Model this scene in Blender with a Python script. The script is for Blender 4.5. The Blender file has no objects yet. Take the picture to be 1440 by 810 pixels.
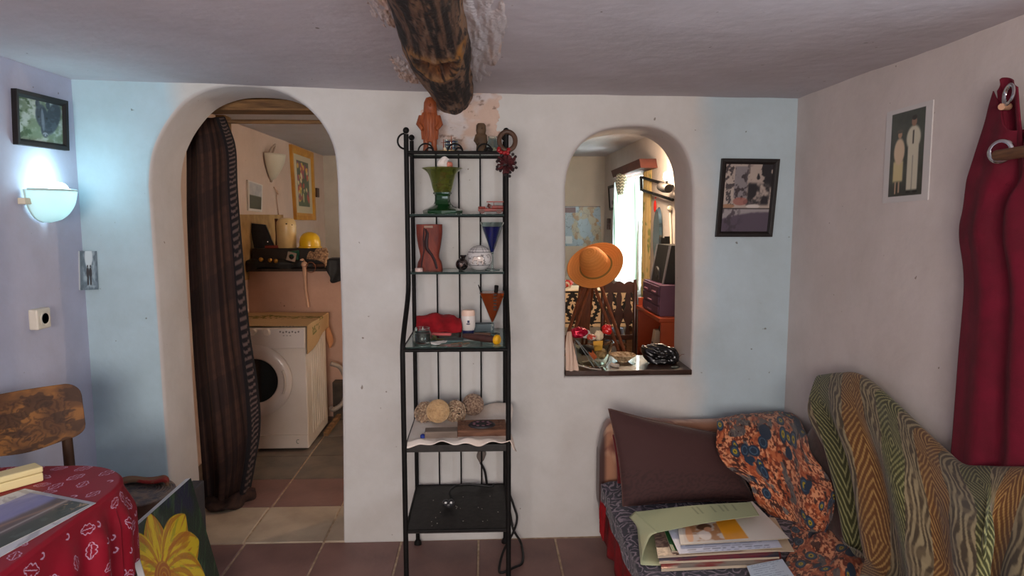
import bpy, bmesh, math, random
import numpy as np
from mathutils import Matrix, Vector
random.seed(7)
S = bpy.context.scene
COL = S.collection
pi = math.pi

# ------------------------------------------------------------------ camera
F, PSI, TH, H0 = 950.0, math.radians(2.3), math.radians(6.1), 1.59
cd = bpy.data.cameras.new('camera'); cam = bpy.data.objects.new('camera', cd); COL.objects.link(cam)
cd.sensor_width = 36.0; cd.lens = F / 1440 * 36.0; cd.clip_start = 0.05
cam.location = (0, 0, H0); cam.rotation_euler = (pi / 2 - TH, 0, -PSI)
S.camera = cam

# ------------------------------------------------------------------ world, daylight, exposure
S.view_settings.view_transform = 'Standard'; S.view_settings.look = 'None'
S.view_settings.gamma = 1.0; S.view_settings.use_curve_mapping = False
S.view_settings.exposure = 0.0
w = bpy.data.worlds.new('world'); S.world = w; w.use_nodes = True
bg = w.node_tree.nodes['Background']; bg.inputs[0].default_value = (0.80, 0.88, 1.0, 1); bg.inputs[1].default_value = 1.0

def area(name, loc, target, sx, sy, power, col):
    l = bpy.data.lights.new(name, 'AREA'); l.shape = 'RECTANGLE'; l.size = sx; l.size_y = sy
    l.energy = power; l.color = col
    o = bpy.data.objects.new(name, l); COL.objects.link(o); o.location = loc
    d = Vector(target) - Vector(loc); o.rotation_euler = d.to_track_quat('-Z', 'Y').to_euler()
    return o
def point(name, loc, power, col, r=0.04):
    l = bpy.data.lights.new(name, 'POINT'); l.energy = power; l.color = col; l.shadow_soft_size = r
    o = bpy.data.objects.new(name, l); COL.objects.link(o); o.location = loc
    return o
# daylight just outside the three windows
area('daylight_rear_window_offscreen', (-0.35, -2.05, 1.55), (-0.2, 3.0, 1.35), 1.7, 1.15, 140, (1.0, 0.90, 0.83))
area('daylight_side_window_offscreen', (1.78, 0.9, 1.45), (-1.6, 1.6, 1.3), 1.3, 1.0, 26, (0.80, 0.90, 1.0))
area('daylight_back_window', (1.75, 6.45, 1.5), (0.0, 6.3, 1.2), 1.0, 1.0, 95, (0.92, 0.98, 1.0))

# ------------------------------------------------------------------ pixel <-> place
def ray(px, py):
    x = (px - 720) / F; y = -(py - 405) / F
    c, s, ct, st = math.cos(PSI), math.sin(PSI), math.cos(TH), math.sin(TH)
    return np.array([s*ct, c*ct, -st]) + x*np.array([c, -s, 0]) + y*np.array([s*st, c*st, ct])
def P(px, py, y=None, z=None, x=None):
    d = ray(px, py); o = np.array([0, 0, H0])
    if y is not None: k = y / d[1]
    elif z is not None: k = (z - H0) / d[2]
    else: k = x / d[0]
    return o + k*d
def YW(x): return 3.203 + 0.018*x          # room face of the arched wall
def PW(px, py, off=0.0):                   # a point on that wall
    d = ray(px, py); k = (3.203 - off) / (d[1] - 0.018*d[0]); return np.array([0, 0, H0]) + k*d

# ------------------------------------------------------------------ numpy patterns
def sm(e0, e1, x):
    t = np.clip((x - e0) / (e1 - e0 + 1e-9), 0, 1); return t*t*(3 - 2*t)
def _h(i, j, s):
    n = np.sin(i*127.1 + j*311.7 + s*74.7) * 43758.5453; return n - np.floor(n)
def vn(x, y, s=0):
    x = np.asarray(x, float); y = np.asarray(y, float)
    i = np.floor(x); j = np.floor(y); a = x - i; b = y - j
    a = a*a*(3 - 2*a); b = b*b*(3 - 2*b)
    return (_h(i, j, s)*(1-a) + _h(i+1, j, s)*a)*(1-b) + (_h(i, j+1, s)*(1-a) + _h(i+1, j+1, s)*a)*b
def fbm(x, y, s=0, o=4):
    r = 0; a = 0.5
    for k in range(o): r = r + a*vn(x*2**k, y*2**k, s + k*3.1); a *= 0.5
    return r / (1 - 0.5**o)
def C(*c): return np.array(c, float) / 255.0
def lerp(a, b, t): return a*(1 - t[..., None]) + b*t[..., None]
def over(base, col, m): return lerp(base, np.broadcast_to(np.asarray(col), base.shape), np.clip(m, 0, 1))
def flat(u, col): return np.broadcast_to(np.asarray(col), u.shape + (3,)).copy()
def ell(u, v, cx, cy, rx, ry, ang=0, soft=0.15):
    ca, sa = math.cos(ang), math.sin(ang); a = (u-cx)*ca + (v-cy)*sa; b = -(u-cx)*sa + (v-cy)*ca
    return sm(1 + soft, 1 - soft, np.sqrt((a/rx)**2 + (b/ry)**2))
def rct(u, v, x0, x1, y0, y1, s=0.01): return sm(x0-s, x0+s, u)*sm(x1+s, x1-s, u)*sm(y0-s, y0+s, v)*sm(y1+s, y1-s, v)
def s2l(c):
    c = np.asarray(c, float); return np.where(c <= 0.04045, c/12.92, ((c + 0.055)/1.055)**2.4)

# ------------------------------------------------------------------ materials
MATS = {}
def lin(c): return tuple(s2l(np.array(c[:3]) / 255.0)) + (1.0,)
def M(name, col, rough=0.6, metal=0.0, col2=None, scale=6.0, bump=0.0, bscale=60.0, trans=0.0, emit=None, estr=0.0,
      sheen=0.0, coat=0.0, stretch=(1, 1, 1), rnd=0.0, alpha=1.0, transl=0.0, ramp=(0.35, 0.65), ior=1.45, attr=False):
    if name in MATS: return MATS[name]
    m = bpy.data.materials.new(name); m.use_nodes = True; nt = m.node_tree; N = nt.nodes; L = nt.links
    b = N['Principled BSDF']; out = N['Material Output']
    b.inputs['Base Color'].default_value = lin(col); b.inputs['Roughness'].default_value = rough
    b.inputs['Metallic'].default_value = metal; b.inputs['Transmission Weight'].default_value = trans
    b.inputs['IOR'].default_value = ior
    b.inputs['Sheen Weight'].default_value = sheen; b.inputs['Coat Weight'].default_value = coat
    b.inputs['Alpha'].default_value = alpha
    if emit: b.inputs['Emission Color'].default_value = lin(emit); b.inputs['Emission Strength'].default_value = estr
    tc = N.new('ShaderNodeTexCoord'); mp = N.new('ShaderNodeMapping'); L.new(tc.outputs['Object'], mp.inputs[0])
    mp.inputs['Scale'].default_value = stretch
    cs = None
    if attr:
        a = N.new('ShaderNodeVertexColor'); a.layer_name = 'Col'; cs = a.outputs[0]
    elif col2:
        n = N.new('ShaderNodeTexNoise'); n.inputs['Scale'].default_value = scale; n.inputs['Detail'].default_value = 6
        L.new(mp.outputs[0], n.inputs['Vector'])
        r = N.new('ShaderNodeValToRGB'); r.color_ramp.elements[0].position = ramp[0]; r.color_ramp.elements[1].position = ramp[1]
        r.color_ramp.elements[0].color = lin(col); r.color_ramp.elements[1].color = lin(col2)
        L.new(n.outputs[0], r.inputs[0]); cs = r.outputs[0]
    if rnd and cs is not None:
        oi = N.new('ShaderNodeObjectInfo'); hv = N.new('ShaderNodeHueSaturation')
        mr = N.new('ShaderNodeMapRange'); mr.inputs[3].default_value = 1 - rnd; mr.inputs[4].default_value = 1 + rnd
        L.new(oi.outputs['Random'], mr.inputs[0]); L.new(mr.outputs[0], hv.inputs['Value']); L.new(cs, hv.inputs['Color']); cs = hv.outputs[0]
    if cs is not None: L.new(cs, b.inputs['Base Color'])
    if bump:
        n2 = N.new('ShaderNodeTexNoise'); n2.inputs['Scale'].default_value = bscale; n2.inputs['Detail'].default_value = 5
        L.new(mp.outputs[0], n2.inputs['Vector'])
        bp = N.new('ShaderNodeBump'); bp.inputs['Strength'].default_value = 1.0; bp.inputs['Distance'].default_value = bump
        L.new(n2.outputs[0], bp.inputs['Height']); L.new(bp.outputs[0], b.inputs['Normal'])
    if transl:
        t = N.new('ShaderNodeBsdfTranslucent'); mx = N.new('ShaderNodeMixShader'); mx.inputs[0].default_value = transl
        t.inputs[0].default_value = lin(col)
        if cs is not None: L.new(cs, t.inputs[0])
        L.new(b.outputs[0], mx.inputs[1]); L.new(t.outputs[0], mx.inputs[2]); L.new(mx.outputs[0], out.inputs[0])
    MATS[name] = m; return m

# ------------------------------------------------------------------ meshes
MW = {}
def nrm(v): v = np.asarray(v, float); return v / (np.linalg.norm(v) + 1e-12)
class MB:
    def __init__(s, xf=None): s.v = []; s.f = []; s.mi = []; s.xf = xf; s.cur = 0
    def add(s, vs, fs, mi=None):
        o = len(s.v)
        for p in vs:
            s.v.append(tuple(s.xf @ Vector(p)) if s.xf is not None else tuple(float(q) for q in p))
        mi = s.cur if mi is None else mi
        for f in fs: s.f.append(tuple(i + o for i in f)); s.mi.append(mi)
        return s
    def box(s, c, d, rz=0, mi=None):
        x, y, z = [q/2 for q in d]; ca, sa = math.cos(rz), math.sin(rz)
        vs = []
        for (a, b, e) in ((-x,-y,-z),(x,-y,-z),(x,y,-z),(-x,y,-z),(-x,-y,z),(x,-y,z),(x,y,z),(-x,y,z)):
            vs.append((c[0] + a*ca - b*sa, c[1] + a*sa + b*ca, c[2] + e))
        return s.add(vs, [(3,2,1,0),(4,5,6,7),(0,1,5,4),(1,2,6,5),(2,3,7,6),(3,0,4,7)], mi)
    def bx(s, x0, x1, y0, y1, z0, z1, mi=None):
        return s.box(((x0+x1)/2, (y0+y1)/2, (z0+z1)/2), (x1-x0, y1-y0, z1-z0), 0, mi)
    def tube(s, pts, r, n=8, closed=False, mi=None, cap=True, flat=1.0):
        pts = [np.asarray(p, float) for p in pts]; k = len(pts)
        rs = r if hasattr(r, '__len__') else [r]*k
        vs = []; fs = []; prev = None
        for i in range(k):
            if closed: t = pts[(i+1) % k] - pts[i-1]
            else: t = pts[min(i+1, k-1)] - pts[max(i-1, 0)]
            t = nrm(t)
            if prev is None:
                a = np.array([0, 0, 1.0]) if abs(t[2]) < 0.9 else np.array([1.0, 0, 0])
                prev = nrm(np.cross(t, a))
            prev = nrm(prev - t*np.dot(prev, t)); q = np.cross(t, prev)
            for j in range(n):
                an = 2*pi*j/n; vs.append(pts[i] + rs[i]*(math.cos(an)*prev + flat*math.sin(an)*q))
        m = k if closed else k-1
        for i in range(m):
            for j in range(n):
                a = i*n + j; b = i*n + (j+1) % n; c2 = ((i+1) % k)*n + (j+1) % n; d = ((i+1) % k)*n + j
                fs.append((a, b, c2, d))
        if cap and not closed:
            fs.append(tuple(reversed(range(n)))); fs.append(tuple((k-1)*n + j for j in range(n)))
        return s.add(vs, fs, mi)
    def cyl(s, a, b, r, r2=None, n=14, mi=None): return s.tube([a, b], [r, r if r2 is None else r2], n, mi=mi)
    def lathe(s, prof, c=(0, 0, 0), n=28, sx=1.0, sy=1.0, mi=None, rot=None):
        vs = []; fs = []; k = len(prof)
        R = rot if rot is not None else Matrix.Identity(3)
        for (r, z) in prof:
            for j in range(n):
                a = 2*pi*j/n; p = R @ Vector((r*sx*math.cos(a), r*sy*math.sin(a), z)); vs.append((c[0]+p[0], c[1]+p[1], c[2]+p[2]))
        for i in range(k-1):
            for j in range(n):
                fs.append((i*n + j, i*n + (j+1) % n, (i+1)*n + (j+1) % n, (i+1)*n + j))
        if prof[0][0] > 1e-5: fs.append(tuple(reversed(range(n))))
        if prof[-1][0] > 1e-5: fs.append(tuple((k-1)*n + j for j in range(n)))
        return s.add(vs, fs, mi)
    def sph(s, c, r, n=16, m=10, mi=None, rot=None):
        rr = r if hasattr(r, '__len__') else (r, r, r)
        prof = [(max(1e-6, math.sin(pi*i/m)), -math.cos(pi*i/m)) for i in range(m+1)]
        vs = []; fs = []
        for (a, z) in prof:
            for j in range(n):
                t = 2*pi*j/n; p = Vector((rr[0]*a*math.cos(t), rr[1]*a*math.sin(t), rr[2]*z))
                if rot is not None: p = rot @ p
                vs.append((c[0]+p[0], c[1]+p[1], c[2]+p[2]))
        for i in range(m):
            for j in range(n): fs.append((i*n+j, i*n+(j+1) % n, (i+1)*n+(j+1) % n, (i+1)*n+j))
        return s.add(vs, fs, mi)
    def prism(s, pts3, vec, mi=None):            # planar polygon swept along vec
        k = len(pts3); vec = np.asarray(vec, float)
        vs = [np.asarray(p, float) for p in pts3] + [np.asarray(p, float) + vec for p in pts3]
        fs = [tuple(reversed(range(k))), tuple(range(k, 2*k))] + [(i, (i+1) % k, k + (i+1) % k, k + i) for i in range(k)]
        return s.add(vs, fs, mi)
    def build(s, name, mats, parent=None, smooth=True, bevel=0.0, sub=0, solid=0.0, ang=40, fix=True, kind=None):
        mats = mats if isinstance(mats, (list, tuple)) else [mats]
        V = np.array(s.v, float)
        if parent is not None:
            Mi = MW[parent.name].inverted(); o3 = np.array(Mi.to_3x3()); V = V @ o3.T + np.array(Mi.translation); loc = (0, 0, 0)
        else:
            lo, hi = V.min(0), V.max(0); loc = ((lo[0]+hi[0])/2, (lo[1]+hi[1])/2, lo[2]); V = V - np.array(loc)
        me = bpy.data.meshes.new(name); me.from_pydata(V.tolist(), [], s.f); 
        for m in mats: me.materials.append(m)
        me.polygons.foreach_set('material_index', s.mi)
        if fix:
            bm = bmesh.new(); bm.from_mesh(me); bmesh.ops.recalc_face_normals(bm, faces=bm.faces); bm.to_mesh(me); bm.free()
        me.polygons.foreach_set('use_smooth', [smooth]*len(me.polygons))
        if smooth: me.set_sharp_from_angle(angle=math.radians(ang))
        return finish(name, me, loc, parent, bevel, sub, solid, kind)
def finish(name, me, loc, parent, bevel=0, sub=0, solid=0, kind=None):
    o = bpy.data.objects.new(name, me); COL.objects.link(o); o.location = loc
    if parent is not None: o.parent = parent; MW[o.name] = MW[parent.name]
    else: MW[o.name] = Matrix.Translation(Vector(loc))
    if solid: md = o.modifiers.new('solid', 'SOLIDIFY'); md.thickness = solid; md.offset = 0
    if bevel: md = o.modifiers.new('bevel', 'BEVEL'); md.width = bevel; md.segments = 2; md.limit_method = 'ANGLE'
    if sub: md = o.modifiers.new('sub', 'SUBSURF'); md.levels = sub; md.render_levels = sub
    if kind: o['kind'] = kind
    return o
def sheet(name, XYZ, mat, parent=None, col=None, solid=0.0, closeu=False, kind=None, smooth=True):
    """grid surface from an (nu, nv, 3) array, with an optional colour per vertex"""
    nu, nv = XYZ.shape[:2]; V = XYZ.reshape(-1, 3).astype(float)
    if parent is not None:
        Mi = MW[parent.name].inverted(); V = V @ np.array(Mi.to_3x3()).T + np.array(Mi.translation); loc = (0, 0, 0)
    else:
        lo, hi = V.min(0), V.max(0); loc = ((lo[0]+hi[0])/2, (lo[1]+hi[1])/2, lo[2]); V = V - np.array(loc)
    I = np.arange(nu*nv).reshape(nu, nv)
    if closeu: I = np.vstack([I, I[:1]])
    fs = np.stack([I[:-1, :-1], I[1:, :-1], I[1:, 1:], I[:-1, 1:]], -1).reshape(-1, 4)
    me = bpy.data.meshes.new(name); me.from_pydata(V.tolist(), [], fs.tolist()); me.materials.append(mat)
    me.polygons.foreach_set('use_smooth', [smooth]*len(me.polygons))
    if col is not None:
        a = me.color_attributes.new('Col', 'FLOAT_COLOR', 'POINT')
        c4 = np.ones((nu*nv, 4), np.float32); c4[:, :3] = s2l(np.clip(col.reshape(-1, 3), 0, 1)); a.data.foreach_set('color', c4.ravel())
    return finish(name, me, loc, parent, solid=solid, kind=kind)
def cr(Pk, t):
    """Catmull-Rom through control points Pk (k,...), t in 0..1"""
    Pk = np.asarray(Pk, float); k = len(Pk)
    if k == 2: return Pk[0] + np.multiply.outer(t, Pk[1] - Pk[0])
    x = np.clip(t*(k-1), 0, k-1-1e-9); i = x.astype(int); f = x - i
    g = lambda j: Pk[np.clip(j, 0, k-1)]
    sh = (-1,) + (1,)*(Pk.ndim-1); f = f.reshape(sh)
    p0 = np.where((i == 0).reshape(sh), 2*g(i) - g(i+1), g(i-1)); p1 = g(i); p2 = g(i+1)
    p3 = np.where((i >= k-2).reshape(sh), 2*g(i+1) - g(i), g(i+2))
    return 0.5*((2*p1) + (-p0+p2)*f + (2*p0-5*p1+4*p2-p3)*f*f + (-p0+3*p1-3*p2+p3)*f**3)
def loft(rows, nu, nv, disp=None):
    """rows[r][c] control points -> (nu, nv, 3) surface, U,V grids; disp(U,V) moves along the normal"""
    A = np.array(rows, float); u = np.linspace(0, 1, nu); v = np.linspace(0, 1, nv)
    G = cr(A, u); G = np.swapaxes(cr(np.swapaxes(G, 0, 1), v), 0, 1)
    U, V = np.meshgrid(u, v, indexing='ij')
    if disp is not None:
        n = np.cross(np.gradient(G, axis=0), np.gradient(G, axis=1)); n /= np.linalg.norm(n, axis=-1, keepdims=True) + 1e-12
        G = G + n*disp(U, V)[..., None]
    return G, U, V
def thing(name, label, cat, loc=(0, 0, 0), rz=0.0, group=None, kind=None):
    o = bpy.data.objects.new(name, None); COL.objects.link(o); o.empty_display_size = 0.05
    o.location = loc; o.rotation_euler = (0, 0, rz); MW[o.name] = Matrix.Translation(Vector(loc)) @ Matrix.Rotation(rz, 4, 'Z')
    return tag(o, label, cat, group, kind)
def tag(o, label=None, cat=None, group=None, kind=None):
    if label: o['label'] = label
    if cat: o['category'] = cat
    if group: o['group'] = group
    if kind: o['kind'] = kind
    return o
def struct(o, label=None): o['kind'] = 'structure'; return tag(o, label, 'building part' if label else None)
def loc3(x, y, z, rz=0): return Matrix.Translation(Vector((x, y, z))) @ Matrix.Rotation(rz, 4, 'Z')

plaster = dict(rough=0.85, bump=0.004, bscale=9)
# ================================================================== THE SETTING
XL, XR, XB, YR, YF = -1.84, 1.49, 1.40, -1.8, 7.9
def CZ(x): return np.interp(x, [XL, 0.07, XR], [2.2, 2.155, 2.147])
def wall_material(name, stops, axis=0, **k):
    """plaster whose paint runs through several tints along one axis, blotched and scuffed"""
    m = M(name, (200, 195, 190), **dict(plaster, **k)); nt = m.node_tree; N = nt.nodes; L = nt.links; b = N['Principled BSDF']
    tc = N.new('ShaderNodeNewGeometry'); sp = N.new('ShaderNodeSeparateXYZ'); L.new(tc.outputs['Position'], sp.inputs[0])
    nz = N.new('ShaderNodeTexNoise'); nz.inputs['Scale'].default_value = 2.5; L.new(tc.outputs['Position'], nz.inputs['Vector'])
    ma = N.new('ShaderNodeMath'); ma.operation = 'MULTIPLY_ADD'; ma.inputs[1].default_value = 0.25; L.new(nz.outputs[0], ma.inputs[0]); L.new(sp.outputs[axis], ma.inputs[2])
    lo, hi = stops[0][0], stops[-1][0]
    mr = N.new('ShaderNodeMapRange'); mr.inputs[1].default_value = lo + 0.125; mr.inputs[2].default_value = hi + 0.125; L.new(ma.outputs[0], mr.inputs[0])
    rp = N.new('ShaderNodeValToRGB'); el = rp.color_ramp.elements
    while len(el) < len(stops): el.new(0.5)
    for e, (p, c) in zip(el, stops): e.position = (p - lo)/(hi - lo); e.color = lin(c)
    L.new(mr.outputs[0], rp.inputs[0])
    n2 = N.new('ShaderNodeTexNoise'); n2.inputs['Scale'].default_value = 3.3; n2.inputs['Detail'].default_value = 9; n2.inputs['Roughness'].default_value = 0.7
    L.new(tc.outputs['Position'], n2.inputs['Vector'])
    r2 = N.new('ShaderNodeValToRGB'); r2.color_ramp.elements[0].position = 0.3; r2.color_ramp.elements[1].position = 0.7
    r2.color_ramp.elements[0].color = (0.86, 0.85, 0.83, 1); r2.color_ramp.elements[1].color = (1, 1, 1, 1); L.new(n2.outputs[0], r2.inputs[0])
    mx = N.new('ShaderNodeMix'); mx.data_type = 'RGBA'; mx.blend_type = 'MULTIPLY'; mx.inputs[0].default_value = 1
    L.new(rp.outputs[0], mx.inputs[6]); L.new(r2.outputs[0], mx.inputs[7]); 
    # small dark flecks
    n3 = N.new('ShaderNodeTexNoise'); n3.inputs['Scale'].default_value = 38; n3.inputs['Detail'].default_value = 1; L.new(tc.outputs['Position'], n3.inputs['Vector'])
    r3 = N.new('ShaderNodeValToRGB'); r3.color_ramp.elements[0].position = 0.79; r3.color_ramp.elements[1].position = 0.82
    r3.color_ramp.elements[0].color = (1, 1, 1, 1); r3.color_ramp.elements[1].color = (0.45, 0.4, 0.36, 1); L.new(n3.outputs[0], r3.inputs[0])
    m2 = N.new('ShaderNodeMix'); m2.data_type = 'RGBA'; m2.blend_type = 'MULTIPLY'; m2.inputs[0].default_value = 1
    L.new(mx.outputs[2], m2.inputs[6]); L.new(r3.outputs[0], m2.inputs[7]); L.new(m2.outputs[2], b.inputs['Base Color'])
    return m
ONE = lambda c, lo=-2.0, hi=8.0: [(lo, c), (hi, c)]        # one even coat of paint per wall
W_ARCH = wall_material('arched_wall_paint', [(-1.84, (182, 206, 217)), (-1.42, (182, 206, 217)), (-1.28, (211, 209, 206)), (1.0, (211, 209, 206)), (1.12, (186, 204, 213)), (1.49, (186, 204, 213))])   # pale blue coat at both ends, white between
W_REV = wall_material('arch_reveal_paint', ONE((208, 203, 201)))
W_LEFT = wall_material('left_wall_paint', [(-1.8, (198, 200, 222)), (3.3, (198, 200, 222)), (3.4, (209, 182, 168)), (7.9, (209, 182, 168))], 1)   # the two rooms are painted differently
W_RIGHT = wall_material('right_wall_paint', ONE((214, 204, 200)))
W_BACK = wall_material('back_room_paint', ONE((208, 196, 182)))
W_BLAV = wall_material('window_wall_paint', ONE((206, 197, 192)))
W_CEIL = wall_material('ceiling_paint', ONE((204, 199, 205)), bump=0.003, bscale=16)
W_PINK = wall_material('pink_half_wall_paint', ONE((206, 164, 142)))

def outline(pts, n=10):
    pts = np.array(pts, float); t = np.linspace(0, 1, (len(pts)-1)*n + 1); return cr(pts, t)
def offset(loop, d):
    lp = np.array(loop); k = len(lp); r = []
    for i in range(k):
        t = lp[(i+1) % k] - lp[i-1]; nn = np.array([t[1], -t[0]]); nn /= np.linalg.norm(nn) + 1e-9; r.append(lp[i] + nn*d)
    return np.array(r)
# arched opening outlines in (x, z) on the room face
dpx = [(212,262),(213,232),(219,204),(235,172),(262,141),(297,125),(335,121),(384,126),(424,146),(452,176),(468,211),(474,258)]
darch = [PW(*p)[[0, 2]] for p in dpx]
door_loop = np.vstack([[[-1.50, -0.03]], [[-1.508, 0.6]], outline(darch, 5), [[-0.685, 1.0]], [[-0.70, -0.03]]])
npx = [(795,530),(795,420),(796,262),(799,238),(808,214),(824,196),(846,184),(880,178),(915,179),(940,188),(958,205),(970,230),(975,262),(974,400),(973,527)]
niche_loop = np.array([PW(*p)[[0, 2]] for p in npx])
niche_loop = np.vstack([niche_loop[:2], outline(niche_loop[2:13], 5), niche_loop[13:]])
WT = 0.33
def arched_wall():
    bm = bmesh.new()
    def loop(pts, t):
        vs = [bm.verts.new((p[0], YW(p[0]) + t, p[1])) for p in pts]
        return vs, [bm.edges.new((vs[i], vs[(i+1) % len(vs)])) for i in range(len(vs))]
    outer = [(XL-0.05, -0.08), (XR+0.05, -0.08), (XR+0.05, 2.32), (XL-0.05, 2.32)]
    def area2(l): return sum(l[i-1][0]*l[i][1] - l[i][0]*l[i-1][1] for i in range(len(l)))
    loops = []
    for l in (door_loop, niche_loop):
        l = np.array(l)
        if area2(l) < 0: l = l[::-1]
        loops.append(l)
    for side, t in ((0, 0.0), (1, WT)):
        es = loop(outer, t)[1]
        prev = []
        for l in loops:
            v0, e0 = loop(offset(l, 0.022), t); es += e0; prev.append(v0)
        bmesh.ops.triangle_fill(bm, edges=es, use_beauty=True)
        if side == 0: fr = prev
        else: bk = prev
    for l, a, b in zip(loops, fr, bk):
        rings = [a]
        for (d, t) in ((0.010, 0.004), (0.003, 0.012), (0.0, 0.025), (0.0, WT*0.5), (0.0, WT-0.02)):
            rings.append([bm.verts.new((p[0] + 0.004*math.sin(7*p[1]), YW(p[0]) + t, p[1])) for p in offset(l, d)])
        rings.append(b)
        for r0, r1 in zip(rings[:-1], rings[1:]):
            for i in range(len(r0)): bm.faces.new((r0[i], r0[(i+1) % len(r0)], r1[(i+1) % len(r1)], r1[i])).material_index = 0 if r0 is a else 1
    bmesh.ops.recalc_face_normals(bm, faces=bm.faces)
    me = bpy.data.meshes.new('wall_back'); bm.to_mesh(me); bm.free(); me.materials.append(W_ARCH); me.materials.append(W_REV)
    me.polygons.foreach_set('use_smooth', [True]*len(me.polygons)); me.set_sharp_from_angle(angle=math.radians(35))
    return struct(finish('wall_back', me, (0, 0, 0), None), 'white and pale blue plaster wall with arched doorway and arched hatch')
WB = arched_wall()

def wall_with_hole(name, x, y0, y1, z1, hole, mat, thick, axis='x', label=None):
    """wall in the plane x = const (or y = const), optional window opening (a0, a1, z0, z1)"""
    mb = MB()
    def add(a0, a1, b0, b1):
        if axis == 'x': mb.bx(min(x, x+thick), max(x, x+thick), a0, a1, b0, b1)
        else: mb.bx(a0, a1, min(x, x+thick), max(x, x+thick), b0, b1)
    if hole:
        h0, h1, g0, g1 = hole
        add(y0, h0, -0.02, z1); add(h1, y1, -0.02, z1); add(h0, h1, -0.02, g0); add(h0, h1, g1, z1)
    else: add(y0, y1, -0.02, z1)
    return struct(mb.build(name, mat, smooth=False), label)
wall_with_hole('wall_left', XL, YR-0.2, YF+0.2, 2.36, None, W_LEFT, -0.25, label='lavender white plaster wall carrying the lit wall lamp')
wall_with_hole('wall_right', XR, YR-0.2, 3.25, 2.36, (0.35, 1.55, 0.95, 1.9), W_RIGHT, 0.25, label='pale plaster wall behind the sofa and red curtain')
wall_with_hole('wall_rear', YR, XL-0.2, XR+0.2, 2.36, (-1.15, 0.45, 0.98, 2.05), W_RIGHT, -0.25, 'y', 'plain plaster wall behind the viewer with a window')
wall_with_hole('wall_far', YF, XL-0.2, XB+0.4, 2.4, None, W_BACK, 0.2, 'y', 'stained plaster wall carrying the map')
wall_with_hole('wall_window', XB, 3.25, YF+0.2, 2.4, (6.0, 6.92, 0.95, 1.95), W_BLAV, 0.28, label='plaster wall with the bright curtained window')
mb = MB(); mb.bx(XL, -0.55, 5.3, 5.42, 0, 1.17); struct(mb.build('wall_half', W_PINK, smooth=False), 'pink half-height wall behind the washing machine')
# ceilings
def ceil_sheet(name, x0, x1, y0, y1, zf, seed, label):
    u = np.linspace(x0, x1, 70); v = np.linspace(y0, y1, 90); U, V = np.meshgrid(u, v, indexing='ij')
    Z = zf(U) + 0.012*(fbm(U*1.7, V*1.7, seed) - 0.5) + 0.004*(fbm(U*9, V*9, seed+5) - 0.5)
    return struct(sheet(name, np.stack([U, V, Z], -1), W_CEIL, solid=0.02), label)
ceil_sheet('ceiling', XL-0.05, XR+0.05, YR-0.05, 3.26, lambda x: CZ(x) + 0.006, 3, 'uneven grey white plaster ceiling')
ceil_sheet('ceiling_back_room', XL-0.05, XB+0.05, 3.48, YF+0.05, lambda x: 2.285 + 0*x, 9, 'low plaster ceiling of the room behind the arches')

# floor: grout bed with every tile its own piece
GR = M('grout', (196, 172, 146), 0.9, col2=(160, 136, 112), scale=30, bump=0.002, bscale=200)
mb = MB(); mb.bx(XL-0.2, XR+0.2, YR-0.2, YF+0.2, -0.08, -0.005)
floor = struct(mb.build('floor', GR, smooth=False), 'tiled floor of reddish brown, grey and cream squares')
T_RED = M('terracotta_tile', (116, 86, 80), 0.5, col2=(138, 104, 96), scale=4, bump=0.0015, bscale=30, rnd=0.12)
T_SLT = M('slate_tile', (88, 80, 74), 0.45, col2=(116, 104, 92), scale=5, bump=0.002, bscale=25, rnd=0.15)
T_STN = M('threshold_stone', (166, 148, 128), 0.6, col2=(190, 172, 150), scale=5, bump=0.002, bscale=22, rnd=0.08)
TC = {}
def tile(x0, x1, y0, y1, mat, z=0.0):
    key = (round(x1-x0, 3), round(y1-y0, 3), mat.name)
    if key not in TC:
        a, b = (x1-x0)/2 - 0.005, (y1-y0)/2 - 0.005; e = 0.003
        vs = [(-a,-b,-0.03),(a,-b,-0.03),(a,b,-0.03),(-a,b,-0.03),(-a,-b,-e),(a,-b,-e),(a,b,-e),(-a,b,-e),(-a+e,-b+e,0),(a-e,-b+e,0),(a-e,b-e,0),(-a+e,b-e,0)]
        fs = [(0,1,5,4),(1,2,6,5),(2,3,7,6),(3,0,4,7),(4,5,9,8),(5,6,10,9),(6,7,11,10),(7,4,8,11),(8,9,10,11)]
        me = bpy.data.meshes.new('tile'); me.from_pydata(vs, [], fs); me.materials.append(mat); TC[key] = me
    o = bpy.data.objects.new('tile', TC[key]); COL.objects.link(o); o.parent = floor
    o.location = Vector(((x0+x1)/2, (y0+y1)/2, z + random.uniform(-0.001, 0.001))) - floor.location
XJ = [-0.037 + 0.379*k for k in range(-5, 5)]
xs = [XL] + [x for x in XJ if XL + 0.03 < x < XR - 0.03] + [XR]
for r in range(12):
    for a, b in zip(xs[:-1], xs[1:]): tile(a, b, 3.193 - 0.4*(r+1), 3.193 - 0.4*r, T_RED)
for a, b in ((-1.53, -1.184), (-1.184, -0.795), (-0.795, -0.67)): tile(a, b, 3.193, 3.612, T_STN, 0.002)
xs = [XL] + [x for x in XJ if XL + 0.03 < x < XB - 0.03] + [XB]
for r in range(11):
    for a, b in zip(xs[:-1], xs[1:]): tile(a, b, 3.612 + 0.399*r, min(YF, 3.612 + 0.399*(r+1)), T_RED if r == 0 else T_SLT)

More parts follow.
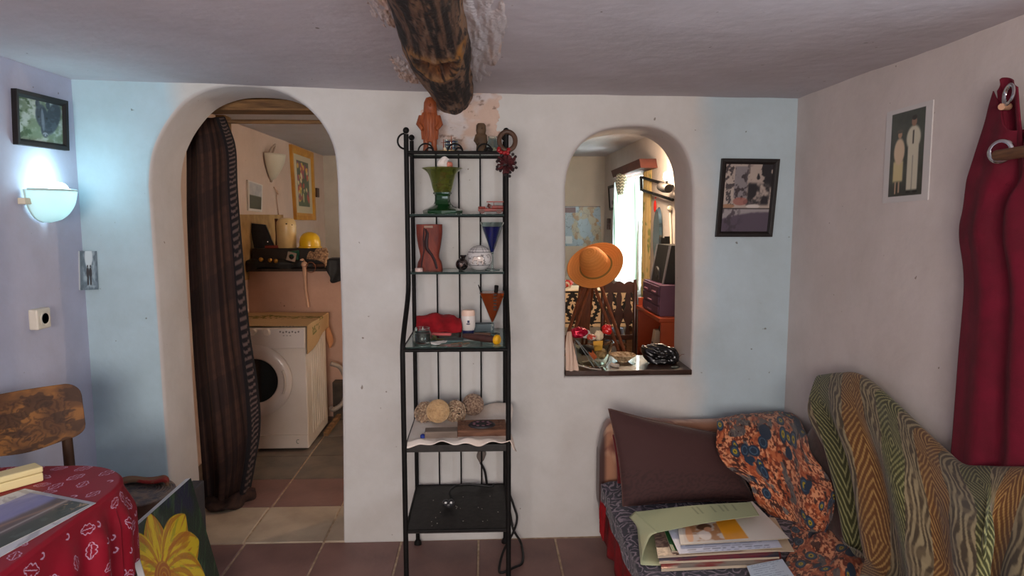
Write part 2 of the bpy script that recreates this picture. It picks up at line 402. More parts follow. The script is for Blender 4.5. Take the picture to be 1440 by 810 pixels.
# dark wooden board lining the bottom of the hatch
WOODD = M('dark_board_wood', (44, 27, 20), 0.32, col2=(66, 40, 28), scale=5, stretch=(1, 7, 7), bump=0.001, bscale=40, coat=0.3)
mb = MB(); zs = P(880, 528, y=3.2)[2]
pts = [(0.388, 0.0), (0.60, -0.012), (0.80, -0.004), (1.012, -0.012), (1.012, WT+0.02), (0.388, WT+0.02)]
mb.prism([(x, YW(x) + t, zs - 0.003) for x, t in pts], (0, 0, 0.026))
SILL = struct(mb.build('trim_hatch_sill', WOODD, smooth=False, bevel=0.004), 'dark brown wooden board along the bottom of the arched hatch')
ZS = zs + 0.023
# laundry side timber
OLDW = M('old_timber', (92, 66, 42), 0.8, col2=(140, 104, 66), scale=6, stretch=(1, 8, 8), bump=0.003, bscale=30)
mb = MB(); mb.bx(XL, 0.2, 3.56, 3.72, 2.125, 2.18); mb.bx(XL, 0.2, 3.85, 4.0, 2.2, 2.28)
struct(mb.build('trim_lintel', OLDW, smooth=False, bevel=0.006), 'rough wooden lintel inside the arched doorway')
mb = MB(); mb.bx(XL, -1.775, 4.8, 4.92, 0, 2.29)
struct(mb.build('trim_post', M('ochre_post', (146, 112, 74), 0.85, col2=(112, 82, 52), scale=9, bump=0.003, bscale=40), smooth=False, bevel=0.008), 'rough ochre post beside the dark door curtain')
mb = MB(); mb.bx(XL-0.01, XL+0.012, 4.9, 6.25, 1.1, 1.6)
struct(mb.build('trim_bare_plaster', M('bare_plaster', (176, 140, 92), 0.9, col2=(142, 108, 66), scale=7, bump=0.004, bscale=30), smooth=False), 'strip of bare ochre plaster above the tool ledge')
# window frames (rear, side, back)
WHT = M('white_gloss_paint', (225, 222, 215), 0.4)
def window(name, axis, pos, a0, a1, z0, z1, label):
    mb = MB(); w = 0.05
    def bar(u0, u1, v0, v1):
        if axis == 'x': mb.bx(pos-0.025, pos+0.025, u0, u1, v0, v1)
        else: mb.bx(u0, u1, pos-0.025, pos+0.025, v0, v1)
    bar(a0, a1, z0, z0+w); bar(a0, a1, z1-w, z1); bar(a0, a0+w, z0, z1); bar(a1-w, a1, z0, z1); bar((a0+a1)/2-0.02, (a0+a1)/2+0.02, z0, z1)
    return struct(mb.build(name, WHT, smooth=False), label)
window('window_1', 'y', YR-0.15, -1.15, 0.45, 0.98, 2.05, 'white casement window in the rear wall')
window('window_2', 'x', XR+0.15, 0.35, 1.55, 0.95, 1.9, 'white casement window beside the red curtain')
window('window_3', 'x', XB+0.2, 6.0, 6.92, 0.95, 1.95, 'bright window behind the striped curtain of the far room')

# ---- log beam in the ceiling
BARK = M('log_bark', (52, 37, 29), 0.8, attr=True, bump=0.006, bscale=34, stretch=(3, 1, 3))
PLR = M('rough_plaster', (205, 186, 176), 0.9, attr=True, bump=0.006, bscale=70)
lb = thing('log_beam', 'thick barked log beam with a cut knot running along the ceiling', 'beam', (-0.155, 3.0, 2.2))
nl, na = 420, 140
yy = np.linspace(YR-0.1, 3.30, nl); an = np.linspace(0, 2*pi, na+1)
Yg, Ag = np.meshgrid(yy, an, indexing='ij')
cx = np.interp(yy, [-1.9, 1.91, 2.6, 3.0, 3.3], [-0.15, -0.150, -0.160, -0.148, -0.146])[:, None]
rr = np.interp(yy, [-1.9, 1.91, 2.35, 2.6, 3.0, 3.3], [0.10, 0.098, 0.118, 0.114, 0.100, 0.094])[:, None]
zc = np.interp(yy, [-1.9, 1.91, 2.6, 3.3], [2.175, 2.172, 2.168, 2.150])[:, None]
rg = rr*(1 + 0.05*(fbm(Ag*2.2, Yg*3, 4) - 0.5)*2 + 0.03*np.sin(3*Ag + 2*Yg)) + 0.004*(vn(Ag*7, Yg*12, 8) - 0.5)
# the cut knot: a scooped hollow with a raised lip on the underside
ak, yk = -pi/2 + 0.02, 2.24
aw = (Ag - ak - 2*pi*np.round((Ag-ak)/(2*pi))); dk = np.sqrt((aw/0.72)**2 + ((Yg - yk + 0.10*np.abs(aw) - 0.02)/0.115)**2) + 0.35*(fbm(Ag*3.1, Yg*9, 61) - 0.5)
rg = rg + 0.012*np.exp(-((dk-1.0)/0.22)**2) - 0.024*sm(0.9, 0.3, dk)
LX = cx + rg*np.cos(Ag); LZ = zc + rg*np.sin(Ag)
stre = 0.5*fbm(Ag*7, Yg*2.0, 21) + 0.5*fbm(Ag*16, Yg*5, 22); col = lerp(flat(Ag, C(30, 20, 17)), flat(Ag, C(100, 72, 54)), sm(0.44, 0.62, stre))
col = over(col, C(146, 108, 78), sm(0.54, 0.62, fbm(Ag*2.0 + 4, Yg*3.0, 33))*0.8)
col = over(col, C(150, 106, 58), np.exp(-((dk-1.02)/0.16)**2)*0.9)
col = over(col, C(88, 52, 28), sm(0.85, 0.6, dk)); col = over(col, C(120, 76, 40), sm(0.85, 0.6, dk)*sm(0.5, 0.65, fbm(Ag*8, Yg*50, 5)))
d2 = np.sqrt(((aw-0.85)/0.22)**2 + ((Yg-2.13)/0.05)**2); col = over(col, C(160, 104, 40), np.exp(-((d2-0.8)/0.35)**2)*0.9)
col = over(col, C(24, 17, 15), sm(0.60, 0.68, fbm(Ag*9+3, Yg*22, 71))*0.8)
col = over(col, C(132, 106, 88), sm(0.64, 0.70, fbm(Ag*7+9, Yg*16, 75))*0.6)
col = over(col, C(176, 150, 134), sm(0.60, 0.70, fbm(Ag*6, Yg*5+9, 55))*sm(2.75, 3.1, Yg)*0.6)
sheet('bark', np.stack([LX, Yg, LZ], -1), BARK, lb, col)
mb = MB(); mb.lathe([(1e-6, 0.0), (0.1, 0.0), (0.1, 0.04)], (0, 0, 0)); mb.v = [(-0.146 + x*0.9, 3.28 + z*0.2, 2.15 + y*0.9) for x, y, z in mb.v]
mb.build('beam_end', M('beam_end_wood', (88, 64, 48), 0.85, col2=(60, 42, 32), scale=20, bump=0.003, bscale=50), lb)
# rough plaster around the beam, on ceiling and wall
def patch(name, parent, fn, nu, nv, thick, seed, edge=0.25, pale=False):
    u = np.linspace(-1, 1, nu); U, V = np.meshgrid(u, np.linspace(-1, 1, nv), indexing='ij')
    r = (U**4 + V**4)**0.25/(0.70 + 0.5*fbm(U*2.3+7, V*2.3, seed))
    h = thick*(sm(1.0, 0.3, r)*(0.35 + 1.1*fbm(U*9, V*9, seed+2))) - 0.010*sm(0.75, 1.05, r) + 0.004*(fbm(U*22, V*22, seed+8) - 0.5)
    pts = fn(U, V, h); c = lerp(flat(U, C(214, 204, 202)), flat(U, C(208, 180, 164)), sm(0.40, 0.62, fbm(U*3, V*3, seed+4)))
    c = over(c, C(120, 96, 84), sm(0.66, 0.76, fbm(U*9, V*9, seed+6))*0.7)
    if pale: c = over(c, C(206, 202, 206), sm(0.2, 0.5, fbm(U*5, V*5, seed+9))*0.8)
    o = sheet(name, pts, PLR, parent, c); return o
ceil_o = bpy.data.objects['ceiling']
for k, (x0, x1, y0, y1) in enumerate(((-0.17, 0.13, 1.0, 3.3), (-0.40, -0.20, 2.3, 3.25), (-0.36, -0.18, 1.2, 2.4))):
    patch('plaster_patch', ceil_o, lambda U, V, h: np.stack([x0 + (x1-x0)*(U*0.5+0.5), y0 + (y1-y0)*(V*0.5+0.5), CZ(x0 + (x1-x0)*(U*0.5+0.5)) + 0.006 - h], -1), 70, 130, 0.016, 11 + k, 0.25, k == 0)
patch('plaster_patch', WB, lambda U, V, h: np.stack([-0.12 + 0.25*U, YW(-0.1) - h, 2.03 + 0.16*V], -1), 90, 70, 0.008, 17)
# ================================================================== PICTURES AND FITTINGS ON THE WALLS
PRINT = M('printed_picture', (128, 128, 128), 0.35, attr=True, coat=0.2)
BLKF = M('black_frame_wood', (18, 14, 13), 0.5, col2=(28, 21, 19), scale=20)
def bil(c, U, V):
    TL, TR, BR, BL = [np.asarray(p, float) for p in c]; U = U[..., None]; V = V[..., None]
    return (BL*(1-U) + BR*U)*(1-V) + (TL*(1-U) + TR*U)*V
def picture(name, label, cat, c, painter, nn, fw=0.02, dep=0.02, fmat=None, nx=70, ny=90, mount=0.0, glass=True, group=None):
    """c: outer corners TL, TR, BR, BL on the wall; nn: direction out of the wall"""
    c = [np.asarray(p, float) for p in c]; nn = nrm(nn); ctr = sum(c)/4
    t = thing(name, label, cat, tuple(c[3]*0.5 + c[2]*0.5), group=group)
    def inner(d):
        r = []
        for i in range(4):
            a = nrm(c[(i+1) % 4] - c[i]); b = nrm(c[i-1] - c[i]); s = np.linalg.norm(np.cross(a, b)); r.append(c[i] + (a + b)*d/s)
        return r
    ci = inner(fw) if fw else c
    if fw:
        mb = MB(); rings = [[p + 0*nn for p in c], [p + dep*nn for p in c], [p + (dep*0.9)*nn for p in inner(fw*0.6)], [p + dep*0.45*nn for p in ci], [p + 0.001*nn for p in ci]]
        vs = [p for r in rings for p in r]; fs = []
        for k in range(4):
            for i in range(4): fs.append((k*4+i, k*4+(i+1) % 4, (k+1)*4+(i+1) % 4, (k+1)*4+i))
        mb.add(vs, fs); mb.build('frame', fmat or BLKF, t, smooth=False, bevel=0.0015)
        d = dep*0.4
    else:
        mb = MB(); mb.prism(c, nn*dep*0.95); mb.build('backing', fmat or WHT, t, smooth=False); d = dep
    U, V = np.meshgrid(np.linspace(0, 1, nx), np.linspace(0, 1, ny), indexing='ij')
    sheet('print', bil(ci, U, V) + nn*d, PRINT, t, painter(U, V))
    return t
def horse(u, v):
    c = lerp(flat(u, C(110, 128, 100)), flat(u, C(176, 186, 178)), sm(0.35, 0.7, fbm(u*7, v*7, 1)))
    c = over(c, C(58, 84, 46), sm(0.5, 0.7, fbm(u*9, v*9, 2))*sm(0.45, 0.2, u))
    b = np.maximum.reduce([ell(u, v, 0.52, 0.62, 0.15, 0.30, 0.12), ell(u, v, 0.57, 0.30, 0.09, 0.19, 0.05), ell(u, v, 0.76, 0.62, 0.17, 0.44, -0.3), ell(u, v, 0.42, 0.92, 0.05, 0.1), ell(u, v, 0.66, 0.93, 0.05, 0.1)])
    c = over(c, C(40, 50, 62), b*0.95); c = over(c, C(130, 142, 158), ell(u, v, 0.53, 0.55, 0.035, 0.28, 0.05)*0.7); c = over(c, C(150, 158, 168), ell(u, v, 0.58, 0.19, 0.06, 0.05)*0.8); c = over(c, C(16, 18, 24), ell(u, v, 0.43, 0.60, 0.022, 0.03) + ell(u, v, 0.62, 0.60, 0.022, 0.03) + ell(u, v, 0.55, 0.17, 0.014, 0.02) + ell(u, v, 0.61, 0.17, 0.014, 0.02)); c = over(c, C(88, 98, 112), sm(0.55, 0.7, fbm(u*9, v*9, 41))*b*0.5)
    return c
picture('horse_photograph', 'black framed photograph of a dark horse head above the lit wall lamp', 'picture',
        [P(15, 124, x=XL), P(89, 142, x=XL), P(91, 212, x=XL), P(18, 203, x=XL)], horse, (1, 0, 0), 0.026, 0.022)
def walkers(u, v):
    c = lerp(flat(u, C(150, 172, 184)), flat(u, C(86, 108, 122)), sm(0.35, 0.65, fbm(u*6, v*6, 4)))
    c = over(c, C(196, 212, 220), ell(u, v, 0.5, 0.85, 0.22, 0.3)); c = over(c, C(70, 90, 104), sm(0.28, 0.1, u)*0.7 + sm(0.75, 0.95, u)*0.6)
    for x in (0.44, 0.6): c = over(c, C(20, 26, 34), np.maximum.reduce([ell(u, v, x, 0.44, 0.08, 0.14), ell(u, v, x, 0.61, 0.04, 0.035), ell(u, v, x-0.02, 0.25, 0.03, 0.14), ell(u, v, x+0.03, 0.25, 0.03, 0.14)]))
    return c
picture('street_photograph', 'small blue-grey unframed photograph of two people walking', 'picture',
        [P(110, 353, x=XL), P(134, 353, x=-1.785), P(136, 407, x=-1.785), P(111, 408, x=XL)], walkers, (1, -0.5, 0), 0, 0.010, M('white_edge', (200, 206, 208), 0.6), 40, 60)
def ruin(u, v):
    c = lerp(flat(u, C(160, 146, 138)), flat(u, C(186, 172, 160)), fbm(u*3, v*3, 6))
    tower = rct(u, v, 0.2, 0.48, 0.5, 0.97); c = over(c, C(120, 116, 122), tower*0.8)
    br = sm(0.5, 0.62, fbm(u*16, v*16, 7)); c = over(c, C(58, 50, 54), br*sm(0.62, 0.4, u)*sm(0.36, 0.42, v))
    c = over(c, C(36, 34, 38), rct(u, v, 0.5, 1.02, 0.4, 0.72, 0.03)*sm(0.3, 0.55, fbm(u*7, v*7, 8) + 0.15)); c = over(c, C(34, 32, 36), sm(0.45, 0.6, fbm(u*10, v*10, 9) + (u-0.8)*1.1)*sm(0.6, 0.75, v))
    c = over(c, C(150, 92, 84), ell(u, v, 0.36, 0.45, 0.16, 0.06)*0.8); c = over(c, C(150, 112, 84), ell(u, v, 0.1, 0.38, 0.14, 0.03)); c = over(c, C(200, 192, 186), ell(u, v, 0.64, 0.375, 0.15, 0.03))
    c = over(c, C(44, 36, 38), rct(u, v, -1, 2, 0.335, 0.35, 0.006))
    low = v < 0.335; hill = sm(0.28, 0.24, v + 0.12*(0.7-u)**2 - 0.06*u + 0.03*fbm(u*8, v*8, 3)); l = lerp(flat(u, C(150, 144, 146)), flat(u, C(84, 74, 88)), hill)
    l = over(l, C(60, 52, 60), sm(0.5, 0.65, fbm(u*14, v*14, 12))*sm(0.5, 0.2, u)*0.8)
    return np.where(low[..., None], l, c)
picture('landscape_photograph', 'black framed photograph of trees, ruin and lake beside the hatch', 'picture',
        [PW(1014, 223), PW(1095, 224), PW(1084, 333), PW(1005, 333)], ruin, (0, -1, 0), 0.026, 0.02, None, 90, 110)
def couple(u, v):
    inn = rct(u, v, 0.13, 0.87, 0.06, 0.95, 0.004)
    s = lerp(flat(u, C(52, 58, 52)), flat(u, C(80, 84, 76)), fbm(u*6, v*9, 14)); s = over(s, C(40, 44, 40), sm(0.25, 0.1, v)*0.5)
    m = np.maximum.reduce([ell(u, v, 0.64, 0.66, 0.15, 0.13), rct(u, v, 0.53, 0.76, 0.12, 0.62, 0.015)]); s = over(s, C(206, 200, 178), m)
    s = over(s, C(60, 60, 60), rct(u, v, 0.635, 0.648, 0.12, 0.48, 0.006)*0.6); s = over(s, C(52, 48, 44), rct(u, v, 0.62, 0.65, 0.6, 0.74, 0.008)); s = over(s, C(150, 116, 96), ell(u, v, 0.64, 0.83, 0.055, 0.05)); s = over(s, C(46, 40, 36), ell(u, v, 0.64, 0.87, 0.055, 0.025))
    s = over(s, C(206, 190, 142), rct(u, v, 0.22, 0.44, 0.22, 0.44, 0.02)); s = over(s, C(214, 190, 160), ell(u, v, 0.34, 0.54, 0.12, 0.14)); s = over(s, C(176, 140, 112), ell(u, v, 0.34, 0.72, 0.045, 0.04)); s = over(s, C(90, 84, 76), ell(u, v, 0.34, 0.755, 0.07, 0.02))
    s = over(s, C(190, 160, 134), rct(u, v, 0.27, 0.3, 0.09, 0.22, 0.008) + rct(u, v, 0.35, 0.38, 0.1, 0.22, 0.008)); s = over(s, C(22, 20, 20), ell(u, v, 0.58, 0.1, 0.05, 0.015) + ell(u, v, 0.72, 0.1, 0.05, 0.015))
    return np.where((inn > 0.5)[..., None], s, C(206, 202, 200))
picture('couple_photograph', 'white bordered photograph of a couple in pale suits pinned up', 'picture',
        [P(1249, 158, x=XR), P(1314, 140, x=XR), P(1306, 281, x=XR), P(1242, 286, x=XR)], couple, (-1, 0, 0), 0, 0.004, M('photo_paper', (206, 202, 200), 0.5), 80, 120)

# lit wall lamp on the left wall
LY, LZ0 = P(72, 270, x=-1.80)[1], P(66, 312, x=-1.77)[2]
sc = thing('wall_lamp', 'lit half-bowl frosted glass wall lamp glowing cyan white', 'lamp', (XL, LY, LZ0))
def halfbowl(rt, h, n=30, prof=None, x0=XL+0.012):
    prof = prof or [(0.02, 0.0), (0.06, 0.012), (0.092, 0.04), (0.114, 0.08), (0.124, 0.13)]
    pr = cr(np.array(prof), np.linspace(0, 1, 14)); pr[:, 0] *= rt; pr[:, 1] *= h
    a = np.linspace(0, pi, n)
    X = x0 + np.outer(pr[:, 0], np.sin(a))*0.9; Y = LY + np.outer(pr[:, 0], np.cos(a)); Z = LZ0 + np.repeat(pr[:, 1][:, None], n, 1)
    return np.stack([X, Y, Z], -1)
FROST = M('frosted_lamp_glass', (225, 240, 240), 0.35, emit=(190, 240, 248), estr=0.30, transl=0.35)
sheet('glass_bowl', halfbowl(1.0, 1.0), FROST, sc, solid=0.005)
CLR = M('clear_glass', (225, 240, 236), 0.05, trans=1.0)
g = halfbowl(1.0, 1.0); mb = MB(); mb.tube(list(g[-1, ::2]) , 0.005, 8); mb.tube([g[i, -1] for i in range(0, 14, 2)] + [g[-1, -1]], 0.005, 8); mb.tube([g[i, 0] for i in range(0, 14, 2)] + [g[-1, 0]], 0.006, 8)
mb.build('glass_rim', M('rim_glass', (200, 226, 222), 0.15, coat=0.5), sc)
mb = MB(); mb.bx(XL, XL+0.014, LY-0.07, LY+0.07, LZ0+0.055, LZ0+0.105); mb.bx(XL, XL+0.03, LY-0.15, LY-0.10, LZ0+0.07, LZ0+0.095); mb.build('bracket', M('cream_plastic', (222, 212, 190), 0.5), sc, smooth=False, bevel=0.003)
mb = MB(); mb.sph((XL+0.065, LY+0.01, LZ0+0.130), (0.036, 0.042, 0.034)); mb.cyl((XL+0.065, LY+0.01, LZ0+0.05), (XL+0.065, LY+0.01, LZ0+0.1), 0.016)
mb.build('bulb', M('lit_bulb', (240, 252, 255), 0.5, emit=(214, 246, 255), estr=7), sc)
point('wall_lamp_light', (XL+0.085, LY+0.01, LZ0+0.185), 2.1, (0.56, 0.90, 1.0), 0.06)
# wall socket
so = thing('wall_socket', 'cream surface-mounted wall socket below the lamp', 'socket', tuple(P(50, 460, x=XL)))
sy, sz = P(50, 448, x=XL)[1:]
mb = MB(); mb.bx(XL-0.002, XL+0.036, sy-0.042, sy+0.042, sz-0.042, sz+0.042); mb.build('plate', M('socket_plastic', (220, 212, 196), 0.4), so, smooth=False, bevel=0.006)
R90 = Matrix.Rotation(pi/2, 3, 'Y')
mb = MB(); mb.lathe([(0.030, 0.034), (0.030, 0.039), (0.024, 0.039), (0.021, 0.0365)], (XL, sy+0.004, sz), 28, rot=R90); mb.build('socket_ring', MATS['socket_plastic'], so)
mb = MB(); mb.lathe([(1e-6, 0.0372), (0.0225, 0.0372)], (XL, sy+0.004, sz), 28, rot=R90); mb.build('socket_face', M('socket_black', (28, 26, 26), 0.6), so)

# ================================================================== RACK
BLK = M('black_metal', (15, 14, 14), 0.6, col2=(24, 21, 20), scale=30, bump=0.0006, bscale=200)
BLK.node_tree.nodes['Principled BSDF'].inputs['Specular IOR Level'].default_value = 0.22
RX0, RX1, RYB, RYL, RYU = -0.332, 0.093, 3.155, 2.685, 2.935
rk = thing('metal_rack', 'tall black metal rack with glass shelves and scrolled top', 'rack', ((RX0+RX1)/2, 2.92, 0))
ZT, Z1, Z2, Z3, Z4, Z5 = 1.862, 1.594, 1.343, 1.056, 0.66, 0.295
for x in (RX0, RX1):
    pts = [(x, RYL, 0), (x, RYL, 1.0)] + [(x, RYL + (RYU-RYL)*float(sm(0, 1, np.array(t))), 1.04 + 0.26*t) for t in np.linspace(0, 1, 9)] + [(x, RYU, 1.6), (x, RYU, 1.935)]
    p = MB().tube(pts, 0.0105, 12).build('post', BLK, rk); MB().sph((x, RYU, 1.95), 0.0135).build('finial', BLK, p)
    p = MB().cyl((x, RYB, 0.012), (x, RYB, 1.93), 0.0095).build('post', BLK, rk); MB().sph((x, RYB, 1.945), 0.0135).build('finial', BLK, p)
    for y in (RYB, RYL): MB().lathe([(0.018, 0), (0.018, 0.01), (0.011, 0.022)], (x, y, 0), 16).build('foot', BLK, rk)
    s = -1 if x < -0.1 else 1
    c0 = np.array([x + s*0.006, RYU+0.0, 1.905]); MB().tube([c0 + np.array([s*0.03*math.sin(a), 0, 0.032*math.cos(a)]) for a in np.linspace(0, pi, 14)], 0.004, 8).build('side_scroll', BLK, rk)
for i in range(3):
    x = P((613.7, 645.5, 675.5)[i], 300, y=RYB)[0]; MB().cyl((x, RYB, Z5), (x, RYB, ZT), 0.0038, n=8).build('back_rod', BLK, rk)
def rails(z, yf, r=0.007, name='shelf_frame'):
    mb = MB()
    mb.cyl((RX0, yf, z-0.004), (RX1, yf, z-0.004), r); mb.cyl((RX0, RYB, z-0.004), (RX1, RYB, z-0.004), r); mb.cyl((RX0, yf, z-0.004), (RX0, RYB, z-0.004), r*0.9); mb.cyl((RX1, yf, z-0.004), (RX1, RYB, z-0.004), r*0.9)
    return mb.build(name, BLK, rk)
SGL = M('shelf_glass', (150, 178, 172), 0.08, trans=0.9, ior=1.3)
def glass(z, yf):
    mb = MB(); mb.bx(RX0+0.006, RX1-0.006, yf+0.004, RYB-0.006, z-0.003, z+0.004); mb.build('glass_shelf', SGL, rk, smooth=False)
    if z > 1.2: MB().cyl((RX0, yf, z-0.001), (RX1, yf, z-0.001), 0.0045, n=8).build('edge_trim', M('teal_edge', (40, 58, 56), 0.4), rk)

rails(ZT, RYU); glass(ZT, RYU); rails(Z3, RYL); glass(Z3+0.003, RYL+0.01)
for z in (Z1, Z2):
    mb = MB(); mb.cyl((RX0, RYU, z-0.006), (RX0, RYB, z-0.006), 0.006); mb.cyl((RX1, RYU, z-0.006), (RX1, RYB, z-0.006), 0.006); mb.cyl((RX0, RYB, z-0.006), (RX1, RYB, z-0.006), 0.005); mb.build('shelf_frame', BLK, rk); glass(z, RYU)
BRD = M('black_board', (24, 21, 20), 0.55, col2=(40, 36, 33), scale=40, bump=0.001, bscale=90)
for z in (Z4, Z5):
    mb = MB(); mb.bx(RX0+0.002, RX1-0.002, RYL-0.004, RYB, z-0.03 if z == Z4 else z-0.012, z); mb.build('board_shelf', BRD, rk, smooth=False, bevel=0.003)
    if z == Z5:
        rails(z+0.003, RYL, 0.006)
mb = MB()
for k in range(18): x = random.uniform(RX0+0.04, RX1-0.03); y = random.uniform(RYL+0.04, RYB-0.12); mb.box((x, y, Z5+0.001), (random.uniform(.002, .005), random.uniform(.002, .004), 0.002), random.random()*3)
mb.build('crumbs', M('crumb', (150, 144, 134), 0.8), rk, smooth=False, kind='stuff')
for i, xc in enumerate((-0.25, -0.125, 0.0)):
    for r, dx in ((0.032, 0), (0.016, 0.016)):
        MB().tube([(xc + dx + r*math.cos(a), RYU+0.004, ZT + 1.05*r*math.sin(a)) for a in np.linspace(0, pi, 16)], 0.0034, 8).build('top_scroll', BLK, rk)

def one(mb, name, mat, label, cat, group=None, **k): return tag(mb.build(name, mat, **k), label, cat, group)
def PX(px, y): return P(px, 300, y=y)[0]
# ---- top shelf things
CARV = M('red_carved_wood', (128, 62, 32), 0.5, col2=(158, 84, 46), scale=14, stretch=(4, 4, 1), bump=0.002, bscale=50)
def at3(px, py, y): return P(px, py, y=y)
y0 = 3.03; fx = PX(606, y0); zt = ZT+0.005; k = 0.0032
f = thing('carved_figure', 'reddish carved wooden figure standing on the top shelf', 'figurine', (fx, y0, zt))
mb = MB(); mb.lathe([(0.022, 0.045), (0.033, 0.06), (0.037, 0.10), (0.042, 0.13), (0.038, 0.155), (0.026, 0.172), (0.017, 0.178)], (fx, y0, zt), 20, 1, 0.6)
for a in range(9):
    an = -pi/2 + (a-4)*0.32; mb.tube([(fx + r*math.cos(an), y0 + 0.6*r*math.sin(an), zt + z) for r, z in ((0.034, 0.055), (0.038, 0.10), (0.042, 0.135), (0.03, 0.17))], 0.0035, 6)
mb.build('cloak', CARV, f)
mb = MB(); mb.sph((fx+0.002, y0, zt+0.20), (0.025, 0.020, 0.034)); mb.lathe([(0.034, 0.140), (0.031, 0.165), (0.029, 0.19), (0.027, 0.215), (0.018, 0.235), (1e-6, 0.241)], (fx+0.002, y0+0.006, zt), 18, 1, 0.75); mb.tube([(fx+0.004, y0-0.018, zt+0.205), (fx+0.004, y0-0.025, zt+0.198)], [0.004, 0.006], 8); mb.build('head', CARV, f)
for s in (-1, 1):
    MB().tube([(fx + s*0.017, y0, zt+0.06), (fx + s*0.018, y0, zt+0.03), (fx + s*0.02, y0-0.002, zt+0.006)], [0.014, 0.011, 0.012], 12).build('leg', CARV, f)
    MB().tube([(fx + s*0.036, y0-0.004, zt+0.155), (fx + s*0.047, y0-0.012, zt+0.12), (fx + s*0.03, y0-0.024, zt+0.095)], [0.012, 0.012, 0.008], 10).build('arm', CARV, f)
x0 = PX(631, y0)
t = thing('candle_tray', 'small brass edged tray holding two tiny masts and a lit pearl', 'ornament', (x0, y0-0.03, zt))
mb = MB(); mb.lathe([(0.045, 0), (0.047, 0.006), (0.04, 0.006)], (x0, y0-0.03, zt), 28, 1, 0.6); mb.build('dish', M('pale_brass', (190, 160, 120), 0.35, 0.6), t)
for dx, h in ((-0.018, 0.055), (0.016, 0.068)):
    m = MB().tube([(x0+dx, y0-0.03, zt+0.004), (x0+dx, y0-0.03, zt+h)], [0.003, 0.0015], 8).build('mast', CARV, t)
    MB().cyl((x0+dx-0.012, y0-0.03, zt+h*0.7), (x0+dx+0.012, y0-0.03, zt+h*0.72), 0.0012, n=6).build('spar', CARV, m)
MB().sph((x0-0.012, y0-0.045, zt+0.012), 0.006).build('pearl', M('pearl', (236, 222, 190), 0.3), t)
t = thing('striped_tumbler', 'small clear tumbler with blue bands behind the tray', 'glass', (x0+0.012, 3.08, zt))
mb = MB(); mb.lathe([(0.026, 0), (0.03, 0.055), (0.031, 0.06), (0.029, 0.06), (0.027, 0.05), (0.024, 0.004), (1e-6, 0.004)], (x0+0.012, 3.08, zt), 24); mb.build('bowl', CLR, t)
for z in (0.022, 0.036, 0.05): mb = MB(); mb.lathe([(0.0272+z*0.06, z), (0.0292+z*0.06, z+0.0015), (0.0275+z*0.06, z+0.003)], (x0+0.012, 3.08, zt), 24); mb.build('band', M('blue_band', (52, 76, 120), 0.3), t)
x0 = PX(677, y0); BRW = M('dark_olive_wood', (74, 56, 40), 0.7, col2=(98, 76, 54), scale=25, bump=0.003, bscale=60)
mb = MB(); mb.lathe([(0.018, 0), (0.022, 0.01), (0.020, 0.03), (0.027, 0.045), (0.026, 0.075), (0.019, 0.082), (0.022, 0.095), (0.021, 0.118), (0.014, 0.127), (1e-6, 0.128)], (x0, y0, zt), 18, 1, 0.8)
mb.tube([(x0-0.018, y0-0.008, zt+0.075), (x0-0.026, y0-0.016, zt+0.05), (x0-0.012, y0-0.022, zt+0.035)], 0.007, 8); mb.tube([(x0+0.004, y0-0.012, zt+0.108), (x0+0.004, y0-0.022, zt+0.1)], 0.004, 6)
one(mb, 'owl_carving', BRW, 'small dark olive wooden owl-like carving on the top shelf', 'figurine')
x0 = PX(693, y0)
t = thing('glass_jar', 'small clear glass jar with cream contents beside the owl carving', 'jar', (x0, y0, zt))
mb = MB(); mb.lathe([(0.022, 0), (0.03, 0.005), (0.031, 0.035), (0.02, 0.055), (0.018, 0.064), (0.021, 0.07), (0.018, 0.07), (0.016, 0.056), (0.028, 0.034), (0.027, 0.006), (1e-6, 0.004)], (x0, y0, zt), 24); mb.build('body', CLR, t)
MB().lathe([(1e-6, 0.006), (0.026, 0.007), (0.026, 0.02), (1e-6, 0.022)], (x0, y0, zt), 20).build('contents', M('cream_powder', (206, 186, 160), 0.9), t)
mb = MB(); mb.sph((PX(688, 2.97), 2.97, zt+0.009), (0.012, 0.01, 0.009)); mb.sph((PX(691, 2.97), 2.97, zt+0.008), (0.008, 0.008, 0.008)); one(mb, 'dark_pebble', BRD, 'tiny dark pebble at the edge of the top shelf', 'pebble')
# ring and dried flowers hung over the right finial
x0 = PX(713.5, 2.905); zc = P(715, 198, y=2.905)[2]
mb = MB(); mb.tube([(x0 + 0.036*math.cos(a)*0.95, 2.912 + 0.012*math.sin(a), zc + 0.040*math.sin(a)) for a in np.linspace(0, 2*pi, 30)[:-1]], 0.0105, 10, True)
one(mb, 'wooden_ring', M('ring_wood', (66, 46, 36), 0.5, col2=(96, 70, 54), scale=14, bump=0.001), 'brown wooden ring hung over the right finial of the rack', 'ring')
xf = PX(712, 2.89); zf = P(712, 231, y=2.89)[2]
t = thing('dried_flowers', 'bunch of dark red dried flowers and berries tied to the rack', 'flowers', (xf, 2.89, zf-0.05))
DRY = M('dried_petal', (62, 24, 28), 0.8, col2=(96, 34, 36), scale=40); BER = M('red_berry', (150, 24, 28), 0.3, coat=0.4); DKB = M('dark_berry', (34, 18, 20), 0.4)
mb = MB()
for k in range(90):
    a = random.uniform(0, 2*pi); e = random.uniform(-1, 1); d = np.array([math.cos(a)*math.sqrt(1-e*e), math.sin(a)*math.sqrt(1-e*e)*0.6, e]); c = np.array([xf, 2.885, zf]) + d*0.018
    q = nrm(np.cross(d, (0.3, 0.5, 0.8))); tip = c + d*random.uniform(0.012, 0.03); mb.add([c - q*0.005, c + q*0.005, tip + q*0.007, tip - q*0.006], [(0, 1, 2, 3)])
mb.build('petals', DRY, t, smooth=False, solid=0.0012)
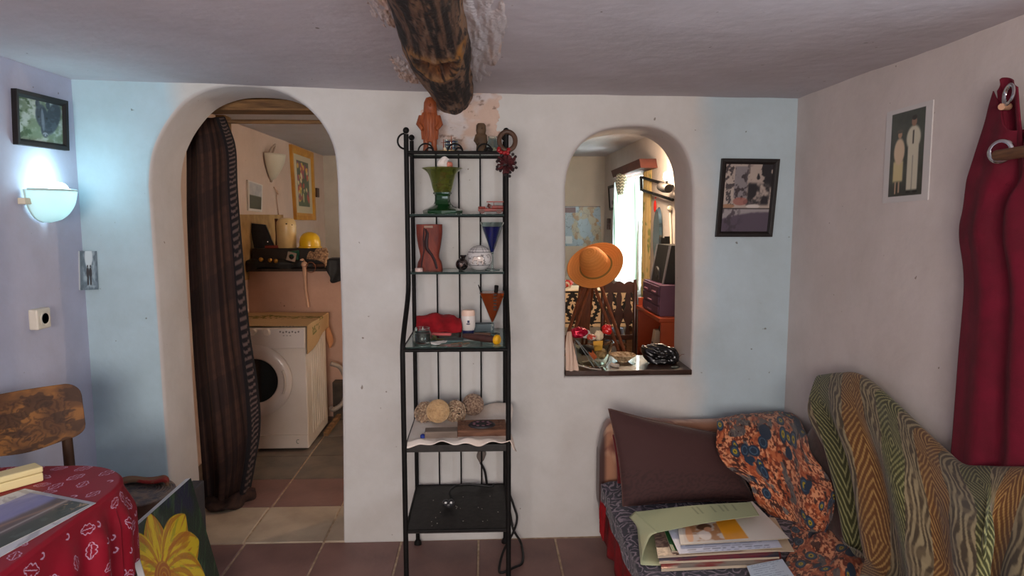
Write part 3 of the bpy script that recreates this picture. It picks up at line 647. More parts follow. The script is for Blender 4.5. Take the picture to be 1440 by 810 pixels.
for k in range(16):
    a = 2*pi*k/16 + random.random()*0.3; r = random.uniform(0.035, 0.052); p = (xf + r*math.cos(a), 2.885 + random.uniform(-0.015, 0.01), zf + r*math.sin(a)); b = MB().sph(p, 0.0065, 10, 7).build('berry', DKB, t)
    MB().tube([(xf, 2.887, zf), p], 0.0011, 5).build('stalk', DKB, b)
for k in range(9): MB().sph((xf - 0.012 + random.uniform(-0.022, 0.024), 2.875 + random.uniform(-0.01, 0.01), zf + 0.05 + random.uniform(-0.014, 0.014)), 0.0085, 10, 7).build('berry', BER, t)
# ---- first glass shelf
y0 = 3.03; zt = Z1+0.0045; x0 = PX(622.5, y0); k = 1.03
GGL = M('olive_glass', (150, 158, 78), 0.06, trans=0.85, ior=1.35); GRN = M('green_glass_foot', (22, 66, 30), 0.12, coat=0.6, trans=0.25)
v = thing('green_goblet_vase', 'green glass goblet vase filled with crumpled sweet wrappers', 'vase', (x0, y0, zt))
pr = cr(np.array([(0.036, 0.094), (0.043, 0.115), (0.051, 0.15), (0.063, 0.18), (0.088, 0.200)]), np.linspace(0, 1, 14)); out = [(r*k, z) for r, z in pr]; inn = [(r*k - 0.003, z + 0.001) for r, z in pr[::-1]]
MB().lathe([(1e-6, 0.092)] + out + inn + [(1e-6, 0.098)], (x0, y0, zt), 40).build('bowl', GGL, v)
mb = MB(); mb.lathe([(0.086, 0), (0.088, 0.014), (0.080, 0.020), (0.058, 0.030), (0.040, 0.042), (0.034, 0.055), (0.033, 0.078), (0.036, 0.085), (0.041, 0.088), (0.041, 0.094), (0.034, 0.097)], (x0, y0, zt), 8); mb.build('foot', GRN, v, ang=25)
for k, cc in enumerate(((206, 178, 60), (190, 88, 34), (222, 206, 190), (212, 140, 40), (196, 70, 40), (228, 220, 214), (176, 160, 60), (206, 120, 100))):
    wr = M('wrapper_%d' % k, cc, 0.35, coat=0.3)
    a = random.uniform(0, 6); zz = 0.112 + 0.015*k; r = 0.012 + 0.003*k
    G, U, V = loft([[(-0.02, -0.012, -0.012), (0, -0.014, 0.004), (0.02, -0.012, -0.01)], [(-0.022, 0, 0.006), (0, 0.002, 0.016), (0.024, 0, 0.004)], [(-0.018, 0.012, -0.012), (0, 0.014, 0.0), (0.02, 0.012, -0.012)]], 9, 9, lambda U, V: 0.01*(vn(U*4+k, V*4, k) - 0.5))
    Rm = np.array(Matrix.Rotation(a, 3, 'Z') @ Matrix.Rotation(0.8*(k % 3), 3, 'X')); o = np.array([x0 + r*math.cos(a), y0 + r*math.sin(a)*0.8, zt + zz])
    tag(sheet('sweet_wrapper', (1.1*G) @ Rm.T + o, wr, solid=0.001), ('yellow', 'orange brown', 'cream', 'amber', 'red orange', 'white', 'olive', 'salmon')[k] + ' crumpled wrapper in the green goblet vase', 'wrapper', 'wrappers in the goblet vase')
mb = MB(); G, U, V = loft([[(-0.02, 0, 0), (0, 0, 0.0), (0.02, 0, 0)], [(-0.03, -0.005, 0.02), (0, 0.006, 0.025), (0.02, 0, 0.03)], [(-0.015, 0, 0.05), (0.01, 0, 0.06), (0.035, 0, 0.045)]], 16, 16, lambda U, V: 0.014*(vn(U*5, V*5, 3) - 0.5))
tag(sheet('tissue_wisp', G*0.85 + np.array([x0+0.004, y0-0.01, zt+0.20]), M('white_tissue', (226, 216, 212), 0.8), solid=0.001), 'white crumpled tissue sticking out of the green goblet vase', 'tissue')
# toy truck
y1 = 2.985; x0 = PX(690, y1); TR = M('truck_red', (146, 44, 28), 0.45, col2=(110, 34, 24), scale=30); TRB = M('truck_brown', (92, 44, 34), 0.5)
t = thing('toy_fire_truck', 'small red tin toy fire truck with ladder', 'toy', (x0, y1, zt))
mb = MB(); mb.bx(x0-0.055, x0+0.055, y1-0.02, y1+0.02, zt+0.010, zt+0.024); mb.bx(x0-0.055, x0-0.022, y1-0.018, y1+0.018, zt+0.024, zt+0.032); mb.bx(x0+0.005, x0+0.055, y1-0.018, y1+0.018, zt+0.024, zt+0.036); mb.build('body', TR, t, smooth=False, bevel=0.003)
mb = MB(); mb.cyl((x0-0.018, y1-0.014, zt+0.024), (x0-0.010, y1-0.014, zt+0.046), 0.0018, n=6); mb.cyl((x0-0.018, y1+0.014, zt+0.024), (x0-0.010, y1+0.014, zt+0.046), 0.0018, n=6); mb.cyl((x0-0.010, y1-0.014, zt+0.046), (x0-0.010, y1+0.014, zt+0.046), 0.0018, n=6); mb.build('windscreen', TRB, t)
mb = MB(); mb.sph((x0-0.006, y1, zt+0.034), (0.007, 0.008, 0.010), 10, 7); mb.bx(x0-0.004, x0+0.004, y1-0.016, y1+0.016, zt+0.022, zt+0.040); mb.build('seat', TRB, t)
mb = MB()
for dy in (-0.01, 0.01): mb.bx(x0-0.018, x0+0.062, y1+dy-0.0015, y1+dy+0.0015, zt+0.050, zt+0.055)
for q in range(8): mb.bx(x0-0.012+q*0.0095, x0-0.010+q*0.0095, y1-0.01, y1+0.01, zt+0.051, zt+0.054)
mb.bx(x0+0.012, x0+0.015, y1-0.003, y1+0.003, zt+0.03, zt+0.052); mb.build('ladder', TR, t, smooth=False)
for dx in (-0.037, 0.036):
    for s in (-1, 1): MB().tube([(x0+dx, y1+s*0.017, zt+0.011), (x0+dx, y1+s*0.024, zt+0.011)], 0.011, 16).build('wheel', TRB, t)
# ---- second glass shelf
zt = Z2+0.0045; y0 = 3.03; x0 = PX(603.5, y0)
RWD = M('red_stained_wood', (92, 32, 22), 0.6, col2=(126, 48, 28), scale=10, stretch=(3, 3, 1), bump=0.002); DKC = M('dark_carving', (44, 18, 18), 0.5)
t = thing('carved_vase', 'waisted red-brown carved wooden vase with dark curved inlay', 'vase', (x0, y0, zt))
hp = [(-0.058, 0), (-0.053, 0.035), (-0.042, 0.062), (-0.05, 0.11), (-0.057, 0.16), (-0.058, 0.205)]
hl = cr(np.array(hp), np.linspace(0, 1, 22)); poly = [(x, z) for x, z in hl] + [(-x, z) for x, z in hl[::-1]]
mb = MB(); nr = 24; rings = []
vs = []; fs = []
for (x, z) in hl:
    for j in range(nr):
        a = 2*pi*j/nr; ca, sa = math.cos(a), math.sin(a); vs.append((x0 - x*np.sign(ca)*abs(ca)**0.55, y0 + 0.034*np.sign(sa)*abs(sa)**0.6, zt + z))
for (x, z) in ((0.05, 0.205), (0.047, 0.185)):
    for j in range(nr):
        a = 2*pi*j/nr; ca, sa = math.cos(a), math.sin(a); vs.append((x0 + x*np.sign(ca)*abs(ca)**0.55, y0 + 0.027*np.sign(sa)*abs(sa)**0.6, zt + z))
for i in range(len(hl)+1):
    for j in range(nr): fs.append((i*nr+j, i*nr+(j+1) % nr, (i+1)*nr+(j+1) % nr, (i+1)*nr+j))
fs.append(tuple(range(nr))); fs.append(tuple((len(hl)+1)*nr + j for j in range(nr))); mb.add(vs, fs); mb.build('body', RWD, t)
yb = y0-0.0335
MB().tube([(x0+dx, yb, zt+z) for dx, z in ((-0.014, 0.185), (-0.006, 0.165), (-0.012, 0.13), (-0.010, 0.10), (0.0, 0.085), (0.012, 0.07), (0.024, 0.045), (0.034, 0.01))], [0.004, 0.007, 0.009, 0.008, 0.007, 0.006, 0.006, 0.005], 8).build('inlay', DKC, t)
MB().tube([(x0+dx, yb-0.001, zt+z) for dx, z in ((-0.02, 0.19), (-0.024, 0.14), (-0.022, 0.09), (-0.03, 0.05), (-0.036, 0.01))], 0.003, 6).build('inlay', DKC, t)
mb = MB(); mb.bx(x0-0.02, x0+0.018, yb-0.002, yb+0.003, zt+0.190, zt+0.199); mb.build('slot_mark', M('pale_slot', (150, 128, 112), 0.7), t, smooth=False)
mb = MB(); xq = PX(588, 2.96); mb.lathe([(0.017, 0), (0.017, 0.015), (0.014, 0.015), (0.013, 0.012), (1e-6, 0.011)], (xq, 2.96, zt), 20); one(mb, 'tea_light', M('tea_light_wax', (206, 180, 172), 0.5), 'small pale tea light in front of the carved vase', 'candle')
x0 = PX(649, 3.0)
t = thing('mosaic_bird', 'small dark silver mosaic ball ornament with a neck', 'ornament', (x0, 3.0, zt))
SLV = M('mirror_mosaic', (120, 108, 104), 0.2, 0.8, col2=(40, 34, 34), scale=90, ramp=(0.45, 0.55))
MB().sph((x0, 3.0, zt+0.028), 0.028, 14, 10).build('ball', SLV, t, smooth=False); mb = MB(); mb.lathe([(0.009, 0.05), (0.010, 0.060), (0.016, 0.066), (0.012, 0.07)], (x0+0.006, 3.0, zt), 12); mb.build('neck', SLV, t)
x0 = PX(674, 3.02); rg = 0.057
aa, bb = np.meshgrid(np.linspace(-pi, pi, 150), np.linspace(-pi/2+0.25, pi/2-0.02, 90), indexing='ij')
G = np.stack([x0 + rg*np.sin(aa)*np.cos(bb), 3.02 - rg*np.cos(aa)*np.cos(bb), zt + rg*0.97 + rg*np.sin(bb)], -1)
xx, zz = np.sin(aa)*np.cos(bb), np.sin(bb)
c = flat(aa, C(206, 202, 200)); ln = (np.abs(np.sin(aa*9)) < 0.16) | (np.abs(np.sin(bb*12)) < 0.2); c = over(c, C(84, 84, 90), np.where((bb > 0.5) & ln, 0.85, 0)); c = over(c, C(96, 96, 100), np.where((np.abs(bb-0.5) < 0.03) | (np.abs(bb+0.55) < 0.03), 1, 0))
c = over(c, C(100, 94, 92), np.where((np.abs(bb) < 0.5) & (fbm(aa*7, bb*7, 2) > 0.62), 0.7, 0))
el = np.maximum.reduce([ell(xx, zz, 0.05, -0.02, 0.34, 0.22), ell(xx, zz, -0.34, 0.0, 0.16, 0.17), ell(xx, zz, -0.5, -0.2, 0.05, 0.2), ell(xx, zz, -0.14, -0.32, 0.07, 0.2), ell(xx, zz, 0.26, -0.32, 0.07, 0.2)])
c = over(c, C(58, 52, 52), (np.abs(el-0.45) < 0.4)*0.9); c = over(c, C(210, 196, 186), el > 0.9)
front = np.cos(aa) > -0.2
o = sheet('painted_globe', G, M('painted_glaze', (200, 200, 200), 0.25, attr=True, coat=0.3), None, c); tag(o, 'round white globe painted with black lines and an elephant', 'ornament')
def cone_glass(name, label, x0, y0, zt, r, hs, hc, liq, pyr=False):
    t = thing(name, label, 'glass', (x0, y0, zt)); n = 4 if pyr else 32
    mb = MB(); mb.lathe([(0.034, 0), (0.034, 0.003), (0.006, 0.008), (0.005, hs), (0.008, hs+0.004)], (x0, y0, zt), 24); mb.build('stem', CLR, t)
    rot = Matrix.Rotation(pi/4, 3, 'Z') if pyr else None; q = 1.3 if pyr else 1.0
    mb = MB(); mb.lathe([(0.004, hs), (r*q, hs+hc), (r*q*0.975, hs+hc), (0.003, hs+0.006)], (x0, y0, zt), n, rot=rot); mb.build('cup', CLR, t, smooth=not pyr)
    f = 0.86 if not pyr else 0.985
    mb = MB(); mb.lathe([(0.004, hs+0.008), (r*q*0.94*f, hs+hc*f), (1e-6, hs+hc*f)], (x0, y0, zt), n, rot=rot); mb.build('filling', liq, t, smooth=not pyr, ang=30); return t
cone_glass('blue_cocktail_glass', 'stemmed conical glass filled with deep blue', PX(692, 3.05), 3.05, zt, 0.054, 0.072, 0.142, M('deep_blue', (14, 26, 122), 0.35, coat=0.3))
# ---- third shelf
zt = Z3+0.0075
x0 = PX(591.5, 2.79)
t = thing('candle_jar', 'dark wax candle in a low clear glass jar', 'candle', (x0, 2.79, zt))
MB().lathe([(0.030, 0), (0.036, 0.006), (0.037, 0.045), (0.031, 0.052), (0.031, 0.064), (0.029, 0.064), (0.029, 0.052), (0.034, 0.044), (0.033, 0.007), (1e-6, 0.005)], (x0, 2.79, zt), 28).build('jar', CLR, t)
MB().lathe([(1e-6, 0.007), (0.032, 0.008), (0.0325, 0.042), (1e-6, 0.043)], (x0, 2.79, zt), 24).build('wax', M('dark_wax', (52, 48, 46), 0.5), t)
# red scarf
G, U, V = loft([[P(586, 466, y=2.93), P(605, 468, y=2.90), P(628, 468, y=2.88), P(649, 467, y=2.93)], [P(586, 455, y=2.95), P(606, 453, y=2.93), P(628, 455, y=2.92), P(649, 456, y=2.95)], [P(586, 446, y=3.0), P(609, 442, y=3.0), P(630, 445, y=3.0), P(648, 446, y=3.0)], [P(588, 450, y=3.09), P(610, 447, y=3.1), P(632, 448, y=3.1), P(648, 452, y=3.08)], [P(588, 462, y=3.1), P(610, 462, y=3.12), P(632, 462, y=3.12), P(648, 462, y=3.1)]], 40, 50, lambda U, V: 0.022*(fbm(U*4+2, V*5, 5) - 0.5) + 0.003*np.sin(V*17 + 9*U))
tag(sheet('red_cloth', G, M('crimson_cloth', (166, 10, 26), 0.85, col2=(136, 6, 18), scale=20), solid=0.003), 'crumpled bright red cloth on the glass shelf', 'cloth')
mb = MB(loc3(PX(619, 2.86), 2.87, zt+0.022, -0.15)); mb.box((0, 0, 0), (0.085, 0.02, 0.012)); one(mb, 'pink_case', M('pink_plastic', (190, 84, 84), 0.4), 'narrow pink case lying against the red cloth', 'case', smooth=False, bevel=0.004)
x0 = PX(657.5, 2.98)
t = thing('white_deodorant', 'white plastic deodorant stick with navy base band', 'bottle', (x0, 2.98, zt))
MB().lathe([(0.026, 0.02), (0.031, 0.035), (0.031, 0.08), (0.029, 0.085)], (x0, 2.98, zt), 24, 1, 0.6).build('body', M('white_plastic', (214, 206, 200), 0.35), t)
MB().lathe([(0.030, 0.085), (0.031, 0.10), (0.027, 0.11), (0.012, 0.114), (1e-6, 0.114)], (x0, 2.98, zt), 24, 1, 0.6).build('cap', M('blush_plastic', (222, 190, 170), 0.35), t)
MB().lathe([(0.024, 0), (0.026, 0.004), (0.026, 0.02)], (x0, 2.98, zt), 24, 1, 0.6).build('base', M('navy_plastic', (24, 34, 84), 0.4), t)
mb = MB(); mb.bx(x0-0.004, x0+0.006, 2.96, 2.963, zt+0.055, zt+0.066); mb.sph((x0, 2.9612, zt+0.05), (0.009, 0.0015, 0.003)); mb.build('emblem', M('navy_print', (40, 44, 80), 0.5), t)
x0 = PX(692, 3.0)
cone_glass('orange_cocktail_glass', 'stemmed square glass with orange filling and a dark scale', x0, 3.0, zt, 0.062, 0.045, 0.145, M('burnt_orange', (186, 66, 16), 0.3, coat=0.4), True)
sc2 = bpy.data.objects['orange_cocktail_glass']; mb = MB()
for q in range(6): zz = 0.185 - 0.014*q; mb.bx(x0+0.004, x0+0.018, 3.0 - 0.062*0.92*(zz-0.045)/0.145 - 0.003, 3.0 - 0.062*0.92*(zz-0.045)/0.145 + 0.002, zt+zz-0.006, zt+zz)
mb.build('scale_mark', M('ink', (44, 24, 18), 0.6), sc2, smooth=False)
mb = MB(); mb.cyl((x0+0.012, 3.0, zt+0.12), (x0+0.018, 2.985, zt+0.215), 0.009); mb.cyl((x0+0.0175, 2.986, zt+0.208), (x0+0.0185, 2.984, zt+0.218), 0.0095); one(mb, 'black_marker', BLK, 'thick black marker standing in the orange glass', 'marker')
mb = MB(); mb.tube([(x0-0.03, 3.0, zt+0.14), (x0-0.05, 2.99, zt+0.19), (x0-0.062, 2.985, zt+0.222)], [0.003, 0.004, 0.002], 8); one(mb, 'black_brush', BLK, 'thin black make-up brush leaning out of the orange glass', 'brush')
a, b = P(652, 469, y=2.86), P(697, 477, y=2.76); a[2] = zt+0.016; b[2] = zt+0.016
t = thing('wrapped_pestle', 'dark brown leathery roll with a bright yellow knob', 'roll', (a[0], a[1], zt))
MB().tube([a, a*0.7+b*0.3, a*0.3+b*0.7, b], [0.010, 0.015, 0.016, 0.014], 14).build('roll', M('brown_leather', (58, 34, 32), 0.5, col2=(82, 50, 44), scale=30, bump=0.001), t)
mb = MB(); d = nrm(b-a); mb.lathe([(0.016, -0.004), (0.022, 0.002), (0.022, 0.012), (0.014, 0.018), (1e-6, 0.019)], tuple(b), 12, rot=Vector(d).to_track_quat('Z', 'Y').to_matrix()); mb.build('knob', M('yellow_plastic', (228, 168, 22), 0.4), t, ang=20)
mb = MB(loc3(PX(680, 3.06), 3.07, zt+0.018, 0.05)); mb.box((0, 0, 0), (0.09, 0.05, 0.036)); one(mb, 'grey_box', M('slate_card', (92, 104, 108), 0.7), 'slate grey card box behind the brown roll', 'box', smooth=False, bevel=0.002)
mb = MB(loc3(PX(677, 2.96), 2.92, zt+0.010, -0.1)); mb.box((0, 0, 0), (0.075, 0.04, 0.012)); one(mb, 'tan_wallet', M('tan_leather', (150, 108, 84), 0.6), 'flat tan wallet in front of the grey box', 'wallet', smooth=False, bevel=0.004)
mb = MB(loc3(PX(628, 2.83), 2.83, zt+0.004, 0.03)); mb.box((0, 0, 0), (0.13, 0.07, 0.006)); one(mb, 'teal_booklet', M('teal_card', (66, 92, 92), 0.6), 'thin teal booklet lying on the glass shelf', 'booklet', smooth=False, bevel=0.001)
G, U, V = loft([[(-0.03, -0.02, 0.002), (0, -0.028, 0.001), (0.03, -0.02, 0.006)], [(-0.034, 0, 0.008), (0, 0, 0.003), (0.032, 0.0, 0.008)], [(-0.02, 0.02, 0.004), (0.004, 0.016, 0.009), (0.034, 0.022, 0.005)]], 12, 12, lambda U, V: 0.006*(vn(U*4, V*4, 9) - 0.5))
tag(sheet('paper_scrap', G + np.array([PX(615, 2.75), 2.755, zt+0.004]), M('paper_white', (216, 212, 206), 0.8), solid=0.0008), 'torn white paper scrap beside the candle jar', 'paper')
mb = MB(); x0 = PX(611, 2.83)
for q in range(9): p = np.array([x0 + random.uniform(-0.02, 0.02), 2.81 + random.uniform(-0.02, 0.02), zt+0.008]); d = nrm([random.uniform(-1, 1), random.uniform(-1, 1), random.uniform(0, 0.8)]); mb.tube([p, p + d*0.016, p + d*0.034 + np.array([0, 0, -0.004])], [0.003, 0.007, 0.001], 6, flat=0.3)
one(mb, 'dried_leaves', M('olive_leaf', (70, 82, 48), 0.7, col2=(110, 96, 50), scale=40), 'small tuft of dry olive green leaves by the candle jar', 'leaves')
mb = MB()
for q in range(5): x = PX(632+q*5, 2.75); y = 2.745 + 0.012*(q % 3); mb.tube([(x, y, zt+0.003), (x+0.02, y+0.005*(-1)**q, zt+0.003)], 0.002, 6)
one(mb, 'twigs', M('twig', (112, 84, 62), 0.8), 'scatter of little brown twigs on the glass shelf', 'twigs')
# ---- fourth shelf: cloth, wool, blocks
zt = Z4+0.001
nu, nv = 90, 60
U, V = np.meshgrid(np.linspace(0, 1, nu), np.linspace(0, 1, nv), indexing='ij')
X = RX0+0.012 + (RX1-RX0-0.012+0.02)*U + 0.012*np.sin(9*V)*sm(0.85, 1, U); Y = 2.672 + 0.46*V + 0.006*np.sin(13*U)*sm(0.3, 0, V)
Z = zt + 0.006 + 0.010*fbm(U*5, V*4, 31) + 0.035*sm(0.6, 1.0, V)*sm(0.55, 0.9, U) + 0.012*np.sin(U*14)**2*sm(0.15, 0, V)
side = sm(0.965, 1.0, U); Z = Z - side*0.07*sm(0.05, 0.4, 1-V)*(0.6 + 0.5*np.sin(V*5)); X = X + 0.004*side
front = sm(0.05, 0.0, V); Z = Z - front*0.016*(0.6 + 0.6*np.sin(U*11 + 1))
tag(sheet('white_cloth', np.stack([X, Y, Z], -1), M('cream_linen', (230, 222, 214), 0.85, col2=(220, 202, 188), scale=6, bump=0.001, bscale=120), solid=0.003), 'creased cream white cloth lining the wool shelf', 'cloth')
def wool(name, label, c, r, mat, strands, seed, sq=(1, 1, 1)):
    rnd = random.Random(seed); t = thing(name, label, 'wool', (c[0], c[1], c[2]-r)); MB().sph(c, (r*0.94*sq[0], r*0.94*sq[1], r*0.94*sq[2]), 20, 12).build('core', mat, t)
    mb = MB()
    for q in range(strands):
        n = nrm([rnd.gauss(0, 1), rnd.gauss(0, 1), rnd.gauss(0, 1)]) if q % 4 else nrm([0.3*rnd.gauss(0, 1), 1, 0.4*rnd.gauss(0, 1)]); a = nrm(np.cross(n, (0.12, 0.33, 0.9))); b = np.cross(n, a); off = n*r*rnd.uniform(-0.45, 0.45); rad = math.sqrt(max(0.05, 1 - (np.linalg.norm(off)/r)**2))*r
        mb.tube([np.array(c) + (off + rad*(math.cos(s)*a + math.sin(s)*b))*np.array(sq) for s in np.linspace(0, 2*pi, 26)[:-1]], 0.0022, 5, True)
    mb.build('strands', mat, t, kind='stuff'); return t
BEI = M('beige_wool', (206, 170, 124), 0.9, col2=(186, 148, 104), scale=60, sheen=0.3); MEL = M('brown_wool', (112, 84, 68), 0.95, col2=(168, 140, 116), scale=120, sheen=0.3, ramp=(0.42, 0.58)); TWD = M('tweed_wool', (142, 110, 86), 0.95, col2=(196, 170, 140), scale=110, sheen=0.3, ramp=(0.42, 0.58))
c = P(616, 578, y=2.92); wool('wool_ball', 'smooth beige ball of wool between the brown skeins', tuple(c), 0.050, BEI, 46, 3)
c = P(665, 569, y=3.06); wool('wool_ball', 'dark speckled brown ball of wool on the cream cloth', tuple(c), 0.049, MEL, 60, 4)
def skein(label, c, R, mat, seed, tilt):
    rnd = random.Random(seed); mb = MB(); Rm = np.array(Matrix.Rotation(tilt, 3, 'X'))
    for q in range(60):
        a0 = rnd.uniform(0, 6.28); rr = rnd.uniform(0.2, 1.0); ph = rnd.uniform(0, 6.28); pts = []
        for s in np.linspace(0, 2*pi, 30)[:-1]:
            w_ = 0.031*math.sqrt(rr); th = ph + 0.9*math.sin(s*2 + a0); p = np.array([(R[0] + w_*math.cos(th))*math.cos(s), (R[1] + w_*math.cos(th))*math.sin(s), 1.25*w_*math.sin(th) + 0.003*math.sin(5*s + a0)]); pts.append(Rm @ p + np.array(c))
        mb.tube(pts, 0.0030, 5, True)
    one(mb, 'wool_skein', mat, label, 'wool')
c = P(598, 581, y=2.99); skein('fluffy light brown tweed skein under the beige wool ball', c, (0.016, 0.022), TWD, 5, 0.9)
c = P(641, 580, y=2.99); skein('tangled light brown tweed skein touching the dark wool ball', c, (0.014, 0.024), TWD, 6, 1.1)
mb = MB(loc3(PX(617, 2.755), 2.755, zt+0.026, 0.04)); mb.box((0, 0, 0), (0.135, 0.06, 0.030)); one(mb, 'grey_wood_block', M('grey_wood', (128, 112, 100), 0.8, col2=(104, 90, 80), scale=8, stretch=(1, 10, 10), bump=0.001), 'plain grey wooden block in front of the beige wool', 'block', smooth=False, bevel=0.002)
x0, y0 = PX(676, 2.79), 2.795
t = thing('carved_printing_block', 'carved brown wooden printing block with dark oval motif', 'block', (x0, y0, zt+0.008), 0.03)
CW = M('carved_brown_wood', (124, 84, 62), 0.75, col2=(88, 58, 44), scale=10, stretch=(1, 8, 8), bump=0.002)
xf = loc3(x0, y0, zt+0.010, 0.03) @ Matrix.Rotation(0.20, 4, 'X'); mb = MB(xf); mb.box((0, 0, 0.024), (0.205, 0.095, 0.03)); mb.build('block', CW, t, smooth=False, bevel=0.003)
mb = MB(xf); mb.lathe([(1e-6, 0.046), (0.05, 0.0455), (0.058, 0.039)], (0.0, 0.0, 0), 30, 1.0, 0.58); mb.build('oval', M('ink_black', (34, 28, 32), 0.5), t)
for q in range(9): mb = MB(xf); a = 2*pi*q/9; mb.sph((0.034*math.cos(a), 0.018*math.sin(a), 0.046), (0.008, 0.005, 0.002), 10, 6); mb.build('petal', M('mauve_stain', (106, 72, 80), 0.6), t)
for s in (-1, 1):
    for q in range(3): mb = MB(xf); mb.tube([(s*0.07 + s*0.01*q, -0.035, 0.040), (s*(0.085-0.006*q), 0.0, 0.041), (s*0.07 + s*0.01*q, 0.036, 0.040)], 0.003, 6); mb.build('carved_line', CW, t)
mb = MB(); p = (PX(590, 2.73), 2.735, zt+0.018); mb.lathe([(0.006, -0.008), (0.011, -0.004), (0.011, 0.006), (0.006, 0.010), (1e-6, 0.011)], p, 14); one(mb, 'blue_bobbin', M('cobalt_thread', (36, 56, 140), 0.6), 'tiny blue thread bobbin at the corner of the cream cloth', 'bobbin')
# ---- bottom shelf, plug and cable
zt = Z5+0.004
mb = MB(); hx, hy = PX(626, 2.87), 2.90
mb.sph((hx-0.012, hy, zt+0.018), (0.017, 0.015, 0.018), 10, 7); mb.sph((hx+0.012, hy, zt+0.018), (0.017, 0.015, 0.018), 10, 7); mb.sph((hx, hy-0.006, zt+0.012), (0.018, 0.014, 0.013), 10, 7)
one(mb, 'glass_heart', M('smoky_glass', (46, 44, 46), 0.35, coat=0.3), 'small smoky glass heart on the black bottom shelf', 'ornament', ang=20)
pl = P(677, 641, y=YW(0)-0.0)
t = thing('plug_and_cable', 'grey plug in the wall with black cable looping down', 'cable', (pl[0], pl[1], 0))
mb = MB(); pr = [(-0.024, 0.005), (-0.014, 0.032), (0.004, 0.044), (0.024, 0.018), (0.012, -0.012), (-0.006, -0.03)]
mb.prism([(pl[0]+a, pl[1]+0.003, pl[2]+b) for a, b in pr], (0, -0.036, 0)); mb.build('plug', M('grey_plug', (104, 92, 86), 0.6), t, smooth=False, bevel=0.005)
CB = M('cable_rubber', (18, 17, 17), 0.5)
pts = [(pl[0]-0.004, 3.165, pl[2]-0.02), P(682, 664, y=3.172), P(686, 690, y=3.18), (P(690, 700, y=3.18)[0], 3.18, 0.22), (0.10, 3.185, 0.25), P(724, 716, y=3.17), P(727, 730, y=3.15), P(722, 748, y=3.10), P(708, 775, y=3.0), P(702, 800, y=2.9), (P(706, 815, y=2.88)[0], 2.86, 0.008), (P(722, 812, y=2.9)[0], 2.9, 0.008), P(735, 790, z=0.012), P(733, 765, y=3.12), P(722, 745, y=3.14), P(718, 725, y=3.175), P(716, 715, y=3.178)]
MB().tube(list(cr(np.array(pts), np.linspace(0, 1, 110))), 0.0058, 8).build('cable', CB, t)
pts = [(pl[0]+0.06, 3.12, zt+0.012), P(690, 684, y=3.10), P(662, 681, y=3.10), P(642, 683, y=3.09), P(632, 692, y=3.0), (hx+0.02, 2.94, zt+0.006)]
pts = [(p[0], p[1], max(p[2], zt+0.005)) for p in pts]
MB().tube(list(cr(np.array([np.asarray(p) for p in pts]), np.linspace(0, 1, 40))), 0.0055, 8).build('cable', CB, t)
# ================================================================== SOFA CORNER
VEL = M('velvet_pattern', (150, 104, 84), 0.85, attr=True, sheen=0.4); BRN = M('brown_upholstery', (70, 42, 36), 0.85, col2=(84, 52, 44), scale=40, sheen=0.2, bump=0.001, bscale=200)
CLOTH = M('printed_cloth', (128, 128, 128), 0.85, attr=True, sheen=0.15, bump=0.0006, bscale=400)
SX0, SX1, SYF, SYN, SZ = 0.545, 1.46, 3.17, 0.75, 0.365
so = thing('sofa', 'brown sofa under cloths with its back along the right wall', 'sofa', ((SX0+SX1)/2, 2.0, 0))
mb = MB(); mb.bx(SX0+0.03, SX1, SYN, SYF-0.02, 0.09, 0.26); mb.build('base', BRN, so, smooth=False, bevel=0.02)
mb = MB(); mb.bx(SX0+0.01, 1.27, SYN, 2.96, 0.255, SZ-0.012); mb.build('seat_cushion', BRN, so, smooth=False, bevel=0.04)
for x in (SX0+0.08, SX1-0.06):
    for y in (SYN+0.06, SYF-0.08): mb = MB(); mb.bx(x-0.03, x+0.03, y-0.03, y+0.03, 0, 0.095); mb.build('leg', BRN, so, smooth=False, bevel=0.004)
# arm along the far wall
ax0, ax1 = 0.535, 1.455
u = np.linspace(0, 2*pi, 60); v = np.linspace(0, 1, 60)
U, V = np.meshgrid(u, v, indexing='ij')
se = lambda t, p: np.sign(t)*np.abs(t)**p
end = np.sqrt(np.clip(1 - np.clip((0.06 - V)/0.06, 0, 1)**2*0.75, 0, 1))*np.sqrt(np.clip(1 - np.clip((V-0.97)/0.03, 0, 1)**2*0.6, 0, 1))
X = ax0 + (ax1-ax0)*V; Y = 3.10 + 0.085*se(np.cos(U), 0.6)*end; Z = 0.36 + (0.265 + 0.006*np.sin(9*V))*se(np.sin(U), 0.45)*end
c = lerp(flat(U, C(170, 120, 92)), flat(U, C(120, 70, 58)), sm(0.45, 0.6, fbm(V*9, U*1.6, 8))); c = over(c, C(196, 152, 122), sm(0.6, 0.7, fbm(V*14+3, U*3, 18))); c = over(c, C(74, 42, 36), np.where(V < 0.03, 1, 0))
sheet('armrest', np.stack([X, Y, Z], -1), VEL, so, c)
for vv in (0, -1):
    mb = MB(); L_ = [(float(X[i, vv]), float(Y[i, vv]), float(Z[i, vv])) for i in range(60)]; mb.add(L_, [tuple(range(60))]); mb.build('arm_end', BRN, so, smooth=False)
# backrest along the right wall
v = np.linspace(0, 1, 60); U, V = np.meshgrid(u, v, indexing='ij'); end = np.sqrt(np.clip(1 - np.clip((0.10 - V)/0.10, 0, 1)**2*0.93, 0, 1))
X = 1.383 + 0.085*se(np.cos(U), 0.6)*(0.6 + 0.4*end); Y = 2.72 + (SYN-2.72)*V; Z = 0.43 + 0.385*se(np.sin(U), 0.5)*end
sheet('backrest', np.stack([X, Y, Z], -1), BRN, so)
mb = MB(); mb.add([(float(X[i, 0]), float(Y[i, 0]), float(Z[i, 0])) for i in range(60)], [tuple(range(60))]); mb.build('back_end', BRN, so, smooth=False)
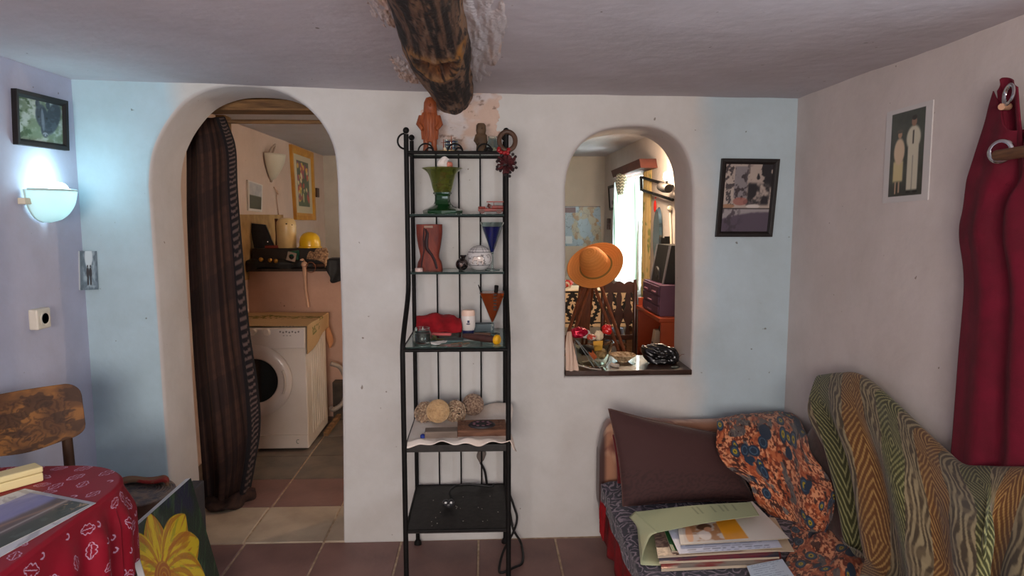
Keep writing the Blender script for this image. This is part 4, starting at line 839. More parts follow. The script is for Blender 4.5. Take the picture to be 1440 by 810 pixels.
# coverlet with swirls over the seat
nu, nv = 400, 520
U, V = np.meshgrid(np.linspace(0, 1, nu), np.linspace(0, 1, nv), indexing='ij')
A = -0.085 + 0.80*U; Yc = 2.965 + (1.35 - 2.965)*V
X = np.where(A < 0, SX0 - 0.012 + 0.004*np.sin(Yc*25), SX0 - 0.012 + A); X = np.where((A >= 0) & (A < 0.04), SX0 - 0.012 + A*0.9, X)
Z = np.where(A < 0, SZ + A - 0.012, SZ - 0.016*(1 - np.clip(A/0.06, 0, 1))**2) + 0.010*fbm(U*6, V*9, 3) + 0.03*sm(0.06, 0.0, V)*0.4
wx = U*8 + 1.2*(fbm(U*9, V*14, 1) - 0.5); wy = V*16 + 1.2*(fbm(U*9+5, V*14, 2) - 0.5)
fx, fy = wx - np.floor(wx) - 0.5, wy - np.floor(wy) - 0.5
ra = np.sqrt(fx**2 + fy**2); th = np.arctan2(fy, fx); ph = _h(np.floor(wx), np.floor(wy), 3)
sp = np.sin(ra*26 + th*np.where(ph > 0.5, 1, -1)*1 + ph*6)
c = lerp(flat(U, C(38, 36, 52)), flat(U, C(138, 124, 136)), sm(0.45, 0.75, sp)); c = over(c, C(96, 84, 100), sm(0.62, 0.72, fbm(U*34, V*55, 9))*0.6)
tag(sheet('seat_coverlet', np.stack([X, Yc, Z], -1), CLOTH, None, c, solid=0.004), 'dark navy coverlet with pale swirls on the sofa seat', 'blanket')
U, V = np.meshgrid(np.linspace(0, 1, 14), np.linspace(0, 1, 120), indexing='ij')
X = SX0 + 0.004 + 0.008*np.sin(V*60)*U; Yc = 2.98 + (1.35-2.98)*V; Z = 0.335 - U*(0.25 + 0.015*np.sin(V*31))
t = tag(sheet('red_valance', np.stack([X, Yc, Z], -1), M('red_felt', (150, 10, 20), 0.85, col2=(120, 8, 16), scale=20), solid=0.004), 'bright red cloth hanging below the navy coverlet', 'cloth')
mb = MB()
for q in range(26): y = 2.965 - q*0.004; mb.tube([(SX0-0.014, y, 0.30), (SX0-0.022+0.004*(q % 3), y, 0.25), (SX0-0.02, y+0.003, 0.20 - 0.02*(q % 4))], 0.0035, 5)
one(mb, 'red_tassel', MATS['red_felt'], 'thick red tassel hanging off the corner of the sofa seat', 'tassel')
def pillow(name, label, c, T, mat, colf=None, n=60, pw=2.6, pinch=0.05, seed=0):
    """corners TL TR BR BL of the middle plane, T half thickness"""
    c = [np.asarray(p, float) for p in c]; nn = nrm(np.cross(c[1]-c[0], c[3]-c[0]))
    a = np.linspace(-1, 1, n); U, V = np.meshgrid(a, a, indexing='ij')
    pu = U*(1 - pinch*(1-V**2)*np.abs(U)**3*0 - pinch*(1 - V**2)*U**2); pv = V*(1 - pinch*(1-U**2)*V**2)
    Q = bil(c, pu*0.5+0.5, pv*0.5+0.5); th = T*((1-np.abs(U)**pw)*(1-np.abs(V)**pw))**0.55*(1 + 0.16*(fbm(U*2+seed, V*2, seed) - 0.5)) + 0.002
    wr = 0.010*(fbm(U*3+9, V*3+seed, 4) - 0.5)*(np.abs(U)**2 + np.abs(V)**2)
    top = Q + nn*(th + wr)[..., None]; bot = Q - nn*(th - wr)[..., None]
    o = thing(name, label, 'cushion', tuple(0.5*(c[2]+c[3])))
    col = colf(U*0.5+0.5, V*0.5+0.5) if colf else None
    sheet('front_cover', top, mat, o, col); sheet('back_cover', bot, mat, o, col)
    mb = MB(); lp = [Q[i, 0] for i in range(0, n, 2)] + [Q[-1, j] for j in range(0, n, 2)] + [Q[i, -1] for i in range(n-1, -1, -2)] + [Q[0, j] for j in range(n-1, -1, -2)]
    mb.tube(lp, 0.004, 6, True); mb.build('piping', mat if not colf else BRN, o); return o
def browncol(u, v):
    c = flat(u, C(66, 38, 36)); wx, wy = u*6 + 0.6*fbm(u*8, v*8, 1), v*5 + 0.6*fbm(u*8, v*8, 2); fx, fy = wx - np.floor(wx) - .5, wy - np.floor(wy) - .5
    s = np.sin(np.sqrt(fx**2+fy**2)*30 + np.arctan2(fy, fx)); return over(c, C(50, 28, 27), sm(0.2, 0.7, s)*sm(0.42, 0.3, v)*0.8)
pillow('red_cushion', 'dark red velvet cushion behind the brown cushion', [P(862, 612, y=2.985), P(1000, 606, y=2.985), P(1010, 700, y=2.93), P(868, 704, y=2.93)], 0.022, M('dark_red_velvet', (104, 16, 22), 0.85, sheen=0.4), seed=3)
pillow('brown_cushion', 'large dark brown cushion with embossed scrolls leaning on the armrest', [P(856, 575, y=2.90), P(1024, 612, y=2.89), P(1062, 704, y=2.72), P(876, 712, y=2.72)], 0.05, M('brown_damask', (66, 38, 36), 0.8, attr=True, sheen=0.12, bump=0.001, bscale=150), browncol, seed=1)
# ---- wax-print cloths
def waxprint(u, v, k=1.0, seed=0):
    n1 = fbm(u*64*k, v*64*k, 3+seed, 3); c = lerp(flat(u, C(112, 48, 28)), flat(u, C(214, 146, 104)), sm(0.40, 0.56, n1)); c = over(c, C(166, 78, 40), sm(0.5, 0.62, fbm(u*20*k, v*20*k, 5+seed))*0.7); c = over(c, C(72, 84, 92), sm(0.60, 0.66, fbm(u*11*k+5, v*11*k, 9+seed))*0.75)
    c = over(c, C(44, 20, 18), sm(0.62, 0.68, fbm(u*30*k+9, v*30*k, 7+seed, 3))*0.8)
    rg = random.Random(5+seed)
    for q in range(int(46*k)):
        cx, cy = rg.random(), rg.random(); r = rg.uniform(0.035, 0.06)/k**0.5; a = rg.random()*3; w = 0.25*(fbm(u*16, v*16, 40+q) - 0.5)
        ca, sa = math.cos(a), math.sin(a); d = np.sqrt((((u-cx)*ca + (v-cy)*sa)/r)**2 + (((v-cy)*ca - (u-cx)*sa)/(r*rg.uniform(0.45, 0.95)))**2) + w
        kind = rg.random()
        c = over(c, C(30, 46, 66), sm(1.12, 0.95, d)); 
        if kind > 0.35: c = over(c, C(70, 96, 116), ((d > 0.55) & (d < 0.72))*0.8)
        if kind > 0.5: c = over(c, C(168, 146, 34), sm(0.52, 0.42, d)); c = over(c, C(36, 50, 40), sm(0.2, 0.14, d))
    return c
rows = [[P(1020, 588, y=3.16), P(1050, 585, y=3.16), P(1085, 582, y=3.16), P(1112, 585, y=3.16)],
        [P(1008, 598, y=2.83), P(1045, 590, y=2.90), P(1090, 586, y=3.02), P(1122, 592, y=3.02)],
        [P(1006, 628, y=2.765), P(1055, 618, y=2.79), P(1105, 612, y=2.74), P(1138, 626, y=2.56)],
        [P(1018, 655, y=2.71), P(1070, 655, y=2.70), P(1120, 655, y=2.58), P(1160, 662, y=2.40)],
        [P(1052, 678, y=2.67), P(1090, 688, y=2.64), P(1130, 692, y=2.50), P(1174, 694, y=2.34)],
        [P(1066, 708, y=2.64), P(1105, 720, y=2.58), P(1140, 728, y=2.46), P(1172, 728, y=2.34)],
        [P(1108, 748, y=2.56), P(1128, 752, y=2.53), P(1148, 750, y=2.44), P(1166, 748, y=2.36)]]
G, U, V = loft(rows, 300, 240, lambda U, V: 0.030*(fbm(U*3.2+1, V*2.4, 12) - 0.5) + 0.010*np.sin(V*14 + U*6)*sm(0.25, 0.7, U) + 0.01)
tag(sheet('wax_print_cloth', G, CLOTH, None, waxprint(U, V, 1.0, 0), solid=0.003), 'orange wax-print cloth draped from armrest over the brown cushion', 'cloth')
rows = [[P(1112, 765, y=2.50), P(1150, 748, y=2.52), P(1190, 744, y=2.50), P(1225, 752, y=2.42)],
        [P(1118, 785, y=2.38), P(1150, 758, y=2.40), P(1195, 752, y=2.38), P(1245, 775, y=2.30)],
        [P(1108, 815, y=2.24), P(1155, 785, y=2.25), P(1200, 778, y=2.22), P(1262, 808, y=2.18)],
        [P(1100, 850, y=2.12), P(1150, 830, y=2.10), P(1210, 826, y=2.06), P(1275, 850, y=2.05)],
        [P(1090, 890, y=2.00), P(1150, 890, y=1.96), P(1215, 890, y=1.96), P(1280, 895, y=1.96)]]
G, U, V = loft(rows, 240, 240, lambda U, V: 0.040*(fbm(U*3.5+4, V*3.5, 22) - 0.5) + 0.008*np.sin(U*15 + V*9) + 0.008)
G[..., 2] = np.maximum(G[..., 2], SZ + 0.012)
tag(sheet('wax_print_cloth', G, CLOTH, None, waxprint(U, V, 0.8, 6), solid=0.003), 'crumpled orange wax-print cloth heaped on the seat beside the papers', 'cloth')
# ---- the green and brown throw over the backrest
cres = [(1148, 531), (1176, 528), (1204, 532), (1250, 573), (1300, 622), (1340, 655), (1385, 661), (1440, 668)]
crest = [P(a, b, x=1.375) for a, b in cres] + [np.array([1.375, 1.55, 0.92]), np.array([1.375, 1.3, 0.90]), np.array([1.375, 1.0, 0.9])]
mid1 = [P(1141, 575, x=1.285), P(1172, 580, x=1.28), P(1205, 590, x=1.27), P(1255, 640, x=1.255), P(1305, 690, x=1.25), P(1350, 722, x=1.25), P(1395, 735, x=1.25)] ; ex = lambda L, x, z: L + [np.array([x, y, z]) for y in (1.62, 1.5, 1.3, 1.0)]
mid1 = ex(mid1, 1.25, 0.70)
mid2 = ex([P(1166, 640, x=1.27), P(1190, 650, x=1.25), P(1216, 670, x=1.23), P(1258, 725, x=1.21), P(1305, 775, x=1.20), P(1345, 800, x=1.20), P(1390, 830, x=1.20)], 1.2, 0.52)
hem = ex([P(1188, 752, x=1.27), P(1198, 762, x=1.25), P(1222, 778, x=1.23), P(1258, 815, x=1.20), P(1300, 850, x=1.17), P(1340, 880, x=1.15), P(1380, 910, x=1.14)], 1.13, SZ+0.02)
for p in hem: p[2] = max(p[2], SZ+0.02)
n = len(crest)
back0 = [np.array([1.455, p[1], p[2] - 0.10]) for p in crest]; bk1 = [np.array([1.43, p[1], p[2] - 0.012]) for p in crest]
mid2 = mid2[:n]; mid1 = mid1[:n]; hem = hem[:n]
front = [h + np.array([-0.11, -0.01, -0.006]) for h in hem]
for i in (0, 1, 2): front[i] = hem[i] + np.array([-0.02, -0.01, -0.006])
G, U, V = loft([back0, bk1, crest, mid1, mid2, hem, front], 300, 520, lambda U, V: (0.022*np.sin(V*38 - U*9 + 1.2*np.sin(V*7)) + 0.03*(fbm(V*9, U*3, 15) - 0.5))*sm(0.34, 0.6, U)*sm(0.97, 0.8, U))
ds = np.linalg.norm(np.diff(G, axis=1), axis=-1).mean(0); sl = np.concatenate([[0], np.cumsum(ds)]); dt = np.linalg.norm(np.diff(G, axis=0), axis=-1).mean(1); tl = np.concatenate([[0], np.cumsum(dt)])
SS = np.broadcast_to(sl[None, :], U.shape); TT = np.broadcast_to(tl[:, None], U.shape)
def throwcol(s, t):
    s = s - 0.16*t + 0.02*(fbm(s*6, t*6, 2) - 0.5)*2
    Pd = 0.225; k = np.floor(s/Pd); f = s/Pd - k; blk = f < 0.58; fb = f/0.58; ww = (f-0.58)/0.42
    tb = t/0.24 + 0.5*(k % 2); kb = np.floor(tb); g = tb - kb
    isg = (k % 2) == 0
    dirn = _h(k, kb, 1) > 0.5
    zz = np.where(dirn, np.abs(fb-0.5), 0.5-np.abs(fb-0.5)); vv = np.where(_h(k, kb, 4) > 0.6, np.abs(g-0.5)*1.2 + zz*1.0, g + zz*0.9)
    ph = vv*8.0 + 0.35*(fbm(s*30, t*30, 4) - 0.5); ln = np.abs((ph - np.floor(ph)) - 0.5)
    bc = np.where(isg[..., None], C(58, 58, 16), C(108, 64, 20)); lc = np.where(isg[..., None], C(158, 154, 100), C(182, 142, 80))
    a = lerp(bc, lc, sm(0.30, 0.38, ln))
    wv = ww*4.5 + 0.30*np.sin(t*40 + 3*k + 2*np.sin(ww*5)) + 0.9*(fbm(s*25, t*22, 8) - 0.5); l2 = np.abs((wv - np.floor(wv)) - 0.5)
    b = lerp(flat(s, C(160, 144, 108)), flat(s, C(74, 60, 40)), sm(0.16, 0.30, l2)); b = over(b, C(140, 122, 90), sm(0.5, 0.7, fbm(s*12, t*40, 6))*0.5)
    return np.where(blk[..., None], a, b)*0.87
tag(sheet('patterned_throw', G, CLOTH, None, throwcol(SS + 0.03, TT - 0.12), solid=0.004), 'olive and brown throw with zigzag lines over the sofa back', 'throw')

# ---- papers on the seat
zp = SZ + 0.012
def sheetpaper(name, label, cat, c, dz, th, colf=None, mat=None, group=None, curl=0.0, n=60):
    """c: four pixels TL TR BR BL of a flat sheet lying at height zp+dz"""
    q = [P(a, b, z=zp+dz) for a, b in c]
    t = thing(name, label, cat, tuple(0.25*sum(q)), group=group); mb = MB(); mb.prism([p - np.array([0, 0, th]) for p in q], (0, 0, th*0.96)); mb.build('pages', mat or M('page_edge', (176, 160, 140), 0.8), t, smooth=False)
    U, V = np.meshgrid(np.linspace(0, 1, n), np.linspace(0, 1, n), indexing='ij'); G = bil(q, U, V); G[..., 2] += 0.0004
    sheet('cover', G, PRINT, t, colf(U, V) if colf else flat(U, C(220, 216, 210))); return t
def lines(u, v, base, ink, n, x0=0.1, x1=0.9): 
    c = flat(u, base); m = (np.abs((v*n) % 1 - 0.5) < 0.16) & (u > x0) & (u < x1 - 0.25*_h(np.floor(v*n), 0*v, 3)) & (fbm(u*40, np.floor(v*n), 3) > 0.4); return over(c, ink, m*0.6)
mags = lambda a, b, s: (lambda u, v: lerp(flat(u, a), flat(u, b), sm(0.4, 0.6, fbm(u*5, v*5, s))))
sheetpaper('magazine', 'magazine with red and grey cover at the bottom of the stack', 'magazine', [(925, 735), (1092, 745), (1100, 792), (930, 800)], 0.012, 0.010, mags(C(150, 140, 130), C(150, 60, 60), 2), group='papers stacked on the sofa')
sheetpaper('magazine', 'blue grey magazine above the red one', 'magazine', [(925, 725), (1085, 738), (1096, 783), (927, 790)], 0.022, 0.008, mags(C(70, 70, 90), C(140, 44, 70), 6), group='papers stacked on the sofa')
sheetpaper('magazine', 'brown speckled magazine under the green exercise book', 'magazine', [(915, 722), (1080, 730), (1105, 772), (925, 782)], 0.032, 0.008, lambda u, v: lerp(flat(u, C(90, 66, 60)), flat(u, C(150, 126, 112)), sm(0.45, 0.55, fbm(u*40, v*40, 2, 2))), group='papers stacked on the sofa')
sheetpaper('exercise_book', 'thin green exercise book with tan label', 'book', [(925, 722), (1065, 728), (1090, 768), (945, 775)], 0.038, 0.005, lambda u, v: over(flat(u, C(40, 100, 54)), C(176, 140, 96), rct(u, v, 0.12, 0.9, 0.08, 0.92)), group='papers stacked on the sofa')
sheetpaper('envelope', 'large buff envelope sticking out of the paper stack', 'envelope', [(960, 722), (1090, 728), (1117, 775), (985, 772)], 0.043, 0.003, lambda u, v: flat(u, C(206, 186, 158)), group='papers stacked on the sofa')
sheetpaper('letter', 'white printed letter lying under the brochure', 'paper', [(935, 735), (1075, 728), (1100, 770), (955, 779)], 0.049, 0.002, lambda u, v: lines(u, v, C(206, 212, 232), C(90, 96, 120), 16), group='papers stacked on the sofa')
def broch(u, v):
    c = flat(u, C(216, 210, 202)); ph = rct(u, v, 0.04, 0.42, 0.06, 0.60, 0.004); p = lerp(flat(u, C(206, 196, 190)), flat(u, C(170, 120, 80)), sm(0.45, 0.6, fbm(u*9, v*7, 3)))
    p = over(p, C(206, 150, 112), ell(u, v, 0.1, 0.28, 0.035, 0.25)); p = over(p, C(92, 60, 44), ell(u, v, 0.27, 0.46, 0.08, 0.09)); p = over(p, C(226, 216, 210), ell(u, v, 0.25, 0.22, 0.06, 0.14)); p = over(p, C(196, 146, 116), ell(u, v, 0.30, 0.38, 0.04, 0.07))
    c = np.where((ph > 0.5)[..., None], p, c); return over(c, C(226, 152, 30), rct(u, v, 0.42, 0.64, 0.06, 0.60, 0.004))
sheetpaper('brochure', 'white brochure with a photo and orange panel on top', 'brochure', [(950, 722), (1058, 705), (1110, 757), (957, 766)], 0.058, 0.002, broch, group='papers stacked on the sofa', n=110)
f = thing('green_folder', 'pale green card folder bent open around the paper stack', 'folder', tuple(P(900, 760, z=zp)))
FOL = M('green_card', (164, 172, 138), 0.7, col2=(176, 176, 140), scale=5)
a = [P(892, 720, z=zp+0.062), P(1056, 706, z=zp+0.092), P(1068, 725, z=zp+0.092), P(924, 749, z=zp+0.062)]
G, U, V = loft([[a[0], 0.5*(a[0]+a[1]) + np.array([0, 0, 0.006]), a[1]], [0.5*(a[0]+a[3]), 0.25*sum(a) + np.array([0, 0, 0.006]), 0.5*(a[1]+a[2])], [a[3], 0.5*(a[2]+a[3]) + np.array([0, 0, 0.006]), a[2]]], 70, 70)
cc = flat(U, C(164, 172, 136)); cc = over(cc, C(110, 120, 98), ((np.abs((V*26) % 1 - 0.5) < 0.12) & (V > 0.42) & (V < 0.86) & (U > 0.10) & (U < 0.52) & (_h(np.floor(V*26), 0*U, 2) > 0.35))*0.6)
sheet('cover', G, M('green_card_print', (164, 172, 138), 0.7, attr=True), f, cc, solid=0.0012)
b0, b1 = P(915, 795, z=zp+0.002), P(905, 725, z=zp+0.002)
rows = [[a[0], a[3]], [a[0] + np.array([-0.02, 0, -0.02]), a[3] + np.array([-0.028, 0, -0.02])], [b1 + np.array([-0.03, 0, 0.02]), b0 + np.array([-0.03, 0, 0.02])], [b1 + np.array([0.0, 0, 0.0]), b0 + np.array([0.0, 0, 0.0])], [b1 + np.array([0.3, 0, 0.0]), b0 + np.array([0.3, 0, 0.0])]]
G, U, V = loft(rows, 40, 12); sheet('spine', G, FOL, f, solid=0.0012)
sheetpaper('pale_leaflet', 'pale blue leaflet in front of the stack', 'leaflet', [(1050, 796), (1100, 786), (1118, 812), (1060, 822)], 0.02, 0.002, lambda u, v: lines(u, v, C(200, 214, 230), C(120, 140, 170), 9))

# ================================================================== RED CURTAIN ON THE RIGHT
RC = M('burgundy_curtain', (122, 10, 42), 0.8, col2=(104, 8, 34), scale=14, sheen=0.03, transl=0.2, bump=0.0008, bscale=300)
ct = thing('red_curtain', 'burgundy eyelet curtain bunched over the sofa', 'curtain', tuple(P(1400, 660, x=1.38)))
L1 = [(1398, 128), (1388, 165), (1374, 225), (1359, 262), (1353, 300), (1350, 330), (1356, 400), (1349, 500), (1343, 580), (1336, 668)]
rows = []
for i, (a, b) in enumerate(L1):
    fz = i/9; p0 = P(a, b, x=1.43); r = [p0]
    top = P(1445, 192, x=1.33)
    for j, (dy, dx) in enumerate(((-0.05, -0.045), (-0.11, -0.075), (-0.17, -0.03), (-0.23, -0.085), (-0.30, -0.04), (-0.37, -0.09), (-0.45, -0.04))):
        y = p0[1] + dy*(0.8 + 0.35*fz); z = p0[2] - (0.05, 0.115, 0.12, 0.11, 0.12, 0.11, 0.12)[j]*(1-fz)**3; r.append(np.array([1.445 + dx*0.55, y, z]))
    rows.append(r)
G, U, V = loft(rows, 120, 100, lambda U, V: 0.012*(fbm(U*3, V*5, 7) - 0.5) + 0.012*np.sin(U*9 + V*5)*sm(0.1, 0.25, U)*sm(0.5, 0.3, U))
sheet('front_fold', G, RC, ct, solid=0.003)
rows = [[P(1402, 128, x=1.42), P(1408, 110, x=1.43), P(1424, 113, x=1.43), P(1433, 122, x=1.42)], [P(1404, 150, x=1.43), P(1415, 140, x=1.44), P(1428, 145, x=1.43), P(1436, 160, x=1.42)], [P(1412, 190, x=1.43), P(1420, 190, x=1.44), P(1430, 190, x=1.43), P(1440, 200, x=1.42)], [P(1415, 260, x=1.43), P(1425, 260, x=1.44), P(1435, 260, x=1.43), P(1444, 260, x=1.42)]]
G, U, V = loft(rows, 40, 30, lambda U, V: 0.006*np.sin(V*9)); sheet('back_fold', G, RC, ct, solid=0.003)
CHR = M('chrome', (206, 204, 206), 0.18, 1.0)
for (a, b, x, r, ny) in ((1408, 213, 1.362, 0.027, 0.5), (1421, 133, 1.405, 0.024, -0.25)):
    c = P(a, b, x=x); nn = nrm((-1, -ny, 0.1)); e1 = nrm(np.cross(nn, (0, 0, 1))); e2 = np.cross(nn, e1)
    MB().tube([c + nn*0.004 + r*(math.cos(s)*e1 + math.sin(s)*e2) for s in np.linspace(0, 2*pi, 36)[:-1]], 0.0065, 10, True, flat=0.6).build('eyelet', CHR, ct)
rod = P(1402, 219, x=1.355)
mb = MB(); mb.tube([rod, rod + np.array([-0.004, -0.10, 0.002]), rod + np.array([-0.006, -0.5, 0.0]), rod + np.array([0, -1.3, 0])], 0.015, 14); one(mb, 'curtain_rod', M('brown_rod_wood', (110, 74, 48), 0.5, col2=(84, 54, 36), scale=20, stretch=(8, 1, 8)), 'brown wooden curtain rod poking through the lower eyelet', 'rod')
mb = MB(); c = P(1411, 148, x=1.40); mb.tube([c + np.array([0.03, 0.02, 0]), c + np.array([-0.005, 0.0, -0.004])], [0.010, 0.009], 10); one(mb, 'bare_peg', M('pale_peg_wood', (196, 148, 118), 0.7), 'pale wooden peg holding up the folded curtain corner', 'peg')
# ================================================================== LEFT FOREGROUND
TZ = 0.75
t = thing('side_table', 'low wooden table hidden under a red holly tablecloth', 'table', (-1.46, 1.6, 0))
TW = M('table_wood', (110, 74, 46), 0.6, col2=(86, 56, 36), scale=8, stretch=(1, 6, 6))
def rrect(x0, x1, y0, y1, r, n=16, rot=0.0):
    pts = []
    for (cx, cy, a0) in ((x1-r, y1-r, 0), (x0+r, y1-r, pi/2), (x0+r, y0+r, pi), (x1-r, y0+r, 3*pi/2)):
        for a in np.linspace(a0, a0+pi/2, n): pts.append((cx + r*math.cos(a), cy + r*math.sin(a)))
    return np.array(pts)
TX0, TX1, TY0, TY1 = -1.80, -1.135, 0.9, 2.265
base = rrect(TX0+0.01, TX1-0.012, TY0+0.01, TY1-0.012, 0.23)
MB().prism([(x, y, TZ-0.03) for x, y in base], (0, 0, 0.026)).build('tabletop', TW, t, smooth=False)
for x in (TX0+0.14, TX1-0.13):
    for y in (TY0+0.14, TY1-0.16): mb = MB(); mb.bx(x-0.022, x+0.022, y-0.022, y+0.022, 0, TZ-0.03); mb.build('leg', TW, t, smooth=False, bevel=0.003)
# tablecloth: top disc + drape, pattern in flattened cloth coordinates
def leafmask(X, Y, seed, cell):
    """pale outline drawings of holly leaves, berries and little arcs"""
    out = np.zeros(X.shape); gx, gy = np.floor(X/cell), np.floor(Y/cell)
    for dx in (-1, 0, 1):
        for dy in (-1, 0, 1):
            i, j = gx + dx, gy + dy; cx = (i + 0.2 + 0.6*_h(i, j, seed))*cell; cy = (j + 0.2 + 0.6*_h(i, j, seed+1))*cell; an = 6.28*_h(i, j, seed+2); L = cell*(0.62 + 0.2*_h(i, j, seed+3))
            kind = _h(i, j, seed+4); ca, sa = np.cos(an), np.sin(an); a = ((X-cx)*ca + (Y-cy)*sa)/L + 0.5; b = np.abs(-(X-cx)*sa + (Y-cy)*ca)/L
            ac = np.clip(a, 0, 1); w = 0.30*np.sin(pi*ac)**0.7*(0.62 + 0.38*np.abs(np.cos(ac*pi*3)))
            ins = (a > 0) & (a < 1); leaf = ins & ((np.abs(b-w) < 0.028) | ((b < 0.02) & (a < 0.85)))
            d = np.sqrt((X-cx)**2 + (Y-cy)**2)/cell; arc = (np.abs(d-0.10) < 0.028) & (np.arctan2(Y-cy, X-cx) > -1.0)
            out = np.maximum(out, np.where(kind > 0.35, leaf, arc))
    return out
nr, na = 300, 1000
prm = rrect(TX0, TX1, TY0, TY1, 0.24, 200); seg = np.linalg.norm(np.diff(np.vstack([prm, prm[:1]]), axis=0), axis=1); cum = np.concatenate([[0], np.cumsum(seg)]); tot = cum[-1]
# finer along the visible far right corner
ss = np.concatenate([np.linspace(0, 1.0, 560)[:-1], np.linspace(1.0, tot-0.75, 62)[:-1], np.linspace(tot-0.75, tot, 381)[:-1]]); na = len(ss); ring = np.stack([np.interp(ss, cum, np.append(prm[:, k], prm[0, k])) for k in (0, 1)], -1)
_c0 = np.vstack([prm[-1:], prm, prm[:1]]); _t = _c0[2:] - _c0[:-2]; nxt = np.stack([np.interp(ss, cum, np.append(_t[:, k], _t[0, k])) for k in (0, 1)], -1); nout = np.stack([nxt[:, 1], -nxt[:, 0]], -1); nout /= np.linalg.norm(nout, axis=1, keepdims=True)
ctr = np.array([-1.46, 1.75]); R = np.concatenate([np.linspace(0.02, 0.4, 20), np.linspace(0.4, 1, 141)[1:]]); D = np.linspace(0, 0.275, 141)[1:]; NR = 160
G = np.zeros((na, 300, 3)); FX = np.zeros((na, 300)); FY = np.zeros((na, 300))
for k, r in enumerate(R):
    q = ctr + (ring - ctr)*r; G[:, k, :2] = q; G[:, k, 2] = TZ + 0.004 - 0.010*max(0, (r-0.97)/0.03)**2; FX[:, k], FY[:, k] = q[:, 0], q[:, 1]
corner = np.exp(-((ss - 0.16)/0.16)**2) + np.exp(-((ss - tot)/0.16)**2)
fold = 0.5 + 0.5*np.sin(ss*34 + 1.5*np.sin(ss*9)); 
for k, d in enumerate(D):
    g = float(sm(0, 0.12, np.array(d))); amp = (0.004 + 0.03*corner*fold + 0.010*fold)*g
    q = ring + nout*amp[:, None]; G[:, 160+k, :2] = q + 0; G[:, 160+k, 2] = TZ - 0.006 - d*(1.0 + 0.1*np.sin(ss*5)); f = ring + nout*d; FX[:, 160+k], FY[:, 160+k] = f[:, 0], f[:, 1]
DR = np.concatenate([np.zeros(160), D])[None, :]*np.ones((na, 1))
c = lerp(flat(FX, C(132, 6, 28)), flat(FX, C(156, 10, 42)), fbm(FX*5, FY*5, 3))
c = over(c, C(222, 200, 226), leafmask(FX, FY, 3, 0.076)*0.85)
tag(sheet('holly_tablecloth', G, M('red_satin_cloth', (160, 12, 40), 0.55, attr=True), None, c, solid=0.002, closeu=True), 'crimson tablecloth with pale holly leaf outlines', 'tablecloth')
# cream box
q = [P(-20, 672, z=TZ+0.045), P(47, 654, z=TZ+0.045), P(49, 662, z=TZ+0.045)]
bx_ = P(14, 676, z=TZ+0.03); an = math.atan2(P(48, 672, z=TZ+0.01)[1] - P(0, 685, z=TZ+0.01)[1], P(48, 672, z=TZ+0.01)[0] - P(0, 685, z=TZ+0.01)[0])
t = thing('cream_box', 'small cream plastic box with a lid on the tablecloth', 'box', (bx_[0], bx_[1], TZ+0.006), an)
CRM = M('cream_box_plastic', (232, 214, 158), 0.45)
o = np.array([bx_[0], bx_[1], 0]); e = np.array([math.cos(an), math.sin(an), 0]); ctrb = P(49, 668, z=TZ+0.03) - e*0.085 + np.array([-0.005, 0.03, 0])
mb = MB(loc3(ctrb[0], ctrb[1], TZ+0.006, an)); mb.box((0, 0, 0.014), (0.17, 0.062, 0.028)); mb.build('base', CRM, t, smooth=False, bevel=0.004)
mb = MB(loc3(ctrb[0], ctrb[1], TZ+0.006, an)); mb.box((0, 0, 0.0385), (0.172, 0.064, 0.019)); mb.build('lid', CRM, t, smooth=False, bevel=0.005)
# two seascape prints
def sea(u, v):
    c = lerp(flat(u, C(112, 116, 168)), flat(u, C(146, 146, 190)), fbm(u*3, v*8, 2)); c = over(c, C(92, 78, 78), sm(0.62, 0.5, v + 0.06*fbm(u*5, v*3, 4)))
    c = over(c, C(140, 110, 96), np.exp(-((v-0.42 - 0.05*np.sin(u*5))/0.03)**2)); c = over(c, C(180, 176, 170), np.exp(-((v-0.30 - 0.06*u)/0.02)**2)*0.8); c = over(c, C(54, 62, 52), sm(0.30, 0.22, v - 0.05*u + 0.05*fbm(u*9, v*9, 6)))
    c = over(c, C(70, 84, 74), sm(0.5, 0.7, fbm(u*12, v*12, 5))*sm(0.26, 0.15, v)); return over(c, C(176, 146, 110), sm(0.55, 0.68, fbm(u*26, v*26, 8))*sm(0.75, 0.95, u)*sm(0.5, 0.3, v))
def flatprint(name, label, pxs, z, colf, th=0.0015):
    q = [P(a, b, z=z) for a, b in pxs]; t = thing(name, label, 'print', tuple(0.25*sum(q)))
    mb = MB(); mb.prism([p - np.array([0, 0, th]) for p in q], (0, 0, th*0.95)); mb.build('paper', MATS['photo_paper'], t, smooth=False)
    U, V = np.meshgrid(np.linspace(0, 1, 120), np.linspace(0, 1, 90), indexing='ij'); sheet('picture_face', bil(q, U, V), PRINT, t, colf(U, V))
flatprint('blank_print', 'white edged print lying under the seascape print', [(-40, 712), (35, 687), (135, 707), (-30, 800)], TZ+0.0075, lambda u, v: lerp(flat(u, C(206, 208, 214)), flat(u, C(150, 150, 160)), sm(0.45, 0.6, fbm(u*9, v*9, 1))*0.6))
flatprint('seascape_print', 'glossy seascape print with dark shore and violet sky', [(-60, 735), (42, 693), (127, 709), (-60, 800)], TZ+0.010, sea)
